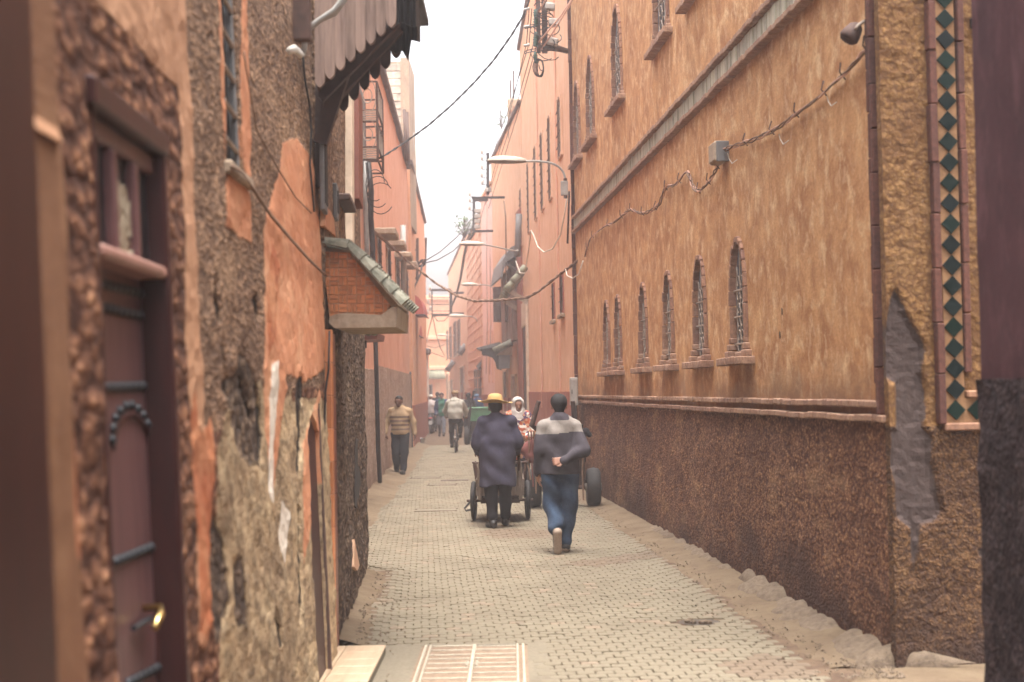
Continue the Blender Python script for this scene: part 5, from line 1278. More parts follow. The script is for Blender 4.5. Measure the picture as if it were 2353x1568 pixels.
# ------------------------------------------------------------------ street lamps
def lamp(hx0, hx1, hy, ax, ay, d, da, label, box=True):
    a = P(ax, ay, da); h0 = P(hx1, hy, d); h1 = P(hx0, hy - (hx1 - hx0) * .01, d)
    e = empty('street_lamp', a, 0, label, 'street lamp', 'street lamps along the right side')
    ax_ = (h1 - h0); L_ = ax_.length; x = ax_ / L_; z = Vector((0, 0, 1)); y = z.cross(x).normalized(); z = x.cross(y)
    Mx = Matrix.Translation(h0) @ Matrix((x, y, z)).transposed().to_4x4()
    st_ = [(0, .035, .05), (.06, .07, .07), (.3, .10, .105), (.6, .125, .115), (.82, .11, .10), (.95, .07, .06), (1, .02, .02)]
    sc = L_ / .72
    up = MB(); lo = MB(); n_ = 9
    for mbx, sg in ((up, 1), (lo, -1)):
        vs = []
        for f, w, h in st_:
            for i in range(n_):
                an = math.pi * i / (n_ - 1); hh = h * (1.0 if sg > 0 else .5)
                vs.append(Mx @ Vector((f * L_, math.cos(an) * w * sc, (sg * (math.sin(an) ** .8) * hh - .02 * sg * 0) * sc * .9)))
        fs = [(i * n_ + k, i * n_ + k + 1, (i + 1) * n_ + k + 1, (i + 1) * n_ + k) for i in range(len(st_) - 1) for k in range(n_ - 1)]
        mbx.add(vs, fs)
    up.build('lamp_shell', M['lamp_shell'], e, True, world=True); lo.build('lamp_bowl', M['lamp_bowl'], e, True, world=True)
    pts = [h0 + x * (.1 * L_)]
    k1 = h0.lerp(a, .55); k1.z = h0.z + .02
    k2 = h0.lerp(a, .88); k2.z = h0.z - .10 * (h0.z - a.z) - .03
    for t_ in np.linspace(0, 1, 14):
        b0, b1, b2, b3 = h0, k1, Vector((a.x, a.y, h0.z)), a
        pts.append(b0 * (1 - t_) ** 3 + b1 * 3 * t_ * (1 - t_) ** 2 + b2 * 3 * t_ ** 2 * (1 - t_) + b3 * t_ ** 3)
    mb = MB(); mb.tube(pts, .022 * sc, 8); mb.build('arm', M['conduit'], e, True, world=True)
    if box:
        mb = MB(); mb.box(a + Vector((-.02, 0, -.12)), (.13, .1, .26), None, 0, .01); mb.build('junction_box', M['grey_box'], e, world=True)
        mb = MB(); mb.tube([a + Vector((0, 0, .06)), a + Vector((0, 0, -.3))], .035, 6); mb.build('wall_mount', M['iron_rust'], e, world=True)
lamp(1120, 1208, 371, 1299, 418, 25.4, 25.6, 'large pale street lamp arching out from the end of the ochre building')
lamp(1054, 1111, 562, 1190, 575, 40, 42.5, 'street lamp on a long arm below the second cable bracket', False)
lamp(1059, 1098, 655, 1135, 672, 57, 57.2, 'street lamp in front of the pale pink house', False)
lamp(1031, 1070, 727, 1096, 740, 62.5, 63.5, 'street lamp in front of the coursed house', False)
lamp(1004, 1029, 771, 1044, 771, 88, 89, 'small distant street lamp near the end of the street', False)

# ------------------------------------------------------------------ cable brackets
def insulator(e, c, s=1.0, mat=None):
    mb = MB(); mb.lathe([(.02 * s, -.05 * s), (.035 * s, -.03 * s), (.02 * s, -.015 * s), (.04 * s, .005 * s), (.02 * s, .02 * s), (.03 * s, .045 * s), (.01 * s, .055 * s)], 8, Matrix.Translation(c)); mb.build('insulator', mat or M['insul'], e, True, world=True)
b1 = empty('cable_bracket', P(1300, 110, 25.4), 0, 'big rusted twin post cable bracket with green insulators and meter boxes', 'bracket', 'cable brackets')
for px, w in ((1236, .075), (1250, .10)):
    mb = MB(); mb.beam(P(px + 2, 122, 25.2), P(px - 1, -90, 25.2), w, w, bev=.006); mb.build('post', M['iron_rust'], b1, world=True)
mb = MB(); mb.tube([P(1245, 112, 25.2), P(1262, 108, 25.25), P(1283, 112, 25.35), P(1303, 118, 25.5)], [.07, .075, .06, .05], 8); mb.build('arm', M['iron_rust'], b1, True, world=True)
mb = MB(); mb.beam(P(1245, -60, 25.2), P(1303, -60, 25.5), .08, .08); mb.build('arm', M['iron_rust'], b1, world=True)
for px, py, w in ((1273, 52, .19), (1270, 96, .20), (1264, 16, .18)):
    mb = MB(); mb.box(P(px, py, 25.1), (w, .14, .125), Matrix.Rotation(R(12 if py > 60 else 6), 3, 'Y'), 0, .02); mb.build('meter_box', M['grey_box'], b1, world=True)
for py in (30, 45, 52, 82, 92, 100, 128, 138): insulator(b1, P(1229 + (py % 7) * .5, py, 25.1), 1.2)
rs = random.Random(17); mb = MB()
for k in range(16):
    c_ = P(1240 + rs.uniform(-12, 30), rs.choice((20, 50, 60, 95, 110)) + rs.uniform(-12, 12), 25.05); a_ = rs.uniform(0, 6); w_ = rs.uniform(.08, .2)
    mb.tube([c_ + Vector((w_ * math.cos(a_ + b), .04 * math.sin(b * 2), w_ * .8 * math.sin(a_ + b * .9))) for b in np.linspace(0, rs.uniform(2.5, 5), 10)], .009, 4)
for k in range(4):
    c_ = P(1236 + 2 * k, 135, 25.05); mb.tube([c_ + Vector((.09 * math.sin(b) * (1 - .12 * k), .02 * k, -.16 + .16 * math.cos(b))) for b in np.linspace(0, 6.28, 14)], .010, 4)
mb.tube([P(1238, 150, 25), P(1240, 158, 25), P(1243, 162, 25), P(1249, 163, 25)], .010, 4)
for y_ in (55, 112):
    mb.tube([P(1232, y_, 25), P(1212, y_ + 4, 25), P(1204, y_ + 8, 25), P(1206, y_ + 11, 25), P(1218, y_ + 8, 25), P(1232, y_ + 5, 25)], .010, 4)
mb.build('wire_tangle', M['black_cable'], b1, world=True)
for y_ in (60, 103, 20):
    mb = MB(); mb.tube([P(1203, y_ + 3, 25), P(1217, y_, 25)], [.02, .026], 6); mb.build('tension_clamp', M['conduit'], b1, world=True)
def bracket(d, xv, y0, y1, arms, label, ins=(), boxes=()):
    e = empty('cable_bracket', P(xv, y1, d), 0, label, 'bracket', 'cable brackets'); sc = d / 45
    mb = MB(); mb.beam(P(xv, y1, d), P(xv, y0, d), .09 * sc, .09 * sc); mb.build('post', M['iron'], e, world=True)
    for xa, xb, y in arms:
        mb = MB(); mb.beam(P(xa, y, d), P(xb, y - 1, d), .08 * sc, .07 * sc); mb.build('arm', M['iron'], e, world=True)
    for x, y in ins:
        insulator(e, P(x, y, d), 1.5 * sc, M['insul_white']); mb = MB(); mb.tube([P(x, y + 2, d), P(x + 2, y + 6, d), P(xv, y + 6, d)], .012 * sc, 4); mb.build('pin', M['iron'], e, world=True)
    for x, y in boxes:
        mb = MB(); mb.box(P(x, y, d), (.2 * sc, .16 * sc, .12 * sc), None, 0, .01); mb.build('junction_box', M['grey_box'], e, world=True)
    return e
bracket(45.2, 1121, 352, 448, ((1084, 1160, 455),), 'black cable bracket with white insulators on the timber bay house', ((1107, 349), (1107, 364), (1107, 384), (1107, 403), (1108, 419)), ((1122, 437),))
bracket(52.5, 1089, 452, 533, ((1088, 1122, 461), (1088, 1133, 532)), 'black square cable bracket hung with small boxes', ((1079, 446), (1079, 460), (1079, 478)), ((1097, 485), (1097, 497), (1097, 509), (1097, 521)))
e4 = bracket(76, 1036, 668, 722, ((992, 1036, 667), (992, 1034, 725), (1034, 1066, 674), (1034, 1066, 722)), 'open square cable frame with beads of insulators far down the street', ((988, 663), (988, 678), (984, 694), (989, 709), (983, 716)))
mb = MB(); mb.beam(P(992.5, 666, 76), P(993, 725, 76), .06, .06); mb.build('outer_post', M['iron'], e4, world=True)

# ------------------------------------------------------------------ cables
PW = lambda *q: [P(*k) for k in q]
cable('overhead_cable', PW((868, 366, 24.3), (885, 357, 24.3), (930, 328, 24.6), (985, 288, 24.7), (1040, 240, 24.8), (1090, 190, 24.9), (1135, 138, 25.0), (1175, 82, 25.0), (1204, 34, 25.0), (1215, 5, 25), (1222, -60, 25)), .013, M['black_cable'], 'black twisted cable slanting across the sky to the big bracket', twist=.35, tr=.010)
cable('crossing_cable', PW((845, 520, 25), (868, 540, 27), (905, 572, 31), (935, 600, 32), (1000, 650, 32), (1050, 680, 30), (1090, 692, 29), (1150, 690, 28), (1212, 684, 27), (1240, 668, 26.6), (1290, 628, 26.3), (1330, 598, 25.5), (1345, 590, 25)), .018, M['cable_brown'], 'slack dark cable crossing the street from the pink house to the ochre wall', twist=.5, tr=.014)
# cable with ties along the ochre wall
pth = [(1345, 590), (1352, 560), (1362, 543), (1390, 520), (1410, 512), (1436, 490), (1450, 482), (1470, 490), (1490, 487), (1514, 470), (1530, 432), (1552, 425), (1578, 396), (1592, 428), (1605, 438), (1622, 425), (1640, 400), (1652, 372), (1664, 346), (1700, 332), (1740, 318), (1790, 292), (1830, 262), (1884, 222), (1910, 196), (1950, 160), (1990, 112), (1998, 96)]
wc = empty('tied_wall_cable', wp(WR, 1345, 590, .03), 0, 'old cable pinned along the ochre wall in loops with wire ties', 'cable')
pp = [wp(WR, x, y, .045) for x, y in pth]; sm2 = []
for i in range(len(pp) - 1):
    p0, p1, p2, p3 = pp[max(0, i - 1)], pp[i], pp[i + 1], pp[min(len(pp) - 1, i + 2)]
    for k in range(6):
        t_ = k / 6; sm2.append(.5 * ((2 * p1) + (p2 - p0) * t_ + (2 * p0 - 5 * p1 + 4 * p2 - p3) * t_ ** 2 + (3 * p1 - p0 - 3 * p2 + p3) * t_ ** 3))
for ph in (0, 2.1, 4.2):
    q = []
    for i, p in enumerate(sm2): q.append(p + Vector((.012 * math.sin(i * .8 + ph) , .012 * math.cos(i * .8 + ph), .014 * math.cos(i * .7 + ph))))
    mb = MB(); mb.tube(q, .0075, 5); mb.build('strand', M['cable_brown'] if ph else M['cable_pink'], wc, True, world=True)
for i in range(4, len(sm2), 8):
    p = sm2[i]; mb = MB(); a_ = random.Random(i).uniform(-.5, .5); mb.tube([p + Vector((.02, 0, -.03)), p + Vector((-.02, a_ * .03, .02)), p + Vector((-.01 + .03 * a_, .05 * a_, .085))], .006, 5); mb.build('wire_tie', M['iron_rust'], wc, world=True)
for x, y in ((1672, 362), (1790, 318), (1900, 230)):
    p = wp(WR, x, y, .03); mb = MB(); mb.tube([wp(WR, x, y - 10, .03), wp(WR, x + 3, y + 3, .03), wp(WR, x + 10, y + 14, .04), wp(WR, x + 22, y + 5, .03)], .004, 4); mb.build('loose_end', M['wire_white'], wc, world=True)
jb = empty('wall_junction_box', wp(WR, 1648, 372, 0), 0, 'pale cable junction box on the ochre wall beneath the cornice', 'junction box')
a = WR.uv(1660, 347, .06); mb = MB(); wbox(WR, a[0], a[0] + .26, .01, .14, a[1] - .10, a[1] + .10, mb, .02); o = bpy.data.objects.new('box_body', mb.mesh('box_body', M['cement_pale'], False, wm(jb).inverted() @ WR.M)); COL.objects.link(o); o.parent = jb
mb = MB(); wbox(WR, a[0] - .03, a[0], .0, .12, a[1] - .10, a[1] + .09, mb, .005); o = bpy.data.objects.new('box_lid', mb.mesh('box_lid', M['slate'], False, wm(jb).inverted() @ WR.M)); COL.objects.link(o); o.parent = jb
sp_ = empty('wall_spotlight', wp(WR, 1992, 47, 0), 0, 'small rusty wall lamp on a curved pipe near the brick edge', 'wall lamp')
mb = MB(); mb.tube([wp(WR, 1994, 47, .0), wp(WR, 1985, 50, .06), wp(WR, 1972, 58, .12), wp(WR, 1964, 70, .14)], .011, 6); mb.build('pipe_arm', M['iron_pale'], sp_, True, world=True)
c_ = wp(WR, 1958, 76, .14); mb = MB(); mb.lathe([(.02, .07), (.045, .05), (.06, .0), (.065, -.04), (.05, -.06), (.03, -.045)], 12, Matrix.Translation(c_) @ Matrix.Rotation(R(35), 4, 'Y')); mb.build('lamp_cup', M['iron_rust'], sp_, True, world=True)
for k, pts in enumerate((((1316, -5, 24.6), (1290, 35, 24.8), (1262, 68, 24.9), (1238, 98, 25.0)), ((1340, -60, 24.2), (1308, 15, 24.6), (1272, 72, 24.9), (1244, 115, 25.1)), ((1290, -60, 24.6), (1262, -15, 24.8), (1238, 28, 25)))):
    cable('pale_cable', PW(*pts), .016, M['cable_pink'], 'thick pale cable coming down to the big bracket over the ochre wall', group='pale cables to the big bracket')
for k, (xa, xb, yb) in enumerate(((1218, 1106, 430), (1228, 1116, 470), (1236, 1122, 480), (1212, 1100, 520))):
    cable('thin_wire', PW((xa + 4, 20, 25.1), (xa - 2, 100, 26), (xa * .6 + xb * .4, 100 + (yb - 100) * .42, 33), (xb, yb, 45)), .008, M['black_cable'], 'thin black wire falling from the big bracket towards the next one', group='thin wires between brackets')
cable('pole_cable', PW((970, 604, 47.5), (1010, 580, 48), (1050, 545, 50), (1082, 505, 52)), .02, M['black_cable'], 'black cable from the wall post up to the black bracket', group='cables from the wall post')
cable('pole_cable', PW((970, 606, 47.5), (1005, 598, 48), (1040, 578, 50), (1065, 555, 51), (1080, 525, 52.3)), .02, M['black_cable'], 'black cable from the wall post up to the black bracket', group='cables from the wall post')
cable('post_cable', PW((970, 608, 47.4), (966, 630, 47.2), (952, 660, 47), (949, 700, 47), (950, 760, 47)), .03, M['black_cable'], 'black cable dropping from the wire knot past the red awning')
cable('hanging_cable', PW((1088, 535, 52), (1072, 562, 55), (1066, 590, 60), (1058, 640, 68), (1048, 680, 73), (1037, 705, 76)), .04, M['black_cable'], 'thick twisted cable falling between the two black brackets', twist=.9, tr=.03)
for k, pts in enumerate((((994, 725, 76), (985, 760, 85), (979, 790, 95)), ((994, 725, 76), (1003, 770, 82), (1012, 800, 88), (1022, 818, 92)), ((1036, 722, 76), (1020, 738, 76), (1005, 738, 76), (996, 724, 76)), ((981, 795, 100), (1000, 800, 100), (1022, 792, 100)), ((985, 808, 100), (1005, 815, 100), (1022, 822, 100)))):
    cable('far_wire', PW(*pts), .025, M['black_cable'], 'distant wire sagging near the end of the street', 'wire', 'distant wires')
cable('slack_wire', PW((1303, 455, 26.2), (1298, 490, 26.3), (1288, 540, 26.6), (1270, 572, 27.5), (1250, 580, 28.5), (1236, 568, 29.5), (1226, 540, 30.5), (1220, 530, 31), (1214, 580, 31.5), (1206, 628, 32), (1195, 628, 33), (1185, 600, 36)), .013, M['wire_white'], 'pale slack wire looping down the slot window house', 'wire', None, 5)
cable('slack_wire', PW((1300, 620, 26.0), (1303, 634, 25.8), (1315, 640, 25.3), (1330, 630, 24.5), (1340, 600, 24.2)), .012, M['wire_white'], 'short pale wire loop under the crossing cable', 'wire', None, 5)
cable('corner_cable', PW((1308, 440, 25.7), (1306, 500, 25.8), (1304, 560, 25.8)), .02, M['iron_rust'], 'dark cable down the corner below the large lamp', 'cable', None, 5)
cable('facade_cable', PW((1158, 462, 46.5), (1162, 500, 46.5), (1163, 600, 46.5), (1161, 700, 46.8)), .025, M['cable_brown'], 'brown cable running down the timber bay house', 'cable', None, 5)
pipe('drainpipe', [P(1193, 492, 44.4), P(1191, 530, 44.4), P(1189, 590, 44.4)], .10, M['slate'], 'grey stub of pipe below the bracket on the slot window house')
ub = empty('utility_cabinet', G(1318, 1095), 0, 'tall pale grey utility cabinet fixed at the corner of the ochre building', 'cabinet')
a, b = P(1311, 932, 24.9), P(1327, 868, 24.9); mb = MB(); mb.bx(a.x, b.x, 24.8, 25.2, a.z, b.z, 0, .01); mb.build('cabinet_body', M['grey_box'], ub, world=True)
mb = MB(); mb.bx(a.x + .015, b.x - .015, 24.785, 24.80, a.z + .03, b.z - .03, 0, .004); mb.build('cabinet_door', M['grey_box'], ub, world=True)
mb = MB(); mb.bx(a.x + .02, a.x + .032, 24.775, 24.786, a.z + .2, a.z + .28); mb.build('lock', M['iron'], ub, world=True)
mb = MB(); mb.bx(a.x + .02, b.x - .02, 24.85, 25.15, -.02, a.z); mb.build('cabinet_foot', M['cement'], ub, world=True)
# roof plants
t = NT('leaf_green'); M['leaf'] = t.done(t.mix(t.rnd(), (.03, .07, .015), (.06, .11, .025)), .7)
def plant(c, r, n, label, seed):
    e = empty('roof_plant', c, 0, label, 'plant'); rs = random.Random(seed); mb = MB(); stem = MB()
    for k in range(n):
        a = rs.uniform(0, 6.28); h = rs.uniform(.2, 1) * r * 2; p = Vector(c) + Vector((math.cos(a) * r * rs.random(), math.sin(a) * r * rs.random(), h))
        s = r * rs.uniform(.12, .25); d1 = Vector((rs.uniform(-1, 1), rs.uniform(-1, 1), rs.uniform(-.6, .9))).normalized() * s; d2 = d1.orthogonal().normalized() * s * .35
        mb.add([p - d1, p + d2, p + d1, p - d2], [(0, 1, 2, 3)])
        if k % 4 == 0: stem.tube([Vector(c), (Vector(c) + p) / 2 + Vector((0, 0, .05)), p], .012, 4)
    tag(mb.build('leaves', M['leaf'], e, world=True), kind='stuff'); stem.build('stems', M['wood_dark'], e, world=True)
plant(P(1068, 548, 63), .5, 110, 'green potted shrub on the roof of the coursed house', 2)
plant(P(1152, 296, 54), .42, 36, 'thin leafy sprig growing on the roof of the timber bay house', 3)
# ------------------------------------------------------------------ figures: implicit surfaces turned into meshes
def surfnet(vals, org, h):
    s = vals < 0; nx, ny, nz = vals.shape
    acc = np.zeros((nx - 1, ny - 1, nz - 1, 3)); cnt = np.zeros((nx - 1, ny - 1, nz - 1))
    off = [(i, j, k) for i in (0, 1) for j in (0, 1) for k in (0, 1)]
    sl = lambda o: vals[o[0]:nx - 1 + o[0], o[1]:ny - 1 + o[1], o[2]:nz - 1 + o[2]]
    for a in off:
        for ax in range(3):
            if a[ax] == 0:
                b = list(a); b[ax] = 1; va, vb = sl(a), sl(b); m = (va < 0) != (vb < 0)
                t_ = np.where(m, va / np.where(m, va - vb, 1), 0); pos = np.zeros(va.shape + (3,)); pos[...] = a; pos[..., ax] += t_
                acc[m] += pos[m]; cnt[m] += 1
    idx = -np.ones(cnt.shape, int); cells = np.argwhere(cnt > 0); idx[cnt > 0] = np.arange(len(cells))
    V = (cells + acc[cnt > 0] / cnt[cnt > 0][:, None]) * h + org
    F = []
    for ax in range(3):
        o1, o2 = [(1, 2), (2, 0), (0, 1)][ax]
        a = [slice(None)] * 3; b = [slice(None)] * 3; a[ax] = slice(0, -1); b[ax] = slice(1, None)
        m = s[tuple(a)] != s[tuple(b)]; e = np.argwhere(m)
        e = e[(e[:, o1] > 0) & (e[:, o2] > 0) & (e[:, o1] < vals.shape[o1] - 1) & (e[:, o2] < vals.shape[o2] - 1)]
        if not len(e): continue
        flip = s[tuple(a)][tuple(e.T)]
        d1 = np.zeros(3, int); d1[o1] = 1; d2 = np.zeros(3, int); d2[o2] = 1
        q = np.stack([idx[tuple((e - d1 - d2).T)], idx[tuple((e - d2).T)], idx[tuple(e.T)], idx[tuple((e - d1).T)]], 1)
        q[~flip] = q[~flip][:, ::-1]; F.append(q)
    return V, np.concatenate(F)
def seg(a, b, ra, rb=None, sc=(1, 1, 1)):
    return (np.array(a, float), np.array(b, float), ra, ra if rb is None else rb, np.array(sc, float))
def sdf(prims, X, k=.03):
    D = None
    for a, b, ra, rb, sc in prims:
        p = X / sc; A = a / sc; B = b / sc; ba = B - A; L2 = max(1e-9, (ba ** 2).sum())
        t_ = np.clip(((p - A) @ ba) / L2, 0, 1); d = np.sqrt(((p - A - t_[..., None] * ba) ** 2).sum(-1)) - (ra + (rb - ra) * t_)
        d = d * min(1.0, sc.min() * 1.1)
        if D is None: D = d
        else:
            h = np.clip(.5 + .5 * (d - D) / k, 0, 1); D = d * (1 - h) * 0 + (d + (D - d) * h) - k * h * (1 - h)
    return D
def folds(X, amp, fx=17.0, fz=7.0, ph=0.0):
    x, y, z = X[..., 0], X[..., 1], X[..., 2]
    return amp * (np.sin(fx * x + 9 * z * .6 + ph + 1.5 * np.sin(fz * z + ph)) * np.sin(fz * 1.7 * z + 5 * y + ph * 2) + .6 * np.sin(23 * z + 11 * x + ph + 2 * np.sin(9 * x + ph)))
def shape(prims, h, k=.03, fold=0.0, ph=0.0, cut=None, minus=None):
    P0 = np.array([np.minimum(a, b) - max(ra, rb) * sc for a, b, ra, rb, sc in prims]).min(0) - 3 * h - fold
    P1 = np.array([np.maximum(a, b) + max(ra, rb) * sc for a, b, ra, rb, sc in prims]).max(0) + 3 * h + fold
    ax = [np.arange(P0[i], P1[i] + h, h) for i in range(3)]
    X = np.stack(np.meshgrid(*ax, indexing='ij'), -1); D = sdf(prims, X, k)
    if fold: D = D + folds(X, fold, ph=ph)
    if cut is not None: D = np.maximum(D, cut(X))
    if minus: D = np.maximum(D, -sdf(minus, X, .005))
    return surfnet(D, P0, h)
def fmesh(name, V, F, mats, parent, zone=None, iters=1):
    me = bpy.data.meshes.new(name); me.from_pydata(V.tolist(), [], F.tolist()); me.update()
    bm = bmesh.new(); bm.from_mesh(me)
    for _ in range(iters): bmesh.ops.smooth_vert(bm, verts=bm.verts, factor=.5, use_axis_x=True, use_axis_y=True, use_axis_z=True)
    bm.to_mesh(me); bm.free()
    for m in (mats if isinstance(mats, (list, tuple)) else [mats]): me.materials.append(m)
    if zone is not None:
        c = V[F].mean(1); me.polygons.foreach_set('material_index', zone(c).astype(int))
    me.polygons.foreach_set('use_smooth', [True] * len(me.polygons))
    o = bpy.data.objects.new(name, me); COL.objects.link(o); o.parent = parent
    return o
def fabric(name, col, dark=None, rough=.9, sc=18):
    t = NT(name); dk = dark or tuple(x * .6 for x in col)
    c = t.mix(t.ramp(t.noise(sc * .35, 5, .6), .35, .7), col, dk); c = t.mix(t.ramp(t.noise(140, 3, .6), .4, .7, 0, .3), c, tuple(x * 1.25 for x in col))
    nb = t.bump(t.noise(160, 3, .6), .3, .002); nb = t.bump(t.noise(sc * .7, 4, .55, t.scaled((1, 1, .6)), .8), .45, .015, nb)
    return t.done(c, rough, nb, spec=.15)
def skin(name, col):
    t = NT(name); c = t.mix(t.ramp(t.noise(14, 4, .6), .35, .7, 0, .6), col, tuple(x * .7 for x in col))
    m = t.done(c, .55, t.bump(t.noise(90, 3), .15, .002), spec=.35); return m
M['skin'] = skin('brown_skin', (.26, .13, .085)); M['skin2'] = skin('tan_skin', (.38, .20, .14)); M['skin3'] = skin('deep_skin', (.15, .075, .052))
M['hair'] = plain('black_hair', (.012, .010, .011), .7, .3, 60, .6, .006, spec=.3)
M['hair_grey'] = plain('greying_hair', (.10, .085, .075), .8, .3, 60, .5)
M['coat'] = fabric('blue_work_coat', (.046, .042, .066), (.026, .023, .038)); M['fleece'] = fabric('slate_fleece', (.066, .057, .068), (.044, .038, .046)); M['fleece_pale'] = fabric('pale_grey_fleece', (.30, .265, .24))
M['denim'] = fabric('blue_denim', (.05, .078, .125), (.018, .03, .06)); M['charcoal'] = fabric('charcoal_cloth', (.022, .02, .024)); M['navy_trs'] = fabric('dark_blue_trousers', (.026, .03, .04))
M['knit'] = fabric('cream_knit', (.36, .25, .15)); M['knit_brown'] = fabric('brown_knit', (.175, .115, .085)); M['jacket_pale'] = fabric('pale_jacket', (.40, .38, .33)); M['black_cloth'] = fabric('black_cloth', (.02, .018, .022))
M['scarf_white'] = fabric('white_scarf', (.50, .45, .42)); M['straw'] = plain('straw_weave', (.46, .30, .12), .8, .3, 40, .6, .004)
M['green_jkt'] = fabric('green_jacket', (.035, .17, .12)); M['blue_jkt'] = fabric('dark_blue_jacket', (.035, .05, .11)); M['jean_pale'] = fabric('faded_jeans', (.16, .17, .20)); M['shirt_white'] = fabric('white_shirt', (.62, .57, .56))
M['shoe'] = plain('black_leather', (.02, .018, .018), .5, .2, 20); M['sole'] = plain('tan_sole', (.40, .31, .24), .8, .3, 20); M['cap_blue'] = fabric('blue_cap', (.10, .16, .24)); M['cap_tan'] = fabric('tan_cap', (.30, .20, .12))
t = NT('floral_print'); v_ = t.n('ShaderNodeTexVoronoi', {'Vector': t.co, 'Scale': 24.0}).outputs['Color']; sep_ = t.n('ShaderNodeSeparateColor', {0: v_})
c = t.mix(t.ramp(sep_.outputs[0], .45, .5), (.36, .085, .04), (.42, .22, .13)); c = t.mix(t.ramp(sep_.outputs[1], .7, .74), c, (.10, .06, .12)); c = t.mix(t.ramp(sep_.outputs[2], .78, .82), c, (.62, .55, .48))
M['floral'] = t.done(c, .9, t.bump(t.noise(16, 4), .4, .012), spec=.15)

STAND = dict(head=(0, .02, 1.585), neck=(0, -.01, 1.44), chest=(0, 0, 1.27), waist=(0, 0, 1.08), pelvis=(0, 0, .94),
    shL=(-.185, -.01, 1.40), shR=(.185, -.01, 1.40), elL=(-.235, -.03, 1.12), elR=(.235, -.03, 1.12), wrL=(-.25, .05, .88), wrR=(.25, .05, .88),
    hdL=(-.25, .07, .80), hdR=(.25, .07, .80), hpL=(-.085, 0, .90), hpR=(.085, 0, .90), knL=(-.09, .02, .49), knR=(.09, .02, .49), anL=(-.09, -.01, .09), anR=(.09, -.01, .09),
    toL=(-.11, .16, .035), toR=(.11, .16, .035), look=(0, 1, 0))
def hand_prims(w, tip, nrm, curl=.5, side=1, s=1.0):
    """palm and five fingers; w wrist, tip end of palm direction, nrm palm normal"""
    w = Vector(w); d = (Vector(tip) - w).normalized(); n = Vector(nrm); n = (n - d * n.dot(d)).normalized(); x = d.cross(n).normalized() * side
    pl = .095 * s; out = []
    out.append(seg(w - d * .05, w + d * .01, .026 * s, .027 * s)); 
    for q in (-.028, -.009, .010, .027): out.append(seg(w + x * q * .6 * s, w + d * pl + x * q * s, .019 * s, .016 * s))
    for q, L_ in ((-.033, .062), (-.011, .076), (.011, .080), (.033, .072)):
        b = w + d * pl + x * q * s; c1 = curl * .9; c2 = curl * 2.0
        m_ = b + (d * math.cos(c1) + n * math.sin(c1)) * L_ * .55 * s; e = m_ + (d * math.cos(c2) + n * math.sin(c2)) * L_ * .5 * s
        out += [seg(b, m_, .0095 * s, .009 * s), seg(m_, e, .009 * s, .0075 * s)]
    b = w + d * .03 * s + x * .032 * s; m_ = b + (d * .75 + x * .55 + n * .35).normalized() * .045 * s; e = m_ + (d * .85 + n * .5).normalized() * .035 * s
    out += [seg(b, m_, .013 * s, .011 * s), seg(m_, e, .011 * s, .009 * s)]
    return out
def human(name, label, loc, rz, pose, wear, h=.012, size=1.0, hands=(), skinm='skin', extra=None, group=None):
    """wear: dict of garment builders -> see below"""
    J = {**STAND, **pose}; J = {k: Vector(v) for k, v in J.items()}
    e = empty('person', loc, rz, label, 'person', group); e.scale = (size,) * 3
    hd = J['head']; lk = J['look'].normalized(); sd = lk.cross(Vector((0, 0, 1))).normalized(); up = sd.cross(lk)
    hp = lambda a, b, c: hd + sd * a + lk * b + up * c
    B = [seg(hp(0, -.015, .035), hp(0, .02, .03), .085, .078), seg(hp(0, .03, .0), hp(0, .045, -.065), .066, .046), seg(hp(0, .085, .0), hp(0, .108, -.028), .010, .016),
         seg(hp(-.078, -.005, .01), hp(-.082, -.01, -.025), .014, .010), seg(hp(.078, -.005, .01), hp(.082, -.01, -.025), .014, .010), seg(hp(-.03, .08, .03), hp(.03, .08, .03), .012), seg(hp(-.018, .082, -.058), hp(.018, .082, -.058), .012),
         seg(hd + Vector((0, -.01, -.03)), J['neck'] + Vector((0, 0, -.03)), .052, .058)]
    tor = [seg(J['neck'] - Vector((0, 0, .06)), J['chest'], .10, .135, (1.15, .75, 1)), seg(J['chest'], J['waist'], .135, .125, (1.1, .75, 1)), seg(J['waist'], J['pelvis'], .125, .14, (1.1, .8, 1)), seg(J['shL'] * .75 + J['chest'] * .25, J['shR'] * .75 + J['chest'] * .25, .075, .075)]
    def limb(pre, q, r): return [seg(J[pre[0] + q], J[pre[1] + q], r[0], r[1]), seg(J[pre[1] + q], J[pre[2] + q], r[1], r[2])]
    for q in 'LR':
        B += limb(('sh', 'el', 'wr'), q, (.05, .04, .027)) + limb(('hp', 'kn', 'an'), q, (.08, .055, .04)) + [seg(J['an' + q], J['to' + q], .04, .03)]
    V, F = shape(B + tor, h, .025)
    for q, nrm, curl in hands:
        V2, F2 = shape(hand_prims(J['wr' + q], J['hd' + q], nrm, curl, 1 if q == 'L' else -1), .0055 if h < .014 else .009, .008); F = np.concatenate([F, F2 + len(V)]); V = np.concatenate([V, V2])
    skn = M[skinm]
    body = fmesh('body', V, F, skn, e, None, 1)
    if lk.y * math.cos(rz) < 0 or True:
        for q in (-1, 1):
            mb = MB(); mb.lathe([(.002, -.011), (.009, -.006), (.011, 0), (.009, .006), (.002, .011)], 8, Matrix.Translation(hp(q * .031, .086, .014))); mb.build('eye', M['hair'], body, True)
    for fn in wear: fn(e, J, h, hp)
    return e
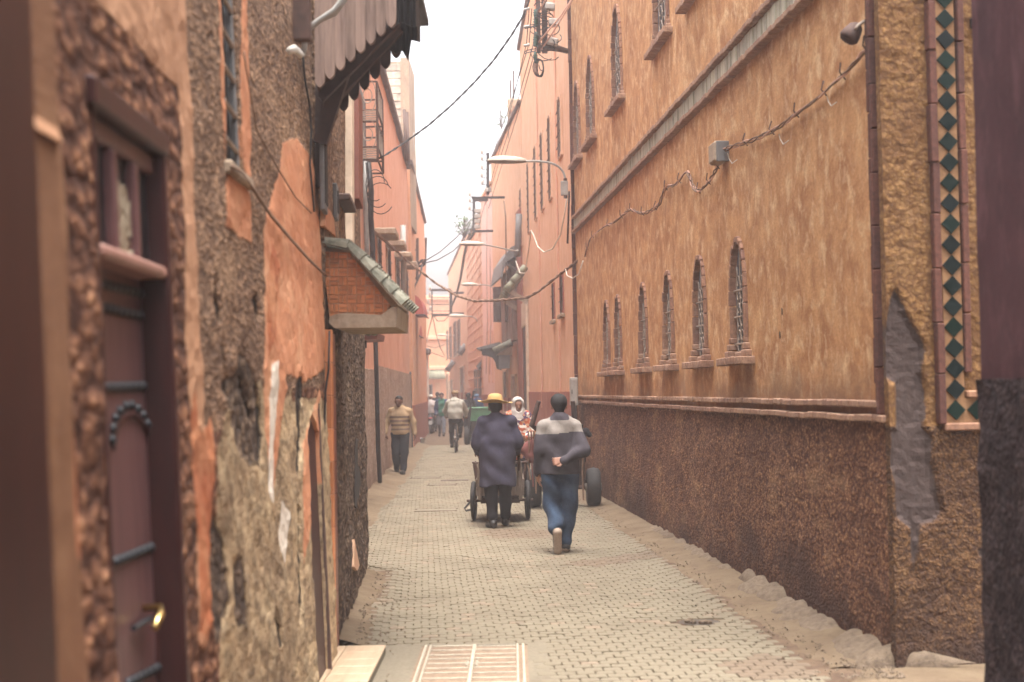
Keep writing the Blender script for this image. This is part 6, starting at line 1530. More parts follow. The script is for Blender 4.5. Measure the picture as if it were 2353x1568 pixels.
# garment builders
def top(mat, r=1.0, hem=.0, fold=.006, ph=0.0, zone=None, sleeve=(.062, .056, .042), body=(.125, .16, .155, .165), cutz=None, name='jacket', collar=True, cuff=.02, hemz=.84):
    def f(e, J, h, hp):
        A = [seg(J['neck'] - Vector((0, 0, .05)), J['chest'], body[0], body[1], (1.18, .78, 1)), seg(J['chest'], J['waist'], body[1], body[2], (1.12, .8, 1)), seg(J['waist'], J['pelvis'], body[2], body[3], (1.12, .85, 1)),
             seg(J['pelvis'], J['pelvis'] + Vector((0, 0, min(-.02, hemz - J['pelvis'].z))), body[3], body[3] * 1.02, (1.12, .85, 1)), seg(J['shL'] * .72 + J['neck'] * .18 + J['chest'] * .10, J['shR'] * .72 + J['neck'] * .18 + J['chest'] * .10, .070, .070), seg(J['neck'] - Vector((0, 0, .03)), J['shL'] * .9 + J['chest'] * .1, .06, .055), seg(J['neck'] - Vector((0, 0, .03)), J['shR'] * .9 + J['chest'] * .1, .06, .055)]
        for q in 'LR':
            w = J['wr' + q]; l = J['el' + q]; A += [seg(J['sh' + q] - Vector((J['sh' + q].x * .06, 0, .012)), l, sleeve[0], sleeve[1]), seg(l, w - (w - l).normalized() * cuff * 0, sleeve[1], sleeve[2])]
        if collar: A += [seg(J['neck'] - Vector((0, 0, .02)), J['neck'] + Vector((0, -.005, .03)), .072, .066)]
        hz = hemz
        cut = lambda X: np.where((np.abs(X[..., 0] - J['pelvis'].x) < .24), hz - X[..., 2], -1.0)
        V, F = shape(A, h, .035, fold, ph, cut); fmesh(name, V, F, mat, e, zone)
    return f
def coat(mat, hemz=.55, fold=.008, ph=0.0, name='coat', flare=.21):
    def f(e, J, h, hp):
        A = [seg(J['neck'] - Vector((0, 0, .05)), J['chest'], .125, .175, (1.2, .82, 1)), seg(J['chest'], J['waist'], .175, .185, (1.15, .85, 1)), seg(J['waist'], J['pelvis'], .185, .20, (1.12, .88, 1)),
             seg(J['pelvis'], Vector((J['pelvis'].x, J['pelvis'].y - .02, hemz - .02)), .20, flare, (1.12, .9, 1)), seg(J['shL'] * .72 + J['neck'] * .18 + J['chest'] * .10, J['shR'] * .72 + J['neck'] * .18 + J['chest'] * .10, .075, .075), seg(J['neck'] - Vector((0, 0, .03)), J['shL'] * .9 + J['chest'] * .1, .065, .06), seg(J['neck'] - Vector((0, 0, .03)), J['shR'] * .9 + J['chest'] * .1, .065, .06), seg(J['neck'] - Vector((0, 0, .02)), J['neck'] + Vector((0, -.01, .035)), .078, .07)]
        for q in 'LR': A += [seg(J['sh' + q] - Vector((J['sh' + q].x * .08, 0, .015)), J['el' + q], .078, .075), seg(J['el' + q], J['wr' + q], .075, .055)]
        V, F = shape(A, h, .035, fold, ph, lambda X: np.where(np.abs(X[..., 0] - J['pelvis'].x) < .3, hemz + .02 * np.sin(X[..., 0] * 14 + ph) - X[..., 2], -1.)); fmesh(name, V, F, mat, e)
    return f
def trousers(mat, r=(.105, .082, .062), fold=.006, ph=1.0, anklez=.05, name='trousers'):
    def f(e, J, h, hp):
        A = [seg(J['pelvis'] + Vector((0, 0, .05)), J['pelvis'] - Vector((0, 0, .06)), .14, .135, (1.12, .88, 1))]
        for q in 'LR':
            A += [seg(J['hp' + q] - Vector((0, 0, .03)), J['kn' + q], r[0], r[1]), seg(J['kn' + q], J['an' + q] - (J['an' + q] - J['kn' + q]).normalized() * .06, r[1], r[2])]
        V, F = shape(A, h, .03, fold, ph); fmesh(name, V, F, mat, e)
    return f
def shoes(mat, solem=None):
    def f(e, J, h, hp):
        for q in 'LR':
            an, to = J['an' + q], J['to' + q]; dr_ = (to - an); fwd = Vector((dr_.x, dr_.y, 0)); ax_ = dr_.normalized()
            heel = an + (an - J['kn' + q]).normalized() * .045 - ax_ * .03
            A = [seg(heel, to, .046, .043), seg(an, heel, .048, .046), seg(an, to, .05, .036)]
            V, F = shape(A, min(h, .012), .02)
            ax2 = (to - heel).normalized(); nrm_ = (an - J['kn' + q]); nrm_ = (nrm_ - ax2 * nrm_.dot(ax2)).normalized()
            z = (lambda c: ((c - np.array(heel)) @ np.array(nrm_) > .012)) if solem else None
            fmesh('shoe', V, F, [mat] + ([solem] if solem else []), e, z)
    return f
def hairdo(mat, r=1.0, back=.0, name='hair'):
    def f(e, J, h, hp):
        A = [seg(hp(0, -.022, .045), hp(0, .012, .05), .092 * r, .082 * r), seg(hp(0, -.04, .02), hp(0, -.045, -.045 - back), .078 * r, .055 * r)]
        V, F = shape(A, min(h, .010), .02, .003, 3., minus=[seg(hp(0, .10, -.01), hp(0, .12, -.06), .075, .07)]); fmesh(name, V, F, mat, e)
    return f
# ---- walking man in the two tone fleece
g1 = G(1291, 1270)
yoke = lambda c: ((c[:, 2] > 1.285 + .012 * np.sin(c[:, 0] * 9)) & ~((c[:, 2] > 1.425) & (np.abs(c[:, 0]) < .10)))
human('person', 'man walking away in a slate fleece with pale shoulder yoke, one arm behind his back', g1, 0,
    dict(head=(0.0, .015, 1.575), neck=(.0, -.02, 1.43), look=(.05, 1, -.05), shL=(-.19, -.01, 1.36), shR=(.185, -.01, 1.36), elL=(-.225, -.03, 1.09), wrL=(-.235, .03, .86), hdL=(-.235, .05, .78),
        elR=(.262, -.10, 1.09), wrR=(.04, -.215, 1.005), hdR=(-.07, -.225, .985), hpL=(-.085, 0, .90), hpR=(.085, 0, .90), knL=(-.085, .02, .50), anL=(-.055, -.22, .25), toL=(-.05, -.19, .045), knR=(.075, .03, .49), anR=(.045, .02, .09), toR=(.06, .19, .04)),
    [trousers(M['denim'], (.118, .098, .080), .015, 1.0), top([M['fleece'], M['fleece_pale']], fold=.010, ph=.6, zone=yoke, sleeve=(.072, .064, .05), body=(.128, .17, .168, .178), hemz=.845), shoes(M['shoe'], M['sole']), hairdo(M['hair'])],
    .0105, 1.0, (('R', (0, -1, .3), .75), ('L', (1, .2, 0), .4)), 'skin2')
# ---- straw hat man pushing the handcart
def straw_hat(e, J, h, hp):
    c = hp(0, -.005, .075); mb = MB(); mb.lathe([(.10, -.01), (.102, .02), (.097, .06), (.082, .095), (.05, .112), (.004, .115)], 20, Matrix.Translation(c) @ Matrix.Rotation(R(-4), 4, 'X')); o = mb.build('straw_hat', M['straw'], e, True)
    n_ = 28; vs = []
    for r_, z_ in ((.098, -.005), (.13, -.012), (.18, -.004), (.215, .004), (.215, .011), (.18, .004), (.13, -.004), (.098, .004)):
        for k in range(n_):
            a = 2 * math.pi * k / n_; vs.append(c + Vector((r_ * math.cos(a) * 1.05, r_ * math.sin(a), z_ - .02 * (r_ - .098) / .09 * math.sin(a + .6) + .012 * math.sin(3 * a) * (r_ - .098) / .09)))
    fs = [(i * n_ + k, i * n_ + (k + 1) % n_, ((i + 1) % 8) * n_ + (k + 1) % n_, ((i + 1) % 8) * n_ + k) for i in range(8) for k in range(n_)]
    mb = MB(); mb.add(vs, fs); mb.build('hat_brim', M['straw'], o, True)
g2 = G(1146, 1213)
human('person', 'man in a straw hat and long blue work coat pushing the wooden handcart', g2, 0,
    dict(head=(-.02, .07, 1.53), neck=(-.01, .03, 1.395), chest=(0, .02, 1.24), look=(0, 1, -.2), shL=(-.20, .02, 1.36), shR=(.20, .02, 1.36), elL=(-.265, .02, 1.07), elR=(.265, .02, 1.07), wrL=(-.25, .24, .97), wrR=(.25, .24, .97), hdL=(-.24, .33, .95), hdR=(.24, .33, .95),
        knL=(-.085, .03, .49), anL=(-.075, -.06, .09), toL=(-.13, .10, .035), knR=(.09, .10, .50), anR=(.085, .22, .09), toR=(.10, .38, .04)),
    [trousers(M['charcoal'], (.105, .085, .07), .008, 2.0), coat(M['coat'], .54, .009, 1.2), shoes(M['shoe']), hairdo(M['hair']), straw_hat], .0115, 1.0, (('L', (.3, 0, -1), .9), ('R', (-.3, 0, -1), .9)), 'skin3')
# ---- woman in the white headscarf
def scarf(e, J, h, hp):
    A = [seg(hp(0, -.02, .045), hp(0, .015, .05), .108, .10), seg(hp(0, -.03, .0), hp(0, .01, -.10), .10, .105), seg(hp(0, .01, -.11), hp(0, .03, -.20), .10, .12, (1.15, .85, 1))]
    V, F = shape(A, min(h, .012), .03, .004, 2., minus=[seg(hp(0, .10, .035), hp(0, .11, -.045), .066, .058)]); fmesh('headscarf', V, F, M['scarf_white'], e)
g3 = P(1190, 920, 23.6); g3.z = 0
human('person', 'woman in a white headscarf and orange floral top walking behind the carts', g3, math.pi + .1,
    dict(head=(0, .03, 1.50), neck=(0, 0, 1.36), shL=(-.17, 0, 1.33), shR=(.17, 0, 1.33), elL=(-.23, .0, 1.06), elR=(.23, .0, 1.06), wrL=(-.12, .20, .98), wrR=(.12, .20, .98), hdL=(-.04, .24, .98), hdR=(.04, .24, .98), look=(0, 1, -.05)),
    [coat(M['floral'], .62, .008, 3.0, 'floral_tunic', .20), trousers(M['charcoal']), shoes(M['shoe']), scarf], .013, 1.0, (('L', (0, -1, 0), .6), ('R', (0, -1, 0), .6)), 'skin')
# ---- man in the striped sweater
def stripes(c):
    z = c[:, 2]; tor = np.abs(c[:, 0]) < .205
    return ((np.sin((z - .95) * 2 * math.pi / .088) > .05) & (z > .92) & (z < 1.29) & tor)
g4 = G(921, 1092)
human('person', 'man in a cream sweater with brown stripes walking towards the camera', g4, math.pi - .06,
    dict(head=(0.02, .03, 1.555), neck=(.0, .0, 1.42), look=(0.1, 1, -.08), elL=(-.27, -.06, 1.12), wrL=(-.31, -.02, .88), hdL=(-.32, 0, .80), elR=(.28, -.02, 1.12), wrR=(.315, .09, .90), hdR=(.30, .14, .83), shL=(-.20, -.01, 1.37), shR=(.20, -.01, 1.37),
        knL=(-.085, .05, .49), anL=(-.06, .10, .085), toL=(-.055, .27, .06), knR=(.09, .03, .48), anR=(.10, -.12, .09), toR=(.13, .04, .035)),
    [trousers(M['navy_trs'], (.112, .09, .07), .008, 1.5), top([M['knit'], M['knit_brown']], fold=.006, ph=2.2, zone=stripes, sleeve=(.075, .068, .05), body=(.125, .175, .172, .165), hemz=.86, name='sweater'), shoes(M['shoe']), hairdo(M['hair'], .97)],
    .013, 1.0, (('L', (1, .2, 0), .5), ('R', (-1, .3, 0), .5)), 'skin3')
# ---- far people
def cap(mat, name='cap'):
    def f(e, J, h, hp):
        mb = MB(); mb.lathe([(.102, -.01), (.104, .02), (.09, .06), (.05, .085), (.004, .09)], 14, Matrix.Translation(hp(0, -.005, .06))); o = mb.build(name, mat, e, True)
    return f
g6 = G(1016, 1003)
human('person', 'man in a green and blue jacket and faded jeans walking down the street', g6, math.pi,
    dict(knL=(-.08, .12, .5), anL=(-.07, .22, .10), toL=(-.07, .37, .06), knR=(.09, .02, .48), anR=(.10, -.2, .12), toR=(.11, -.06, .04), wrL=(-.27, -.05, .88)), [trousers(M['jean_pale'], fold=.006), top([M['green_jkt'], M['blue_jkt']], zone=lambda c: np.abs(c[:, 0]) > .12, name='jacket', hemz=.80, sleeve=(.08, .07, .055)), shoes(M['shoe']), hairdo(M['hair'])], .02, 1.0, (('L', (1, 0, 0), .5), ('R', (-1, 0, 0), .5)), 'skin')
g7 = P(1006, 960, 63); g7.z = 0
human('person', 'person in a dark jacket walking away beside the parked scooter', g7, .1, {}, [trousers(M['charcoal']), top(M['charcoal'], hemz=.75, sleeve=(.08, .07, .055)), shoes(M['shoe']), hairdo(M['hair'])], .025, 1.02, (), 'skin3')
g9 = P(1077, 960, 50); g9.z = 0
human('person', 'man in dark clothes standing left of the green cart', g9, .3, {}, [trousers(M['navy_trs']), top(M['black_cloth'], hemz=.78, sleeve=(.08, .07, .055)), shoes(M['shoe']), hairdo(M['hair'])], .022, 1.0, (), 'skin3')
g10 = P(1096, 960, 53); g10.z = 0
human('person', 'man in a blue cap partly hidden behind the green cart', g10, .0, dict(head=(0, .06, 1.50)), [trousers(M['charcoal']), top(M['blue_jkt'], hemz=.78), shoes(M['shoe']), cap(M['cap_blue'])], .022, 1.0, (), 'skin')
# ------------------------------------------------------------------ carts and cycles
M['tyre'] = plain('black_rubber', (.022, .020, .022), .75, .3, 14, .3, .006, dark=(.05, .042, .036)); M['rim'] = plain('worn_rim', (.20, .17, .15), .5, .4, 16); M['plank'] = plain('grey_plank', (.20, .15, .115), .9, .5, 7, .5, .006, dark=(.085, .06, .048), rnd=.3, stretch=(5, 1, 1))
M['plank_dark'] = plain('dark_plank', (.075, .045, .038), .9, .5, 7, .5, .006, dark=(.03, .02, .02), rnd=.3); M['green_paint'] = plain('worn_green_paint', (.085, .24, .13), .55, .4, 6, .2, dark=(.05, .13, .08)); M['red_lens'] = plain('red_lens', (.45, .03, .03), .2, .1, 10); M['chrome'] = plain('steel', (.45, .44, .43), .25, .2, 20, .05, metal=1.0)
M['cloth_red'] = fabric('maroon_sacking', (.16, .06, .055)); M['yellow'] = plain('yellow_tub', (.65, .42, .06), .5, .2, 8)
def wheel(e, c, r, w, axis, name='wheel', spokes=10, hub=.03, rimw=.6):
    """tyre, rim with spokes; axis = unit vector of the axle"""
    ax_ = Vector(axis).normalized(); q = ax_.to_track_quat('Z', 'Y').to_matrix().to_4x4(); Mx = Matrix.Translation(c) @ q
    inv = wm(e).inverted()
    def tor(R_, rt_, wz, n=28, m=8):
        vs = []
        for i in range(n):
            a = 2 * math.pi * i / n
            for k in range(m): b = 2 * math.pi * k / m; rr = R_ + rt_ * math.cos(b); vs.append(Mx @ Vector((rr * math.cos(a), rr * math.sin(a), wz * math.copysign(abs(math.sin(b)) ** .6, math.sin(b)))))
        return vs, [(i * m + k, ((i + 1) % n) * m + k, ((i + 1) % n) * m + (k + 1) % m, i * m + (k + 1) % m) for i in range(n) for k in range(m)]
    th = min(.07, r * .2); vs, fs = tor(r - th, th, w / 2); mb = MB(); mb.add(vs, fs); o = mb.build(name, M['tyre'], e, True, world=True)
    inv2 = wm(o)
    vs, fs = tor(r - 2 * th, .018, w * .32); mb = MB(); mb.add(vs, fs)
    for k in range(spokes):
        a = 2 * math.pi * k / spokes; mb.tube([Mx @ Vector((hub * math.cos(a), hub * math.sin(a), (w * .2 if k % 2 else -w * .2))), Mx @ Vector(((r - 2 * th) * math.cos(a + .15), (r - 2 * th) * math.sin(a + .15), 0))], .004 if spokes > 8 else .02, 4)
    mb.lathe([(hub, -w * .6), (hub, w * .6)], 10, Mx); mb.build('rim', M['rim'], o, True, world=True)
    return o
def planks(e, corner, du, dv, nrm, n, mat, name, th=.022, gap=.006):
    """n boards side by side filling corner + du x dv, split along dv"""
    corner, du, dv, nrm = Vector(corner), Vector(du), Vector(dv), Vector(nrm).normalized()
    for k in range(n):
        a = corner + dv * (k / n); b = dv * (1 / n); g = b.normalized() * gap; mb = MB(); o_ = nrm * (th + .003 * (k % 2))
        mb.prism([a + g, a + du + g, a + du + b - g * .2, a + b - g * .2], o_); mb.build(name, mat, e, world=True)
# ---- wooden handcart
cb = g2 + Vector((.02, .62, 0)); hc = empty('handcart', cb, 0, 'small two wheeled wooden handcart with spoked wheels and iron side rails', 'cart')
ax0 = cb + Vector((0, .45, .27)); hw = .30
for s in (-1, 1): wheel(hc, ax0 + Vector((s * (hw + .065), 0, 0)), .27, .06, (1, s * .06, 0), spokes=14)
mb = MB(); mb.tube([ax0 + Vector((-hw - .16, 0, 0)), ax0 + Vector((hw + .14, 0, 0))], .018, 8); mb.build('axle', M['iron_rust'], hc, world=True)
mb = MB(); mb.tube([ax0 + Vector((-hw - .10, -.02, .0)), ax0 + Vector((-hw - .19, -.05, -.10)), ax0 + Vector((-hw - .17, -.05, -.13)), ax0 + Vector((-hw - .08, -.02, -.12))], .015, 6); mb.build('brake_lever', M['iron'], hc, world=True)
z0, z1 = .36, .80
planks(hc, cb + Vector((-hw, .02, z0)), (2 * hw, 0, 0), (0, 1.25, 0), (0, 0, 1), 8, M['plank'], 'floor_board')
planks(hc, cb + Vector((-hw, 0, z0)), (2 * hw, 0, 0), (0, 0, z1 - z0 - .06), (0, -1, 0), 3, M['plank'], 'tail_board')
planks(hc, cb + Vector((-hw, 1.27, z0)), (2 * hw, 0, 0), (0, 0, .3), (0, 1, 0), 2, M['plank'], 'head_board')
for s in (-1, 1):
    planks(hc, cb + Vector((s * hw, .0, z0)), (0, 1.27, 0), (0, 0, .22), (s, 0, 0), 2, M['plank'], 'side_board')
    mb = MB(); mb.beam(cb + Vector((s * (hw - .03), -.035, z0 - .05)), cb + Vector((s * (hw - .03), -.035, z1)), .045, .03); mb.build('corner_post', M['plank'], hc, world=True)
    mb = MB(); y_ = .05; mb.tube([cb + Vector((s * hw, 0, z1 + .0)), cb + Vector((s * (hw + .07), .55, z1 - .02)), cb + Vector((s * (hw + .07), 1.25, z1 - .10))], .014, 6)
    for k in range(5): y_ = .1 + .26 * k; mb.tube([cb + Vector((s * (hw + .02), y_, z0 + .2)), cb + Vector((s * (hw + .05), y_, z1 - .03))], .010, 5)
    mb.build('side_rail', M['iron_rust'], hc, world=True)
    mb = MB(); mb.tube([cb + Vector((s * hw * .82, .15, z0 - .03)), cb + Vector((s * hw * .85, -.12, z1 + .07)), cb + Vector((s * hw * .85, -.26, z1 + .13))], .02, 8); mb.build('push_handle', M['plank_dark'], hc, world=True)
mb = MB(); mb.tube([cb + Vector((-hw, -.01, z1)), cb + Vector((hw, -.01, z1))], .016, 6); mb.build('top_rail', M['iron_rust'], hc, world=True)
mb = MB(); mb.bx(cb.x - hw + .04, cb.x + hw - .04, cb.y + .05, cb.y + 1.1, z0 - .10, z0 - .03); mb.build('chassis', M['plank_dark'], hc, world=True)
# loaf of cargo in the cart
for k, (x, y, w, m_) in enumerate(((-.16, .5, .13, 'yellow'), (.12, .7, .15, 'cloth_red'))):
    V, F = shape([seg((0, 0, w * .7), (0, 0, w * 1.2), w, w * .75, (1, 1, .9))], .02, .03, .008, k); o = fmesh('cargo_bundle', V, F, M[m_], None); o.location = cb + Vector((x, y, z0 + .02)); tag(o, ('yellow' if k == 0 else 'maroon') + ' bundle lying inside the wooden handcart', 'bundle')
# ---- big cart with raised shafts by the ochre wall
bb = G(1290, 1168); bb.z = 0; bb = Vector((P(1290, 1150, 21.4).x, 21.2, 0)); bc = empty('raised_shaft_cart', bb, 0, 'heavy dark timber cart with car tyres and its two shafts tipped upwards', 'cart')
wr_ = .29
for s, px in ((1, 1364), (-1, 1228)):
    cx = P(px, 1120, 21.3).x; wheel(bc, (cx, 21.35, wr_), wr_, .21, (1, 0, 0), spokes=5, hub=.06)
xl, xr = P(1240, 1100, 21.3).x, P(1342, 1100, 21.3).x
mb = MB(); mb.tube([(xl - .05, 21.35, wr_), (xr + .1, 21.35, wr_)], .03, 8); mb.build('axle', M['iron_rust'], bc, world=True)
tdir = Vector((0, -.30, .95)).normalized(); base = Vector((xl, 21.62, .30))
planks(bc, base, (xr - xl, 0, 0), tdir * .98, (0, -1, -.3), 7, M['plank_dark'], 'bed_board', .03)
for s, x, px in ((-1, xl + .03, 1232), (1, xr - .03, 1316)):
    a = Vector((x, 21.55, .28)); b = P(1238 if s < 0 else 1316, 922, 21.0)
    mb = MB(); m_ = Vector((x, 21.2, 1.12)); mb.tube([a, m_, P(1222 if s < 0 else 1322, 978, 21.05), b], [.05, .048, .042, .034], 8); mb.build('shaft', M['plank_dark'], bc, world=True)
for z_ in (.36, .72, 1.08):
    mb = MB(); mb.beam(base + tdir * (z_ - .3) + Vector((-.04, -.05, 0)), base + tdir * (z_ - .3) + Vector((xr - xl + .04, -.05, 0)), .07, .07); mb.build('cross_beam', M['plank_dark'], bc, world=True)
for k in range(3):
    mb = MB(); p = P(1214 + 6 * k, 990, 20.9); mb.tube([p, p + Vector((.01, 0, -.25)), p + Vector((-.015 + .02 * k, .02, -.5)), p + Vector((.02, 0, -.72 - .1 * k))], .012, 5); mb.build('hanging_rope', M['cloth_red'] if k == 1 else M['cable_brown'], bc, world=True)
mb = MB(); mb.tube([P(1332, 1010, 20.95), P(1340, 1040, 20.95), P(1338, 1085, 20.95), P(1341, 1150, 20.95)], .014, 5); mb.build('hanging_rope', M['cable_brown'], bc, world=True)
V, F = shape([seg((-.22, 0, 0), (.22, 0, .02), .10, .12, (1, .8, 1)), seg((-.1, 0, -.1), (.15, 0, -.16), .12, .1)], .02, .04, .012, 2.); o = fmesh('sack', V, F, M['cloth_red'], None); o.location = P(1240, 1030, 21.0); tag(o, 'maroon sack slung over the boards of the tipped cart', 'sack')
V, F = shape([seg((0, 0, 0), (.05, 0, .06), .055, .05), seg((.06, 0, .05), (.10, 0, 0), .04, .035)], .015, .02, .006, 1.); o = fmesh('rag_bundle', V, F, M['charcoal'], None); o.location = P(1338, 1000, 20.9); tag(o, 'dark rag tied at the right shaft of the tipped cart', 'rag')
# ---- green cart
gx = P(1098, 1015, 46.5).x; gb = Vector((gx, 46.6, 0)); gc = empty('green_cart', gb, 0, 'green painted metal handcart with a black lower body and rubber tyres', 'cart')
for s in (-1, 1): wheel(gc, gb + Vector((s * .36, .2, .30)), .30, .19, (1, 0, 0), spokes=5, hub=.06)
mb = MB(); mb.tube([gb + Vector((-.4, .2, .3)), gb + Vector((.4, .2, .3))], .03, 6); mb.build('axle', M['iron'], gc, world=True)
mb = MB(); mb.prism([gb + Vector(p) for p in ((-.24, 0, .78), (.42, 0, .78), (.46, 0, 1.2), (-.28, 0, 1.2))], (0, 1.3, 0)); mb.build('green_bin', M['green_paint'], gc, world=True)
mb = MB(); mb.tube([gb + Vector(p) for p in ((-.29, -.02, 1.2), (.47, -.02, 1.2), (.47, 1.32, 1.2), (-.29, 1.32, 1.2), (-.29, -.02, 1.2))], .025, 6); mb.build('bin_rim', M['green_paint'], gc, world=True)
mb = MB(); mb.bx(gb.x - .22, gb.x + .40, gb.y + .03, gb.y + 1.2, .12, .78, 0, .03); mb.build('lower_body', M['iron'], gc, world=True)
mb = MB(); mb.beam(gb + Vector((-.24, -.03, 1.02)), gb + Vector((-.22, -.02, .80)), .02, .03); mb.beam(gb + Vector((-.24, -.03, .80)), gb + Vector((.42, -.03, .80)), .02, .03); mb.build('bin_strap', M['green_paint'], gc, world=True)
mb = MB(); mb.tube([P(1077, 985, 46.5), P(1081, 935, 46.4), P(1089, 898, 46.3)], .035, 6); mb.build('handle', M['iron'], gc, world=True)
mb = MB(); mb.tube([P(1088, 934, 47.5), P(1082, 926, 47.6), P(1074, 915, 47.6)], .03, 6); mb.build('handle', M['iron'], gc, world=True)
# ---- bicycle and rider
bk = G(1047, 1041); bi = empty('bicycle', bk, 0, 'dark bicycle ridden away down the street', 'bicycle')
for y_, nm in ((0.0, 'rear_wheel'), (1.03, 'front_wheel')): wheel(bi, bk + Vector((0, y_ + .02, .335)), .335, .05, (1, 0, 0), nm, 16, .02)
T = lambda *pts: [bk + Vector(p) for p in pts]
mb = MB(); bbk = (0, .43, .28); st_ = (0, .28, .80); hd_ = (0, .86, .86)
for a, b in ((st_, bbk), (st_, (0, .84, .80)), (bbk, (0, .88, .72)), ((-.05, .02, .335), bbk), ((.05, .02, .335), bbk), ((-.05, .02, .335), (0, .27, .74)), ((.05, .02, .335), (0, .27, .74)), (hd_, (0, .9, .68)), ((0, .9, .68), (.05, 1.05, .335)), ((0, .9, .68), (-.05, 1.05, .335))): mb.tube(T(a, b), .016, 6)
mb.build('frame', M['iron'], bi, world=True)
mb = MB(); mb.tube(T((0, .28, .80), (0, .25, .92)), .014, 6); mb.build('seat_post', M['chrome'], bi, world=True)
V, F = shape([seg((0, .12, 0), (0, -.10, .01), .03, .075, (1, 1, .5))], .012, .02); o = fmesh('saddle', V, F, M['shoe'], bi); o.location = (0, .24, .94)
mb = MB(); mb.tube(T((-.29, .70, 1.02), (-.2, .82, 1.04), (0, .86, 1.02), (.2, .82, 1.04), (.29, .70, 1.02)), .014, 6); mb.tube(T((0, .86, .84), (0, .86, 1.02)), .016, 6); mb.build('handlebar', M['chrome'], bi, world=True)
mb = MB(); mb.tube(T((-.13, .43, .15), (-.05, .43, .15), (-.05, .43, .28), (.05, .43, .28), (.05, .43, .42), (.13, .43, .42)), .012, 6); mb.bx(bk.x - .17, bk.x - .07, bk.y + .38, bk.y + .48, .135, .16); mb.bx(bk.x + .07, bk.x + .17, bk.y + .38, bk.y + .48, .41, .435); mb.build('crank', M['iron'], bi, world=True)
mb = MB(); mb.tube([bk + Vector((0, .02 + .37 * math.cos(a), .335 + .37 * math.sin(a))) for a in np.linspace(.5, 3.0, 10)], .022, 6); mb.build('mudguard', M['chrome'], bi, world=True)
mb = MB(); mb.tube(T((0, -.34, .47), (0, -.37, .47)), .03, 8); mb.build('reflector', M['insul_white'], bi, world=True)
mb = MB(); mb.tube(T((.03, .02, .335), (.09, .0, .18)), .01, 5); mb.build('kickstand', M['chrome'], bi, world=True)
def hood(e, J, h, hp):
    V, F = shape([seg(J['neck'] + Vector((-.09, -.05, -.01)), J['neck'] + Vector((.09, -.05, -.01)), .06, .06), seg(J['neck'] + Vector((0, -.09, -.03)), J['neck'] + Vector((0, -.11, -.12)), .08, .05, (1, .7, 1))], h, .03, .004, 1.); fmesh('jacket_hood', V, F, M['jacket_pale'], e)
human('person', 'man in a pale hooded jacket riding a bicycle away from the camera', bk, 0,
    dict(head=(0, .34, 1.64), neck=(0, .24, 1.50), chest=(0, .20, 1.33), waist=(0, .17, 1.14), pelvis=(0, .18, 1.02), shL=(-.20, .26, 1.45), shR=(.20, .26, 1.45), elL=(-.30, .42, 1.20), elR=(.30, .42, 1.20), wrL=(-.28, .66, 1.05), wrR=(.28, .66, 1.05), hdL=(-.28, .74, 1.03), hdR=(.28, .74, 1.03),
        hpL=(-.09, .20, .97), hpR=(.09, .20, .97), knL=(-.12, .46, .60), anL=(-.12, .38, .22), toL=(-.12, .52, .18), knR=(.13, .60, .80), anR=(.125, .38, .50), toR=(.13, .52, .45)),
    [trousers(M['black_cloth'], (.11, .085, .06)), top(M['jacket_pale'], hemz=.97, sleeve=(.085, .075, .055), body=(.14, .19, .19, .185)), shoes(M['shoe']), hood, cap(M['cap_tan'])], .016, 1.0, (('L', (0, 0, -1), .9), ('R', (0, 0, -1), .9)), 'skin')
# ---- parked scooter and its rider
sb = G(990, 997); so = empty('motor_scooter', sb, 0, 'black motor scooter seen from behind at the left wall', 'scooter')
for y_, nm in ((.25, 'rear_wheel'), (1.45, 'front_wheel')): wheel(so, sb + Vector((0, y_, .24)), .24, .13, (1, 0, 0), nm, 5, .05)
V, F = shape([seg((0, .12, .58), (0, .6, .55), .16, .19, (1, 1, .9)), seg((0, .05, .66), (0, .5, .70), .13, .17), seg((0, .6, .42), (0, 1.1, .34), .14, .12), seg((0, 1.15, .4), (0, 1.3, .85), .16, .12, (1.3, .6, 1)), seg((0, 1.3, .85), (0, 1.38, .98), .11, .10)], .025, .05); fmesh('body_shell', V, F, M['iron'], so)
V, F = shape([seg((0, .1, .80), (0, .75, .79), .11, .13, (1, 1, .5))], .025, .03); fmesh('seat', V, F, M['shoe'], so)
mb = MB(); mb.box(sb + Vector((0, -.075, .66)), (.17, .04, .06), None, 0, .015); mb.build('tail_lamp', M['red_lens'], so, world=True)
mb = MB(); mb.box(sb + Vector((0, -.10, .47)), (.15, .015, .17), Matrix.Rotation(R(-15), 3, 'X'), 0, .01); mb.build('number_plate', M['conduit'], so, world=True)
mb = MB(); mb.lathe([(.05, -.15), (.06, .15)], 10, Matrix.Translation(sb + Vector((-.17, .15, .22))) @ Matrix.Rotation(R(85), 4, 'X')); mb.build('exhaust', M['chrome'], so, world=True)
mb = MB(); mb.tube([sb + Vector((-.3, 1.15, 1.02)), sb + Vector((0, 1.33, 1.03)), sb + Vector((.3, 1.15, 1.02))], .018, 6)
mb.build('handlebar', M['iron'], so, world=True)
for s in (-1, 1):
    mb = MB(); mb.tube([sb + Vector((s * .22, 1.22, 1.03)), sb + Vector((s * .27, 1.2, 1.2))], .008, 5); mb.box(sb + Vector((s * .27, 1.2, 1.24)), (.11, .02, .07), None, 0, .01); mb.build('mirror', M['chrome'], so, world=True)
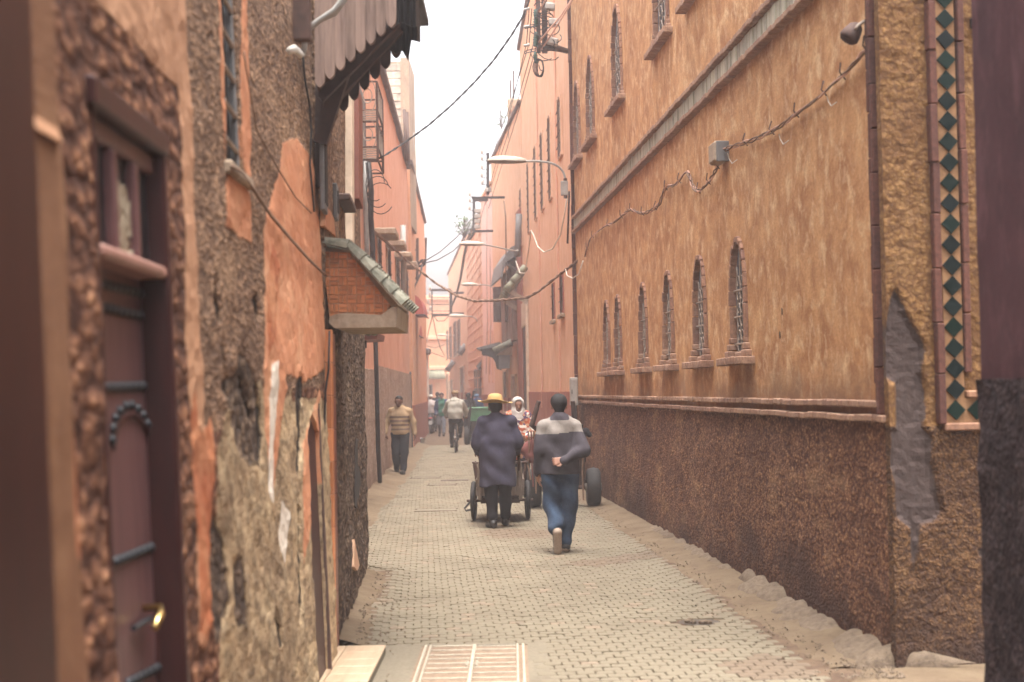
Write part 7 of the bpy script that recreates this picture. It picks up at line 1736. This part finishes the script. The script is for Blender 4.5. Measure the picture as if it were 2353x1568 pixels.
human('person', 'person in a white shirt and pale helmet sitting on the black scooter', sb, 0,
    dict(head=(0, .38, 1.50), neck=(0, .34, 1.36), chest=(0, .33, 1.2), waist=(0, .34, 1.02), pelvis=(0, .36, .92), shL=(-.19, .36, 1.32), shR=(.19, .36, 1.32), elL=(-.27, .58, 1.10), elR=(.27, .58, 1.10), wrL=(-.27, .95, 1.03), wrR=(.27, .95, 1.03), hdL=(-.27, 1.05, 1.03), hdR=(.27, 1.05, 1.03),
        hpL=(-.11, .40, .88), hpR=(.11, .40, .88), knL=(-.21, .80, .72), knR=(.21, .80, .72), anL=(-.2, .85, .33), anR=(.2, .85, .33), toL=(-.2, 1.02, .30), toR=(.2, 1.02, .30)),
    [trousers(M['charcoal']), top(M['shirt_white'], hemz=.86, name='shirt'), shoes(M['shoe']), cap(M['white_plastic'], 'helmet')], .025, 1.0, (), 'skin')
# ---- tin tub by the left wall
tb = G(968, 1018); tu = empty('metal_tub', tb, 0, 'shallow dented metal tub on the ground by the left wall', 'tub')
mb = MB(); mb.lathe([(.11, 0), (.125, .10), (.125, .155), (.13, .165), (.118, .165), (.112, .12), (.10, .02)], 20, Matrix.Translation(tb)); mb.build('bowl', M['chrome'], tu, True, world=True)
for s in (-1, 1):
    mb = MB(); mb.tube([tb + Vector((s * .125, -.03, .12)), tb + Vector((s * .16, -.03, .13)), tb + Vector((s * .16, .03, .13)), tb + Vector((s * .125, .03, .12))], .008, 5); mb.build('handle', M['chrome'], tu, True, world=True)
# rubble by the left wall
rs = random.Random(77)
for k in range(14):
    p = G(*rs.choice(((848, 1118), (862, 1098), (858, 1085), (880, 1078), (905, 1062), (945, 1022), (855, 1108), (838, 1135))))
    mb = MB(); s = rs.uniform(.05, .16); mb.box((0, 0, 0), (s * 1.6, s, s * .8), Matrix.Rotation(rs.uniform(0, 3), 3, 'Z') @ Matrix.Rotation(rs.uniform(-.5, .5), 3, 'X'), 0, s * .22)
    o = mb.build('rubble_stone', M['rubble']); o.location = p + Vector((rs.uniform(-.15, .15), rs.uniform(-.6, .6), s * .25 + .03)); tag(o, 'loose lump of rubble at the foot of the pink house', 'stone', 'rubble along the left wall')

for k, (px, py, sz) in enumerate(((872, 1098, .30), (846, 1120, .34), (858, 1078, .22), (940, 1030, .22))):
    p = G(px, py); V, F = shape([seg((-sz * .5, 0, 0), (sz * .4, .1, sz * .25), sz * .5, sz * .38, (1, 1.2, .75)), seg((0, .2, 0), (0, -.25, sz * .1), sz * .42, sz * .3)], .03, .05, .02, k * 1.7)
    o = fmesh('cement_lump', V, F, M['rubble'], None); o.location = p + Vector((-.12, 0, -.02)); tag(o, 'rounded cement lump heaped against the foot of the pink house', 'lump', 'cement lumps along the left wall')
# ------------------------------------------------------------------ smoky air
HZ = 0.0029
hm = bpy.data.materials.new('haze_air'); hm.use_nodes = True; ht = hm.node_tree; ht.nodes.clear()
ho = ht.nodes.new('ShaderNodeOutputMaterial'); hv_ = ht.nodes.new('ShaderNodeVolumePrincipled')
hv_.inputs['Color'].default_value = (.90, .885, .93, 1); hv_.inputs['Density'].default_value = HZ; hv_.inputs['Anisotropy'].default_value = .25
ht.links.new(hv_.outputs[0], ho.inputs['Volume'])
mb = MB(); mb.bx(-22, 22, -10, 140, -1.2, 15.5)
hz = mb.build('haze', hm); tag(hz, kind='stuff')
